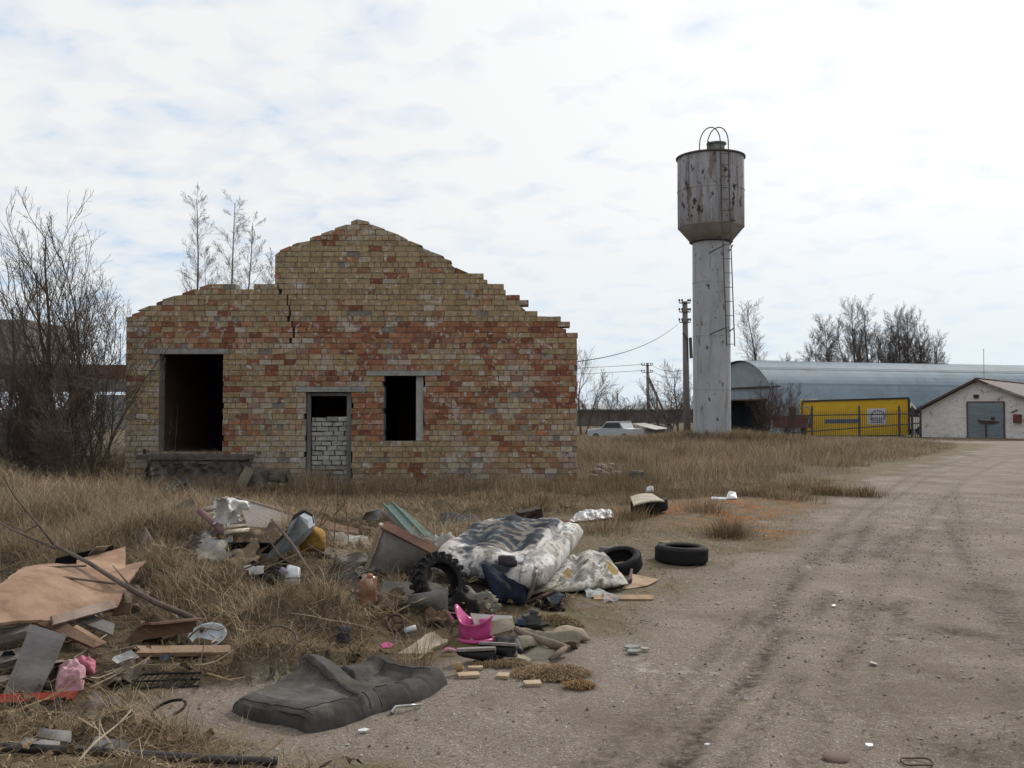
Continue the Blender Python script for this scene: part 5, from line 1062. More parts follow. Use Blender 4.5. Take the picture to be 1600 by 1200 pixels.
c = P(684, 948, 0); kk = c.y / FPX; Ro = 43 * kk
tyre('lugged_tyre', c + Vector((.0, .14, Ro * .74)), Ro, .14, Matrix.Rotation(R(40), 4, 'Z') @ Matrix.Rotation(R(66), 4, 'X') , 'chunky lugged tyre standing on edge against the mattress', True)
c = P(975, 898, 0); tyre('car_tyre', c + Vector((-.03, .18, .09)), .22, .17, Matrix.Rotation(R(18), 4, 'X') @ Matrix.Rotation(R(-12), 4, 'Y'), 'black tyre half hidden behind the torn cushion')
c = P(1018, 804, 0); tyre('car_tyre', c + Vector((0, .25, .11)), .27, .20, Matrix.Rotation(R(-6), 4, 'Y'), 'black tyre in dry grass with a pale board on top')
board('pale_board', [(990, 789, .20), (1038, 783, .22), (1020, 772, .25), (985, 776, .24)], .02, M('pale_ply', (.42, .38, .30), (.34, .30, .24), sc_=4, bump=.1), 'pale warped board resting on the tyre in the grass', 'board', f=lambda u, v: .03 * math.sin(u * 3))
board('grey_tile', [(934, 870, .02), (973, 872, .02), (972, 857, .12), (936, 854, .13)], .02, M('grey_tile', (.25, .245, .24), (.2, .196, .19), sc_=4, bump=.1), 'square grey sheet standing behind the torn cushion', 'sheet')
mb = MB(); c = P(828, 814, .1); mb.box(c + Vector((0, .2, .05)), (.30, .3, .16), Matrix.Rotation(.2, 3, 'Z') @ Matrix.Rotation(-.2, 3, 'Y')); mb.bar(c + Vector((-.3, .0, -.02)), c + Vector((.1, .05, .13)), .06, .05); single(mb, 'dark_crate', M('burnt_wood', (.035, .025, .02), (.05, .035, .03), bump=.5), 'charred dark crate just behind the mattress', 'crate')
mb = cushion(Q([(680, 826, .03), (752, 826, .03), (745, 806, .10), (690, 802, .12)]), .12, 30, 20, wr=.05, ws=7, seed=8, pw=2.5); single(mb, 'black_sack', M('black_sack', (.022, .018, .016), (.04, .033, .03), sc_=5, bump=.4), 'black rotting sack in the grass behind the cabinet', 'sack', smooth=True)
board('rusty_sheet', [(842, 826, .02), (890, 824, .02), (890, 812, .08), (848, 808, .10)], .012, M('rust_sheet', (.17, .07, .035), (.09, .045, .03), sc_=6, bump=.3), 'rusty dark sheet behind the far corner of the mattress', 'sheet', wr=.02)
# mattress
FL, FR, BR, BL = P(668, 884, .21), P(850, 912, .21), P(912, 832, .30), P(760, 819, .32)
def tuft(u, v):
    h = 0
    for a in (.26, .62): 
        for b in (.30, .72): h -= .085 * math.exp(-(((u - a) / .085) ** 2 + ((v - b) / .085) ** 2))
    h -= .03 * math.exp(-((v - .5) / .035) ** 2) + .03 * math.exp(-((u - .82) / .03) ** 2)
    return h + .018 * math.sin(u * 17 + 3 * v) + .02 * math.sin(v * 13 + 2 * u)
def mcol(u, v):
    q = fbm(np.array([u * 5]), np.array([v * 5]), 3, 4)[0]; q2 = fbm(np.array([u * 16]), np.array([v * 9]), 13, 3)[0]
    q = .35 * q + .65 * fbm(np.array([u * 3.2 + v * 2]), np.array([v * 17 - u * 2]), 23, 5)[0]; q3 = fbm(np.array([u * 7 + v * 9]), np.array([v * 40]), 43, 3)[0]
    dk = ss(.385, .50, .04 * (q3 - .5) + q + .34 * math.exp(-(((u - .42) / .36) ** 2 + ((v - .66) / .36) ** 2)) + .10 * math.exp(-(((u - .33) / .1) ** 2 + ((v - .2) / .12) ** 2)) - .24 * (u > .8) - .10)
    wh = Vector((.68, .665, .645)) * (1 - .5 * float(ss(.54, .66, q2)))
    if .42 < u < .75 and .2 < v < .6 and q2 > .53: wh = Vector((.40, .36, .29))
    if abs(q3 - .5) < .022: wh = wh * .35  # crease shade drawn into the colour as thin dark lines
    nv_ = Vector((.026, .033, .046)) * (1 + .9 * float(ss(.5, .6, q2)))
    if q3 > .56 and dk > .4: nv_ = Vector((.23, .22, .20))
    return tuple(wh * (1 - float(dk)) + nv_ * float(dk))
mat = thing('torn_mattress', 'torn tufted mattress with white padding and dark navy cover lying on the dump', 'mattress', (FL + FR + BR + BL) / 4 - Vector((0, 0, .25)))
padm = M('stained_padding', (1, 1, 1), (.74, .73, .72), sc_=10, rough=.95, bump=.9, bs=20, st=(1, 2.2, 1), attr=True, spots=[((.16, .15, .14), 9, .66, .74, (1, 3, 1))])
mb = cushion([FL, FR, BR, BL], .31, 120, 100, wr=.017, ws=9, seed=5, f=tuft, col=mcol, pw=7); mb.build('padding', padm, mat, True)
navy = M('navy_cover', (.012, .016, .030), (.022, .028, .048), sc_=6, rough=.8, bump=.3, spec=.1)
q = Q([(772, 892, .28), (838, 938, .02)])
mb = cushion(Q([(778, 938, .05), (820, 944, .03), (822, 898, .20), (752, 882, .26)]), .16, 40, 34, wr=.05, ws=6, seed=3, pw=3); mb.build('torn_cover', navy, mat, True)
fo = M('yellow_foam', (.42, .27, .06), (.32, .19, .045), sc_=7, bump=.5)
mb = patch(Q([(716, 905, .12), (775, 915, .1), (772, 893, .2), (718, 884, .24)]), .05, 14, 8, wr=.02, ws=9); mb.build('foam', fo, mat, True)
mb = MB(); mb.rock(P(824, 892, .26), (.13, .10, .12), 8, 2, .2); mb.build('foam', fo, mat, True)
mb = patch(Q([(715, 940, .01), (790, 945, .01), (785, 915, .10), (718, 905, .12)]), .03, 12, 8, wr=.02); mb.build('slatted_base', M('burnt_wood', (.03,) * 3), mat, True)
mb = MB(); mb.rock(P(792, 876, .36), (.17, .14, .10), 5, 2, .3); mb.rock(P(800, 880, .33), (.10, .10, .07), 6, 2, .3); mb.build('rag_knot', M('dark_rag', (.025, .022, .028), (.05, .045, .05)), mat, True)
mb = patch(Q([(822, 942, .01), (850, 925, .03), (862, 880, .26), (838, 895, .30)]), .02, 14, 12, f=lambda u, v: .05 * math.sin(u * 3), wr=.04, ws=9); mb.build('hanging_wadding', M('dirty_wadding', (.42, .40, .37), (.28, .26, .235), sc_=9, bump=.6), mat, True)
# second torn cushion
qc = Q([(842, 925, .05), (982, 912, .07), (945, 868, .17), (876, 872, .17)])
def ccol(u, v):
    q2 = fbm(np.array([u * 9]), np.array([v * 9]), 33, 4)[0]; k = 1 - .55 * float(ss(.52, .62, q2)); b = Vector((.62, .60, .56)) * k
    q4 = fbm(np.array([u * 6 + v * 5]), np.array([v * 22 - u * 6]), 53, 4)[0]
    if abs(q4 - .5) < .02: b = b * .4  # thin dark lines put crease shade into the padding colour
    if (u - .86) ** 2 / .006 + (v - .3) ** 2 / .03 < 1: b = Vector((.33, .24, .08))
    if (u - .26) ** 2 / .003 + (v - .25) ** 2 / .008 < 1: b = Vector((.30, .19, .08))
    return tuple(b)
cs = thing('torn_cushion', 'dirty white torn seat cushion with a dark underside right of the mattress', 'cushion', P(915, 920))
mb = cushion(qc, .17, 80, 60, wr=.03, ws=9, seed=12, f=lambda u, v: .06 * math.exp(-((u - .62) / .25) ** 2) * math.exp(-((v - .6) / .3) ** 2) - .05 * math.exp(-((u - .36) / .06) ** 2), col=ccol, pw=3.5); mb.build('padding', padm, cs, True)
mb = MB(); pl = Q([(820, 942, .02), (850, 930, .03), (880, 918, .05), (905, 908, .09), (925, 914, .06), (960, 916, .05), (984, 905, .08), (987, 890, .12)]); mb.tube(pl, [.012, .015, .016, .02, .022, .022, .018, .012], 8); mb.build('welt', M('maroon_welt', (.12, .06, .055), (.07, .04, .04)), cs, True)
mb = patch(Q([(905, 921, .0), (984, 914, .0), (986, 902, .08), (905, 906, .09)]), .02, 14, 5, wr=.01); mb.build('underside', M('dark_rag', (.02,) * 3), cs, True)
# litter by the cushions
cardb = M('cardboard', (.40, .29, .195), (.32, .23, .155), sc_=4, bump=.15)
board('cardboard', [(972, 920, .01), (1012, 915, .01), (1030, 905, .02), (988, 896, .06)], .006, cardb, 'flattened tan cardboard right of the torn cushion', 'cardboard', wr=.01)
board('plank', [(928, 936, .01), (1020, 936, .01), (1022, 929, .03), (930, 929, .03)], .02, M('tan_plank', (.36, .25, .15), (.28, .19, .12), sc_=5, bump=.2), 'thin tan plank on the mossy verge below the torn cushion', 'plank', 14, 3, wr=.003)
board('rag', [(916, 932, .01), (950, 938, .01), (945, 922, .04), (914, 920, .05)], .008, M('pale_rag', (.33, .35, .34), (.25, .26, .25), sc_=8, bump=.3), 'pale grey-green rag just below the torn cushion', 'rag', 20, 14, wr=.03, ws=14)
board('rag', [(944, 940, .01), (966, 938, .01), (968, 928, .04), (942, 924, .05)], .008, M('lilac_rag', (.35, .31, .32), (.27, .24, .25), sc_=8, bump=.3), 'small lilac-grey rag lying on the tan plank', 'rag', 16, 12, wr=.025, ws=16)
# plastic film and rubble behind
mb = cushion(Q([(888, 816, .02), (960, 808, .02), (955, 797, .08), (900, 803, .08)]), .10, 60, 34, wr=.06, ws=11, seed=31, pw=2.2); single(mb, 'plastic_film', M('film', (.58, .58, .59), (.46, .46, .47), sc_=9, rough=.35, bump=.3), 'crumpled whitish plastic film in the grass behind the mattress', 'plastic film', smooth=True)
rng = random.Random(17)
for i, (a, b, s, c) in enumerate([(935, 742, .30, (.33, .3, .27)), (950, 738, .3, (.36, .31, .27)), (945, 746, .26, (.32, .28, .25)), (962, 745, .28, (.38, .35, .32)), (940, 732, .24, (.42, .39, .36)), (928, 748, .2, (.3, .26, .22)), (956, 730, .2, (.40, .37, .33))]):
    p = P(a, b, 0); mb = MB(); mb.rock(p + Vector((0, 0, s * .3)), (s * 1.3, s * .9, s * .7), 60 + i, 1, .14, c); single(mb, 'rubble_block', M('brick_lump', (1,) * 3), 'pale broken masonry lump in the small pile right of the ruin', 'rubble', 'rubble pile in the grass right of the ruin', off=False)
mb = MB(); p = P(994, 745, .14); mb.rock(p, (.42, .3, .36), 4, 2, .18); single(mb, 'dark_bag', M('dark_bag', (.06, .055, .06), (.14, .13, .13), sc_=6, bump=.3), 'dark stuffed bag in the grass right of the rubble pile', 'bag', off=False)
mb = cushion(Q([(1134, 779, .02), (1152, 779, .02), (1150, 770, .10), (1138, 770, .08)]), .10, 24, 20, wr=.04, ws=14, seed=6, pw=2.5); single(mb, 'plastic_bag', white_p, 'small white bag on the rusty patch far beyond the flat tyre', 'bag', smooth=True)
board('plank', [(1110, 779, .01), (1135, 780, .01), (1136, 777, .02), (1112, 776, .02)], .02, white_p, 'thin white lath beside the small white bag', 'lath', 6, 3)
board('plank', [(1030, 847, .01), (1046, 848, .01), (1047, 845, .03), (1031, 844, .03)], .02, woodp, 'short wood stub on the verge above the flat tyre', 'stub', 6, 3)
mb = cushion(Q([(1008, 770, .02), (1022, 769, .02), (1020, 760, .12), (1010, 761, .12)]), .10, 20, 16, wr=.03, ws=14, seed=6, pw=2.5); single(mb, 'paper_wad', M('paper', (.50, .50, .49), (.4, .4, .39)), 'crumpled grey-white paper in the grass above the board on the tyre', 'paper', smooth=True)
# --- pink potty, boots, carpet
pink = M('pink_plastic', (.50, .07, .225), (.40, .05, .175), sc_=4, rough=.35, bump=0)
c = P(742, 1006, .0); pt = thing('potty', 'bright pink plastic potty with a tall back rest', 'potty', c)
mb = MB(); rings = []; KN = 48
def rim(a):                           # height of the rim : tall at the back (towards the left)
    b = math.cos(a - R(165)); return .125 + .115 * max(0, b) ** 4 + .055 * max(0, -b) ** 3
prof = [(.090, 0), (.100, .02), (.098, .5), (.104, .85), (.118, 1.0), (.112, 1.01), (.095, .9), (.080, .45), (.03, .16), (.001, .15)]
vs = []
for r, t in prof:
    for j in range(KN):
        a = 2 * math.pi * j / KN; hh = rim(a) * t; rr = r * (1 + .12 * max(0, math.cos(a - R(165))) ** 4 * t)
        vs.append(c + Vector((rr * 1.12 * math.cos(a), rr * math.sin(a), hh + .004)) + Vector((0, .1, 0)))
mb.add(vs, [(i * KN + j, i * KN + (j + 1) % KN, (i + 1) * KN + (j + 1) % KN, (i + 1) * KN + j) for i in range(len(prof) - 1) for j in range(KN)])
mb.build('bowl', pink, pt, True)
mb = MB(); mb.lathe([(.118, .0), (.124, .004), (.122, .02), (.104, .024)], Matrix.Translation(c + Vector((0, .1, .002))) @ Matrix.Diagonal((1.1, 1, 1, 1)), 40); mb.build('base_ring', pink, pt, True)
shard(700, 969, 26, pink, 'pink plastic shard standing in the grass left of the potty', 8, tilt=1.3, th=.01)
shard(605, 1008, 26, pink, 'flat pink plastic shard far left of the potty', 9, tilt=.35)
shard(704, 1015, 24, pink, 'small pink plastic shard below the potty', 10, tilt=.2)
mb = MB(); c = P(690, 1020, .02); mb.tube([c, c + Vector((.05, .01, .02)), c + Vector((.10, -.01, .01))], .012, 8); single(mb, 'pink_strip', M('pink_cloth', (.5,) * 3), 'faded pink strip between the pale plank and the boots', 'strip', smooth=True)
def boot(c, rz, rx, label, ln=.25):
    t = thing('boot', label, 'boot', c); m = Matrix.Translation(c) @ Matrix.Rotation(rz, 4, 'Z') @ Matrix.Rotation(rx, 4, 'X')
    mb = MB(); st = [(-.5, .03, .05), (-.46, .038, .075), (-.3, .042, .085), (-.1, .038, .07), (.15, .045, .055), (.35, .044, .042), (.46, .03, .03), (.5, .01, .02)]; vs = []; k = 16
    for x, w, h in st:
        for j in range(k):
            a = 2 * math.pi * j / k; vs.append(m @ Vector((x * ln, w * math.cos(a), max(0, h * .5 + h * .5 * math.sin(a)) + .012)))
    mb.add(vs, [(i * k + j, i * k + (j + 1) % k, (i + 1) * k + (j + 1) % k, (i + 1) * k + j) for i in range(len(st) - 1) for j in range(k)] + [tuple(range(k))[::-1], tuple((len(st) - 1) * k + j for j in range(k))])
    mb.tube([m @ Vector((-.34 * ln, 0, .05)), m @ Vector((-.38 * ln, 0, .12)), m @ Vector((-.40 * ln, 0, .17))], [.044, .042, .046], 14); mb.build('upper', M('black_leather', (.010, .009, .010), (.018, .016, .016), rough=.55, bump=.15, spec=.15), t, True)
    mb = MB(); ol = [(-.5, .02), (-.48, .034), (-.2, .036), (.1, .042), (.35, .044), (.48, .03), (.51, 0)]; poly = [m @ Vector((x * ln, w, 0)) for x, w in ol] + [m @ Vector((x * ln, -w, 0)) for x, w in ol[-2::-1]]; mb.prism(poly, m.to_3x3() @ Vector((0, 0, .016))); mb.build('sole', M('sole_grey', (.27, .25, .24), (.18, .165, .16), bump=.3), t)
boot(P(744, 1012, .10), R(192), R(186), 'black boot lying on its side with its pale sole up, nearest to the potty')
boot(P(778, 1004, .11), R(168), R(190), 'black boot lying on its side between the first boot and the carpet')
mb = cushion(Q([(770, 1022, .03), (818, 1020, .03), (815, 998, .06), (775, 996, .07)]), .08, 34, 24, wr=.02, ws=13, seed=2, pw=3); single(mb, 'leather_bag', M('black_leather', (.02,) * 3), 'crumpled black leather bag on the left edge of the carpet', 'bag', smooth=True)
carp = M('beige_carpet', (.27, .235, .175), (.21, .18, .135), sc_=5, rough=1, bump=.4, bs=120, spots=[((.15, .12, .09), 4, .6, .75)])
cpt = thing('carpet', 'folded beige carpet scraps heaped to the right of the boots', 'carpet', P(850, 1025))
mb = patch(Q([(783, 1034, .01), (868, 1028, .01), (862, 1000, .06), (800, 1006, .05)]), .012, 30, 22, f=lambda u, v: .02 * math.sin(u * 7 + v * 4), wr=.02, ws=8, rag=.03); mb.build('lower_layer', M('beige_light', (.33, .30, .23), (.26, .23, .18), sc_=5, rough=1, bump=.4, bs=120), cpt, True)
mb = patch(Q([(812, 1014, .04), (900, 1012, .02), (908, 998, .05), (800, 982, .09)]), .012, 34, 22, f=lambda u, v: .035 * math.sin(v * 6 + u * 2) + .015 * math.sin(u * 9), wr=.02, ws=7, rag=.03); mb.build('upper_layer', carp, cpt, True)
mb = MB(); mb.tube(Q([(806, 983, .10), (832, 996, .09), (862, 1006, .08), (890, 1014, .05)]), [.022, .026, .03, .022], 10); mb.tube(Q([(860, 1030, .03), (874, 1020, .05), (884, 1012, .06)]), [.016, .022, .018], 10); mb.build('rolled_edge', M('carpet_edge', (.22, .17, .13), (.16, .12, .095), sc_=9, bump=.5), cpt, True)
mb = cushion(Q([(858, 998, .03), (924, 1000, .02), (905, 982, .05), (866, 982, .06)]), .09, 40, 28, wr=.016, ws=9, seed=3, pw=2.6); single(mb, 'sack', M('pinkish_sack', (.33, .26, .20), (.26, .20, .155), sc_=6, bump=.4), 'pinkish beige folded sack at the right end of the carpet', 'sack', smooth=True)
board('carpet_piece', [(735, 1000, .03), (806, 984, .05), (800, 966, .10), (738, 975, .10)], .012, carp, 'grey-beige carpet piece behind the potty', 'carpet', 20, 12, wr=.02, ws=7)
board('white_sheet', [(742, 978, .05), (802, 974, .04), (800, 962, .08), (735, 958, .12)], .01, M('offwhite', (.48, .47, .44), (.38, .37, .34), sc_=5, bump=.2), 'off-white narrow sheet pointing at the blue-black machine part', 'sheet', 14, 8, wr=.012)
mp_ = thing('machine_part', 'small blue and black machine part lying behind the carpet', 'machine part', P(828, 978))
mb = MB(); c = P(828, 974, .03); mb.prism([c + Vector((x, y, -.02)) for x, y in [(-.13, .02), (-.08, -.06), (.08, -.07), (.13, -.01), (.1, .06), (-.09, .07)]], (0, 0, .02)); mb.build('tray', blackp, mp_)
mb = MB(); mb.box(c + Vector((.01, 0, .03)), (.12, .08, .06), .2); mb.lathe([(.03, .06), (.035, .09), (.02, .1), (.001, .1)], Matrix.Translation(c + Vector((.03, 0, 0))), 14); mb.build('housing', M('dark_steel', (.05, .05, .055), (.1, .1, .1)), mp_)
mb = MB(); mb.box(c + Vector((-.05, -.02, .02)), (.06, .07, .04), -.3); mb.build('blue_block', M('blue_part', (.07, .10, .17), (.05, .07, .12)), mp_)
# pale plank and bits
board('pale_plank', [(622, 1021, .01), (660, 1022, .01), (703, 1000, .03), (672, 988, .06)], .025, M('raw_wood', (.42, .36, .27), (.33, .275, .205), sc_=6, bump=.5, bs=35), 'pale splintered plank piece left of the potty', 'plank', 16, 8, wr=.01, ws=12, rag=.06)
rawb = M('foam_chip', (.46, .36, .25), (.38, .28, .19), sc_=6, bump=.4)
for i, (px, py, lx, ly, rz, lb) in enumerate([(732, 1053, .13, .06, .25, 'largest pinkish board chip right beside the grey cushion end'), (743, 1042, .09, .03, .05, 'thin pinkish board chip above the largest one'), (786, 1054, .07, .06, -.2, 'small pinkish board chip at the left of the coir patch'), (832, 1066, .10, .06, .2, 'pinkish board chip in front of the coir patch')]):
    p = P(px, py, .02); mb = MB(); mb.box(p - Vector((0, 0, .006)), (lx, ly, .018), Matrix.Rotation(rz, 3, 'Z') @ Matrix.Rotation(.12, 3, 'X')); single(mb, 'board_chip', rawb, lb, 'board chip', 'board chips on the gravel')
mb = MB(); c = P(712, 1045, .035); mb.lathe([(.028, 0), (.032, .02), (.028, .045), (.02, .045), (.02, .01)], Matrix.Translation(c) @ Matrix.Rotation(R(60), 4, 'Y'), 16); single(mb, 'brass_foot', M('brass', (.30, .20, .09), (.22, .14, .06), rough=.5, bump=.1), 'dull brass furniture foot at the right end of the grey cushion', 'furniture foot', smooth=True)
def fibre(px, py, w, d, n, col, seed, label, hgt=.03):
    rng = random.Random(seed); c = P(px, py, 0); k = c.y / FPX; mb = MB()
    for i in range(n):
        a = rng.uniform(0, 2 * math.pi); r = rng.random() ** .6; x = c.x + w * k / 2 * r * math.cos(a); y = c.y + d / 2 * r * math.sin(a); z = Hs(x, y) + hgt * (1 - r * r) * rng.random() + .004
        b = rng.uniform(0, 6.28); l = rng.uniform(.02, .07); s = rng.uniform(.5, 1.4); q = Vector((x, y, z)); e = Vector((math.cos(b) * l, math.sin(b) * l, rng.uniform(-.004, .012))); sd = Vector((-e.y, e.x, 0)).normalized() * .0022
        cc_ = tuple(v * s for v in col); mb.add([q - sd, q + sd, q + e * .5 + sd + Vector((0, 0, .012)), q + e * .5 - sd + Vector((0, 0, .012)), q + e], [(0, 1, 2, 3), (3, 2, 4)], cc_)
    single(mb, 'coir_patch', M('coir', (1, 1, 1), (.8, .8, .8), bump=0, attr=True), label, 'coir padding')
fibre(862, 1054, 120, .36, 3200, (.27, .185, .095), 1, 'large tuft of ginger coir padding spread on the gravel', .035)
fibre(905, 1074, 46, .14, 900, (.27, .15, .055), 2, 'small darker coir tuft in front of the large one', .02)
fibre(784, 1040, 90, .16, 900, (.25, .175, .095), 3, 'thin coir tuft below the boots', .02)
fibre(868, 972, 90, .3, 1700, (.27, .20, .105), 4, 'golden coir tuft behind the pinkish sack', .05)
for i, (a, b, s, lb, rz) in enumerate([(988, 1012, 34, 'left grey shell-like chip on the gravel', .2), (990, 1019, 32, 'lower grey shell-like chip touching the left one', -.2), (1008, 1015, 24, 'tan chip just right of the two grey chips', -.7)]):
    shard(a, b, s, M('grey_shell', (.26, .26, .24), (.18, .18, .17)) if i < 2 else M('tan_chip', (.36, .32, .26)), lb, 40 + i, 'chip', 'chip', rz, .012, .4)
# straw-side odds: black boot, hub, pack
mb = MB(); c = P(617, 973, .06); mb.lathe([(.05, -.012), (.062, -.012), (.068, 0), (.062, .012), (.05, .012)], Matrix.Translation(c) @ Matrix.Rotation(R(62), 4, 'X'), 28, True)
for i in range(3): a = i * 2.1; mb.tube([c, c + Matrix.Rotation(R(62), 3, 'X') @ Vector((.055 * math.cos(a), .055 * math.sin(a), 0))], .007, 6)
single(mb, 'small_wheel', M('rust_iron', (.1,) * 3), 'small dark wheel rim stuck upright in the straw', 'wheel', smooth=True)
mb = MB(); mb.lathe([(.001, -.04), (.02, -.04), (.02, .04), (.001, .04)], Matrix.Translation(P(641, 983, .03)) @ Matrix.Rotation(R(75), 4, 'Y'), 14); single(mb, 'can', white_p, 'little white can in the grass right of the small wheel', 'can', smooth=True)
mb = cushion(Q([(524, 1003, .02), (546, 1004, .02), (550, 978, .12), (530, 976, .12)]), .07, 20, 18, wr=.03, ws=13, seed=7, pw=2.5); single(mb, 'burnt_rag', M('dark_rag', (.02,) * 3), 'charred black rag in the straw behind the grey cushion', 'rag', smooth=True)
mb = MB(); c = P(1432, 1190, .008); mb.tube([c + Vector((.07 * math.cos(a), .055 * math.sin(a), .004 * math.sin(3 * a))) for a in [R(i * 15) for i in range(25)]], .004, 6); single(mb, 'wire_ring', M('rust_iron', (.1,) * 3), 'rusty wire ring on the gravel at the bottom right', 'ring', smooth=True)
mb = MB(); c = P(1305, 1183, .01); mb.lathe([(.0, .006), (.05, .008), (.06, .0)], Matrix.Translation(c) @ Matrix.Rotation(.1, 4, 'X'), 20); single(mb, 'tin_disc', M('rust_lid', (.15, .10, .08), (.11, .075, .06), bump=.3), 'flat rusty tin disc on the gravel near the bottom edge', 'tin disc', smooth=True)
for i, (a, b, s, m_, lb) in enumerate([(1105, 1163, 14, white_p, 'white crumpled scrap near the lower left tyre marks'), (1358, 1164, 20, white_p, 'thin white scrap at the lower right of the gravel'), (1303, 946, 14, white_p, 'tiny white chip between the middle tyre marks'), (1288, 1013, 14, woodp, 'small tan chip in the middle of the gravel'), (1365, 1036, 26, M('chalk', (.55, .54, .52)), 'chalky white crumb patch right of the tan chip'), (1122, 942, 12, white_p, 'tiny white scrap on the mossy verge below the flat tyre'), (848, 1106, 12, M('dark_rag', (.02,) * 3), 'small dark clod on the gravel below the coir'), (920, 1115, 10, woodp, 'tiny tan chip below the darker coir tuft')]):
    shard(a, b, s, m_, lb, 70 + i, 'scrap', 'scrap', .4 * i, .003, .35, .25)
# more of the heap between the named pieces
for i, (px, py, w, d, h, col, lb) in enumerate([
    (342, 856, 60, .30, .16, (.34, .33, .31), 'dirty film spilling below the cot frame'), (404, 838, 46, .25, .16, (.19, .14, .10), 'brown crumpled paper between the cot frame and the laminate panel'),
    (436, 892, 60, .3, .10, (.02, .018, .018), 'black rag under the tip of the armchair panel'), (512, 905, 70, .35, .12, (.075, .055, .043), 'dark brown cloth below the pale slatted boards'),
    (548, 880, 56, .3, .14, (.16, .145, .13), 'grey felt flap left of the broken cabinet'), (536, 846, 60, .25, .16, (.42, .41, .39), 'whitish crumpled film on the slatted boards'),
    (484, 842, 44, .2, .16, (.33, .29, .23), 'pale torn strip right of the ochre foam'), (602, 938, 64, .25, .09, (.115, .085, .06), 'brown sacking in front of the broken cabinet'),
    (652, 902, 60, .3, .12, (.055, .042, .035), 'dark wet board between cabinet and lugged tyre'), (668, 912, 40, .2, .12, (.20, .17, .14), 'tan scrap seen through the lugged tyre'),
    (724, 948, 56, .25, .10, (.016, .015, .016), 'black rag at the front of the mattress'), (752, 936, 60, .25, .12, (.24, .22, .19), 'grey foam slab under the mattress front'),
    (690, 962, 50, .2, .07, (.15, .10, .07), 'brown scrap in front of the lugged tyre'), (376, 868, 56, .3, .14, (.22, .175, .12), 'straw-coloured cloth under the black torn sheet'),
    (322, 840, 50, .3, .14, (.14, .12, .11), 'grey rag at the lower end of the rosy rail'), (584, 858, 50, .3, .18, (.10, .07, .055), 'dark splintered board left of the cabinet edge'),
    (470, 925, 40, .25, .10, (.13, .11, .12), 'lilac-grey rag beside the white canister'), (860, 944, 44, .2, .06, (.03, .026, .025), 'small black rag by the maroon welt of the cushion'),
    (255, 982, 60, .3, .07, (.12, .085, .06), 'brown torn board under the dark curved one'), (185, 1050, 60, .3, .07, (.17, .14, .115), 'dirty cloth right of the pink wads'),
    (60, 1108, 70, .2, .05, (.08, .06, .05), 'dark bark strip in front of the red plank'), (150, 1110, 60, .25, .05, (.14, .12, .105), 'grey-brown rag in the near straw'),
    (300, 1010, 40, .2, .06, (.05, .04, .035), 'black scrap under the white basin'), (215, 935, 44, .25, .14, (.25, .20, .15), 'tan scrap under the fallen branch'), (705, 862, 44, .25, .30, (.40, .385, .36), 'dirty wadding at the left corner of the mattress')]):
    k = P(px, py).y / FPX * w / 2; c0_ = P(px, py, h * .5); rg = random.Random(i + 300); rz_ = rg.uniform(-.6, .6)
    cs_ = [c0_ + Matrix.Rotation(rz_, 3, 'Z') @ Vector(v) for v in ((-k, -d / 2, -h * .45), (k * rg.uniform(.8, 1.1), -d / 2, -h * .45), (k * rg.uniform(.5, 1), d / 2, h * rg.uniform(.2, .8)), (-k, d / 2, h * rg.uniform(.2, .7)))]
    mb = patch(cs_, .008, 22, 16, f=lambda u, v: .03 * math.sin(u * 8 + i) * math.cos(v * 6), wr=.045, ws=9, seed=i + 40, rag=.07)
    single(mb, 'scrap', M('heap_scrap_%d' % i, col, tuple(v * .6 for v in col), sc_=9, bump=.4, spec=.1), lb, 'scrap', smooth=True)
# tall dead weed stems in front of the ruin
def weed(px, py, hh, label, seed, sp=.25, n=5, r=.006):
    rng = random.Random(seed); b = P(px, py, -.02); mb = MB()
    mb.tube([b, b + Vector((rng.uniform(-.03, .03), 0, hh * .5)), b + Vector((rng.uniform(-.08, .08), 0, hh))], [r, r * .8, r * .4], 5, False)
    for i in range(n):
        t = .3 + .65 * rng.random(); q = b + Vector((0, 0, hh * t)); l = sp * hh * rng.uniform(.4, 1); s = rng.choice((-1, 1)); mb.tube([q, q + Vector((s * l * .6, rng.uniform(-.1, .1), l * .6)), q + Vector((s * l * .8, 0, l * 1.1))], [r * .6, r * .5, r * .25], 4, False)
    single(mb, 'dead_weed', M('weed_stem', (.12, .08, .055), (.08, .055, .04), bump=0), label, 'weed', off=False)
weed(262, 770, 1.5, 'left of two thin weed stems before the dark opening', 1, .1, 2); weed(271, 768, 1.75, 'right of two thin weed stems before the dark opening', 2, .12, 3)
weed(735, 795, .75, 'dark branching weed leaning in front of the ruin wall', 3, .4, 6); weed(703, 780, .5, 'shorter branching weed left of the leaning dark one', 4, .4, 5); weed(662, 775, .5, 'small weed below the small window opening', 5, .4, 4)
weed(520, 870, .55, 'thin dark weed between the armchair and the cabinet', 6, .3, 5); weed(545, 868, .6, 'taller dark weed left of the cabinet', 7, .3, 5); weed(498, 872, .45, 'short dark weed right of the armchair foam', 8, .3, 4)
weed(700, 690, .5, 'weed stalk at the foot of the wall right of the window', 9, .3, 3)

# ------------------------------------------------------------------ the earth itself, heaped into small tussocks where nothing lies
GRIME[0] = 0.0
OCC_SOFT = GRASS_OFF.copy()
for _ in range(5):
    b_ = OCC_SOFT.copy()
    for dx_, dy_ in ((1, 0), (-1, 0), (0, 1), (0, -1)): b_ = np.maximum(b_, np.roll(np.roll(OCC_SOFT, dx_, 0), dy_, 1) * .92)
    OCC_SOFT = b_
make_ground()
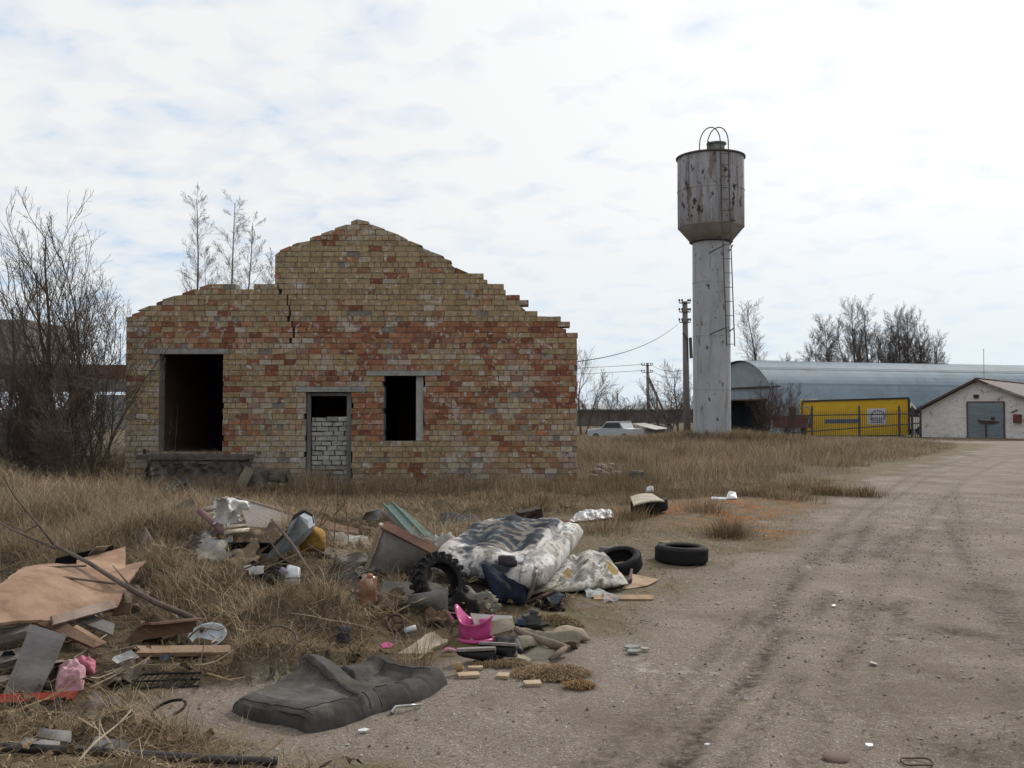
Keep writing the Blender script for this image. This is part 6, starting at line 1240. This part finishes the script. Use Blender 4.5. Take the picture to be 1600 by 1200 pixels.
# ------------------------------------------------------------------ dead grass, straw, gravel, litter
nr = np.random.default_rng(7)
occ = GRASS_OFF.copy()
def dil(a):
    b = a.copy()
    for dx_ in (-1, 0, 1):
        for dy_ in (-1, 0, 1): b = np.maximum(b, np.roll(np.roll(a, dx_, 0), dy_, 1))
    return b
occ = dil(occ); front = occ.copy()
for k in range(1, 9): front = np.maximum(front, np.roll(occ, -k, 1))       # ground just before an object keeps short grass
def look(a, x, y):
    i = np.clip(((x + 12) / .05).astype(int), 0, 419); j = np.clip(((y - 4) / .05).astype(int), 0, 359)
    ok = (x > -12) & (x < 9) & (y > 4) & (y < 22); return np.where(ok, a[i, j], 0)
def blades(x, y, z, az, ln, lean, curl, w, col, ns=4):
    N = len(x); V = np.zeros((N, ns + 1, 2, 3), np.float32); px, py, pz = x.copy(), y.copy(), z.copy()
    sx, sy = -np.sin(az), np.cos(az); z0 = z
    for i in range(ns + 1):
        t = i / ns; ww = w * (1 - .85 * t) * .5
        V[:, i, 0] = np.stack([px - sx * ww, py - sy * ww, pz], 1); V[:, i, 1] = np.stack([px + sx * ww, py + sy * ww, pz], 1)
        th = lean + curl * t; sl_ = ln / ns; px = px + np.sin(th) * np.cos(az) * sl_; py = py + np.sin(th) * np.sin(az) * sl_; pz = np.maximum(pz + np.cos(th) * sl_, z0 + .004)
    b = (np.arange(N) * (ns + 1) * 2)[:, None, None]; k = (np.arange(ns) * 2)[None, :, None]; F = b + k + np.array([0, 1, 3, 2])[None, None, :]
    return V.reshape(-1, 3), F.reshape(-1, 4), np.repeat(col, (ns + 1) * 2, 0)
PAL = np.array([(.37, .295, .205), (.27, .205, .135), (.19, .14, .092), (.36, .305, .24), (.12, .09, .062), (.46, .39, .295), (.25, .20, .165), (.115, .11, .05)])
def cols(N, wts, x, y, s=11):
    wts = np.array(wts, float); wts /= wts.sum(); c = PAL[nr.choice(len(PAL), N, p=wts)]; k = nr.uniform(.6, 1.2, N) * (.40 + .62 * fbm(x * .7, y * .7, s, 3) + .50 * fbm(x * 3.2, y * 3.2, s + 5, 2)); return c * k[:, None] * np.array([1.08, 1.02, .93])
BL = []
def zone(n, xr, yr, dens, ln, lean, curl, w, wts, tuft=.5, tr=.12, swirl=1.2, ns=4, use_occ=True, sc_=1.0, lmod=None):
    nt = max(1, int(n / 26)); tx_ = nr.uniform(*xr, nt); ty_ = nr.uniform(*yr, nt)
    k = nr.random(n) < tuft; ti = nr.integers(0, nt, n)
    ox, oy = nr.normal(0, tr, n), nr.normal(0, tr, n)
    x = np.where(k, tx_[ti] + ox, nr.uniform(*xr, n)); y = np.where(k, ty_[ti] + oy, nr.uniform(*yr, n))
    vis = np.abs(x) < (y * .56 + 1.2)
    keep = (nr.random(n) < dens(x, y)) & vis
    if use_occ: keep &= (look(occ, x, y) < .5) | (nr.random(n) < .07)
    x, y, k, ox, oy = x[keep], y[keep], k[keep], ox[keep], oy[keep]; N = len(x)
    fld = (fbm(x * .6, y * .6, 61, 3) - .5) * 2 * math.pi * 2.2
    az = np.where(k, np.arctan2(oy, ox) + nr.normal(0, .5, N), fld + nr.normal(0, swirl, N))
    l = nr.uniform(*ln, N) * (.55 + .9 * fbm(x * .8, y * .8, 71, 2))
    if lmod is not None: l = l * lmod(x, y)
    if use_occ: l = np.where(look(front, x, y) > .5, l * .6, l)
    z = H(x, y) + hummock(x, y, masks(x, y)[0]) - .01
    BL.append(blades(x, y, z, az, l, nr.uniform(*lean, N), nr.uniform(*curl, N), nr.uniform(*w, N) * np.clip(y / 9, .8, 6), cols(N, wts, x, y), ns))
def gd(x, y): return masks(x, y)[0]
thinz = lambda x, y: np.clip(gd(x, y), 0, 1)
W1 = [3, 3, 3, 3, 2.2, 1.2, 2, .7]
# near dump: matted, swirled
zone(170000, (-7.5, 3.2), (4.3, 10.5), lambda x, y: gd(x, y) * (.40 + .60 * ss(.36, .52, fbm(x * 1.3, y * 1.3, 81, 3))), (.06, .24), (.6, 1.45), (.4, 1.7), (.0028, .006), W1, .5, .12)
zone(70000, (-7.5, 2.0), (4.3, 10.8), lambda x, y: gd(x, y) * ss(.40, .52, fbm(x * 2.0, y * 2.0, 131, 3)), (.22, .54), (.1, .8), (1.0, 2.4), (.0024, .0055), W1, .8, .09)
zone(130000, (-10.5, 4.5), (10.5, 16), lambda x, y: gd(x, y) * (.35 + .65 * ss(-1.5, -4.0, x)), (.08, .24), (.3, 1.25), (.5, 1.6), (.0022, .0045), W1, .6, .13)
zone(36000, (-10.5, -3.6), (10.5, 15), lambda x, y: gd(x, y) * ss(.38, .54, fbm(x * 1.5, y * 1.5, 141, 3)), (.25, .55), (.05, .8), (.8, 2.3), (.002, .004), [3, 2, 1.4, 4, 1.6, 2, 2, .5], .7, .12)
W2 = [1.6, 3, 3.4, 1.3, 3.0, .5, 1.8, .7]
zone(130000, (-10, 9.5), (15.5, 23.5), lambda x, y: gd(x, y) * (~((y > 21.9) & (x > XL - .1) & (x < XR + .1))) * (.40 + .60 * ss(.4, .55, fbm(x * .8, y * .8, 91, 3))), (.06, .20), (.05, 1.0), (.3, 1.3), (.002, .004), W2, .5, .15)
zone(24000, (-7.5, 3.0), (18.8, 21.95), lambda x, y: gd(x, y) * ss(.45, .6, fbm(x * 1.2, y * 1.2, 151, 3)), (.22, .45), (.0, .4), (.2, .9), (.002, .003), W2, .6, .2)
# open field: tall pale straw
W3 = [3.4, 3, 1.6, 4, 1, 2.6, 2.8, .15]
W4 = [3, 3, 1.4, 3, .8, 3, 2, .2]
fieldlen = lambda x, y: (.30 + .55 * ss(0, 3.5, edge(y) - x)) * (.7 + .6 * fbm(x * .5, y * .5, 161, 3))
farlen = lambda x, y: .62 * (1 - .6 * ss(55, 59, y)) * (.30 + .70 * ss(0, 5, edge(np.minimum(y, 52)) - x))
zone(150000, (1.0, 26), (22, 40), lambda x, y: gd(x, y) * (~((y < 31.5) & (x < XR + .2))) * (.10 + .90 * ss(.40, .55, fbm(x * .7, y * .7, 171, 3))), (.25, .70), (.0, .6), (.3, 1.4), (.002, .004), W3, .35, .25, .8, 4, False, lmod=fieldlen)
zone(90000, (1.0, 34), (40, 60), lambda x, y: gd(x, y) * (np.hypot(x - tx, y - YT) > 1.0), (.25, .70), (.0, .55), (.3, 1.3), (.0016, .003), W3, .35, .4, .8, 3, False, lmod=farlen)
zone(46000, (-2, 40), (60, 100), lambda x, y: ((x < 19) | (y < 60.8)) * 1.0, (.14, .42), (.0, .5), (.2, 1.0), (.0016, .003), W4, .4, .5, .7, 3, False)
zone(26000, (4.5, 14), (41, 50), lambda x, y: 1.0 * (np.hypot(x - tx, y - YT) > .95) * (np.hypot(x - tx, y - YT) < 4.5), (.18, .42), (.3, 1.1), (.3, 1.4), (.0016, .003), [.2, 2, 4, .2, 8, .0, 1, 2], .5, .2, 1.2, 3, False)
zone(16000, (-18, -7), (17, 30), lambda x, y: 1.0 * ((x < XL - .2)), (.3, .8), (.0, .5), (.3, 1.2), (.004, .006), [1, 2, 4, 1, 5, .2, 1, .6], .5, .2, .9, 3, False)
# thick straw in the near left corner, and pale flattened stalks on top of everything
zone(64000, (-4.6, -.6), (4.0, 6.6), gd, (.06, .24), (.6, 1.5), (.4, 1.8), (.003, .0075), [3, 3, 4, 2, 4.5, 1.6, 2, .6], .6, .08)
zone(22000, (-9, -3), (9, 14), lambda x, y: gd(x, y) * ss(.4, .5, fbm(x * 1.7, y * 1.7, 181, 3)), (.3, .62), (.1, .9), (.8, 2.4), (.002, .0035), [3, 1, .5, 5, .8, 4, 1.5, .2], .85, .10)
zone(16000, (-7.5, 2.5), (4.3, 14), lambda x, y: gd(x, y) * .9, (.14, .40), (.9, 1.45), (.0, .6), (.0022, .0036), [4, 1, 0, 5, 0, 6, 1, 0], .2, .2)
zone(60000, (-3.9, -.5), (6.6, 9.8), lambda x, y: gd(x, y) * ss(.38, .5, fbm(x * 2.2, y * 2.2, 191, 3)), (.22, .50), (.2, 1.0), (1.0, 2.4), (.002, .0038), [3, 2.4, 2, 3, 2.4, 2.4, 1.6, .5], .85, .09)
zone(30000, (-1, 9), (6.8, 20), lambda x, y: masks(x, y)[1] * (1 - .8 * gd(x, y)) * ss(.42, .56, fbm(x * 2.4, y * 2.4, 211, 3)), (.02, .10), (.1, 1.1), (.2, 1.2), (.002, .004), [1.5, 3, 4, .8, 3, .4, 1.5, 4], .6, .08)
# tufts along the road and on the verge
for (a, b, n_, r_) in [(1138, 838, 900, .14), (1345, 775, 700, .2), (1290, 772, 700, .2), (830, 800, 900, .12), (845, 790, 700, .12), (1100, 800, 400, .2), (1180, 775, 700, .25), (1245, 765, 500, .3), (985, 812, 400, .15), (1235, 780, 500, .25), (945, 830, 500, .25), (650, 1040, 250, .1)]:
    p = P(a, b); N = n_; ox, oy = nr.normal(0, r_, N), nr.normal(0, r_, N); x, y = p.x + ox, p.y + oy
    BL.append(blades(x, y, H(x, y) - .01, np.arctan2(oy, ox) + nr.normal(0, .5, N), nr.uniform(.12, .34, N), nr.uniform(.05, .7, N), nr.uniform(.3, 1.3, N), nr.uniform(.003, .005, N) * p.y / 9, cols(N, W2, x, y), 4))
N = 900; x = nr.uniform(W(250, 707, YB).x, W(345, 707, YB).x, N); y = nr.uniform(YB - .35, YB + .3, N)
BL.append(blades(x, y, np.full(N, ztp + .05), nr.uniform(0, 6.28, N), nr.uniform(.06, .2, N), nr.uniform(.2, 1.3, N), nr.uniform(.2, 1.2, N), np.full(N, .006), cols(N, W2, x, y), 3))
# loose straw scattered on earth, verge and road edge
def strew(n, xr, yr, dens, ln, w, wts):
    x = nr.uniform(*xr, n); y = nr.uniform(*yr, n); k = (nr.random(n) < dens(x, y)) & (look(occ, x, y) < .5); x, y = x[k], y[k]; N = len(x)
    return blades(x, y, H(x, y) + nr.uniform(.004, .02, N), nr.uniform(0, 6.28, N), nr.uniform(*ln, N), nr.uniform(1.4, 1.62, N), nr.uniform(-.15, .25, N), nr.uniform(*w, N), cols(N, wts, x, y), 2)
ST = [strew(42000, (-6, 4), (4.4, 13), lambda x, y: np.clip(.9 * np.exp(-np.abs(edge(y) - x - .2) / .5) + .5 * masks(x, y)[1], 0, 1), (.03, .16), (.002, .004), W1),
      strew(26000, (0, 9), (8, 22), lambda x, y: masks(x, y)[1] * .8, (.04, .16), (.003, .006), W2)]
def emit(name, parts, label, kind='stuff'):
    V = np.vstack([p[0] for p in parts]); C = np.vstack([p[2] for p in parts]); o = 0; Fs = []
    for p in parts: Fs.append(p[1] + o); o += len(p[0])
    F = np.vstack(Fs).astype(np.int32)
    me = bpy.data.meshes.new(name); me.vertices.add(len(V)); me.vertices.foreach_set('co', V.astype(np.float32).ravel()); me.loops.add(F.size); me.loops.foreach_set('vertex_index', F.ravel()); me.polygons.add(len(F))
    me.polygons.foreach_set('loop_start', np.arange(0, F.size, 4, dtype=np.int32)); me.update(calc_edges=True)
    me.color_attributes.new('Col', 'FLOAT_COLOR', 'POINT').data.foreach_set('color', np.hstack([C, np.ones((len(C), 1))]).astype(np.float32).ravel())
    m = MATS.get('grass_blade')
    if not m:
        m = bpy.data.materials.new('grass_blade'); MATS['grass_blade'] = m; m.use_nodes = True; n, L = NT(m.node_tree); o_ = n('ShaderNodeOutputMaterial'); d = n('ShaderNodeBsdfDiffuse'); t = n('ShaderNodeBsdfTranslucent'); x = n('ShaderNodeMixShader', inp={0: .14}); a = n('ShaderNodeAttribute', attribute_name='Col')
        L(a.outputs[0], d.inputs[0]); L(a.outputs[0], t.inputs[0]); L(d.outputs[0], x.inputs[1]); L(t.outputs[0], x.inputs[2]); L(x.outputs[0], o_.inputs[0])
    me.materials.append(m); ob = bpy.data.objects.new(name, me); COL.objects.link(ob); tag(ob, label, None, None, kind); return ob
emit('dry_grass', BL, 'matted dead grass over the dump, the yard and the field')
emit('loose_straw', ST, 'loose straw stalks scattered along the verge')
def litter(name, n, size, pal, label, seed, dens, xr=(-6, 3.4), yr=(4.6, 15.5), thin=1.0, stick=False):
    r = np.random.default_rng(seed); x = r.uniform(*xr, n); y = r.uniform(*yr, n); k = (r.random(n) < dens(x, y)) & (np.abs(x) < y * .56 + .5); x, y = x[k], y[k]; mb = MB()
    for i in range(len(x)):
        c = Vector((x[i], y[i], float(H(x[i:i + 1], y[i:i + 1])[0]) + r.uniform(.02, .10))); a = r.uniform(0, 6.28); s = r.uniform(*size); col = tuple(np.array(pal[r.integers(len(pal))]) * r.uniform(.7, 1.2))
        if stick:
            d = Vector((math.cos(a), math.sin(a), r.uniform(-.1, .45))) * s; q = c - Vector((0, 0, .05)); b = Vector((r.normal(0, .06), r.normal(0, .06), r.normal(.03, .05))) * s
            mb.tube([q, q + d * .35 + b, q + d * .7 - b * .4, q + d], [.006, .005, .004, .0025], 4, False, col, smooth=2)
            for t in r.uniform(.3, .9, 2): e = q + d * t; f = (d.normalized() + Vector((r.normal(0, .6), r.normal(0, .6), r.uniform(0, .6)))) * s * .25; mb.tube([e, e + f], [.003, .0016], 3, False, col)
        else:
            kx, ky = r.integers(3, 6), r.integers(3, 5); w = s * r.uniform(.4, 1); pts = []; ph = r.uniform(0, 9, 3); til = r.uniform(-.5, .5, 2); ca, sa = math.cos(a), math.sin(a)
            for jy in range(ky):
                for jx in range(kx):
                    px_, py_ = (jx / (kx - 1) - .5) * s + r.normal(0, .05 * s), (jy / (ky - 1) - .5) * w + r.normal(0, .05 * s)
                    pts.append(c + Vector((px_ * ca - py_ * sa, px_ * sa + py_ * ca, px_ * til[0] + py_ * til[1] + .22 * s * math.sin(ph[0] + 6 * jx / kx) * math.cos(ph[1] + 5 * jy / ky))))
            mb.grid(pts, kx, ky, [col] * (kx * ky))
    o = mb.build(name, M('litter_' + name, (1, 1, 1), (.75, .75, .75), sc_=14, attr=True, bump=.2, spec=.15), off=False, fixn=False); tag(o, label, None, None, 'stuff')
dump = lambda x, y: gd(x, y) * np.clip(gauss(x, y, -1.6, 10.2, 1.6, 1.7) + .8 * gauss(x, y, -3.2, 7.2, 1.3, 1.6) + .55 * gauss(x, y, -.2, 9, 1.4, 1.2) + .4 * gauss(x, y, -2.2, 5.6, 1.2, .9) + .05, 0, 1)
litter('twig_litter', 620, (.12, .5), [(.12, .09, .075), (.09, .065, .05), (.17, .135, .11)], 'broken twigs strewn through the dump', 3, dump, stick=True)
litter('torn_scraps', 900, (.03, .20), [(.03, .028, .028), (.06, .05, .045), (.14, .11, .085), (.30, .27, .23), (.20, .17, .14), (.42, .41, .39), (.09, .06, .045), (.05, .055, .07)], 'small torn scraps of cloth, film and board in the dump', 4, dump)
litter('weed_stalks', 520, (.25, .75), [(.10, .07, .055), (.16, .12, .085)], 'thin dead weed stalks in the yard before the ruin', 8, lambda x, y: gd(x, y) * .6, (-7, 5), (12, 21), stick=True)
litter('straw_stalks', 620, (.14, .5), [(.42, .32, .18), (.33, .24, .14), (.46, .38, .26), (.20, .145, .10)], 'thick pale straw stalks tangled over the near heap', 13, lambda x, y: gd(x, y) * .8, (-5, 1.2), (4.3, 9.5), stick=True)
litter('dead_leaves', 700, (.025, .07), [(.10, .065, .04), (.16, .11, .065), (.06, .045, .035), (.22, .16, .10)], 'curled dead leaves and clods in the near straw', 14, lambda x, y: gd(x, y), (-4.5, .8), (4.2, 8.5))
def stones(name, n, xr, yr, dens, size, pal, label, seed):
    r = np.random.default_rng(seed); x = r.uniform(*xr, n); y = r.uniform(*yr, n) ; k = (r.random(n) < dens(x, y)) & (look(occ, x, y) < .5); x, y = x[k], y[k]; N = len(x)
    base = np.array([(1, 0, 0), (0, 1, 0), (-1, 0, 0), (0, -1, 0), (0, 0, .7), (0, 0, -.5)]); s = size[0] + (size[1] - size[0]) * r.random(N) ** 4
    V = base[None] * r.uniform(.6, 1.3, (N, 6, 1)) + r.normal(0, .12, (N, 6, 3)); a = r.uniform(0, 6.28, N); ca, sa = np.cos(a), np.sin(a)
    X = V[..., 0] * ca[:, None] - V[..., 1] * sa[:, None]; Y = V[..., 0] * sa[:, None] + V[..., 1] * ca[:, None]
    V = np.stack([X * s[:, None] + x[:, None], Y * s[:, None] * .8 + y[:, None], V[..., 2] * s[:, None] * .8 + (H(x, y) + s * .12)[:, None]], -1).reshape(-1, 3)
    t = np.array([(0, 1, 4), (1, 2, 4), (2, 3, 4), (3, 0, 4), (1, 0, 5), (2, 1, 5), (3, 2, 5), (0, 3, 5)]); F = (t[None] + (np.arange(N) * 6)[:, None, None]).reshape(-1, 3)
    C = np.repeat(np.array(pal)[r.integers(0, len(pal), N)] * r.uniform(.7, 1.2, (N, 1)), 6, 0)
    me = bpy.data.meshes.new(name); me.from_pydata(V.tolist(), [], F.tolist()); me.color_attributes.new('Col', 'FLOAT_COLOR', 'POINT').data.foreach_set('color', np.hstack([C, np.ones((len(C), 1))]).astype(np.float32).ravel())
    me.materials.append(M('stone', (1, 1, 1), (.8, .8, .8), sc_=40, attr=True, bump=.2)); ob = bpy.data.objects.new(name, me); COL.objects.link(ob); tag(ob, label, None, None, 'stuff')
rd = lambda x, y: (1 - masks(x, y)[0]) * (.25 + .75 * ss(.42, .6, fbm(x * 1.2, y * 1.2, 101, 3)))
stones('gravel', 110000, (-2.5, 12), (4.2, 20), lambda x, y: rd(x, y) * (x < y * .56 + .6), (.0028, .015), [(.24, .20, .17), (.33, .30, .27), (.12, .10, .085), (.44, .42, .40), (.20, .145, .115), (.19, .16, .135)], 'small loose stones over the gravel track', 3)
stones('white_crumbs', 4200, (-2, 11), (4.4, 17), lambda x, y: (1 - masks(x, y)[0]) * ss(.52, .66, fbm(x * .9, y * 1.2, 111, 3)), (.003, .018), [(.60, .59, .57), (.5, .48, .45), (.45, .40, .33)], 'white plaster crumbs strewn on the gravel track', 5)
stones('dark_clods', 700, (-2, 11), (4.4, 20), lambda x, y: rd(x, y), (.003, .016), [(.09, .06, .05), (.11, .08, .065), (.06, .05, .045)], 'dark earth clods on the gravel track', 6)
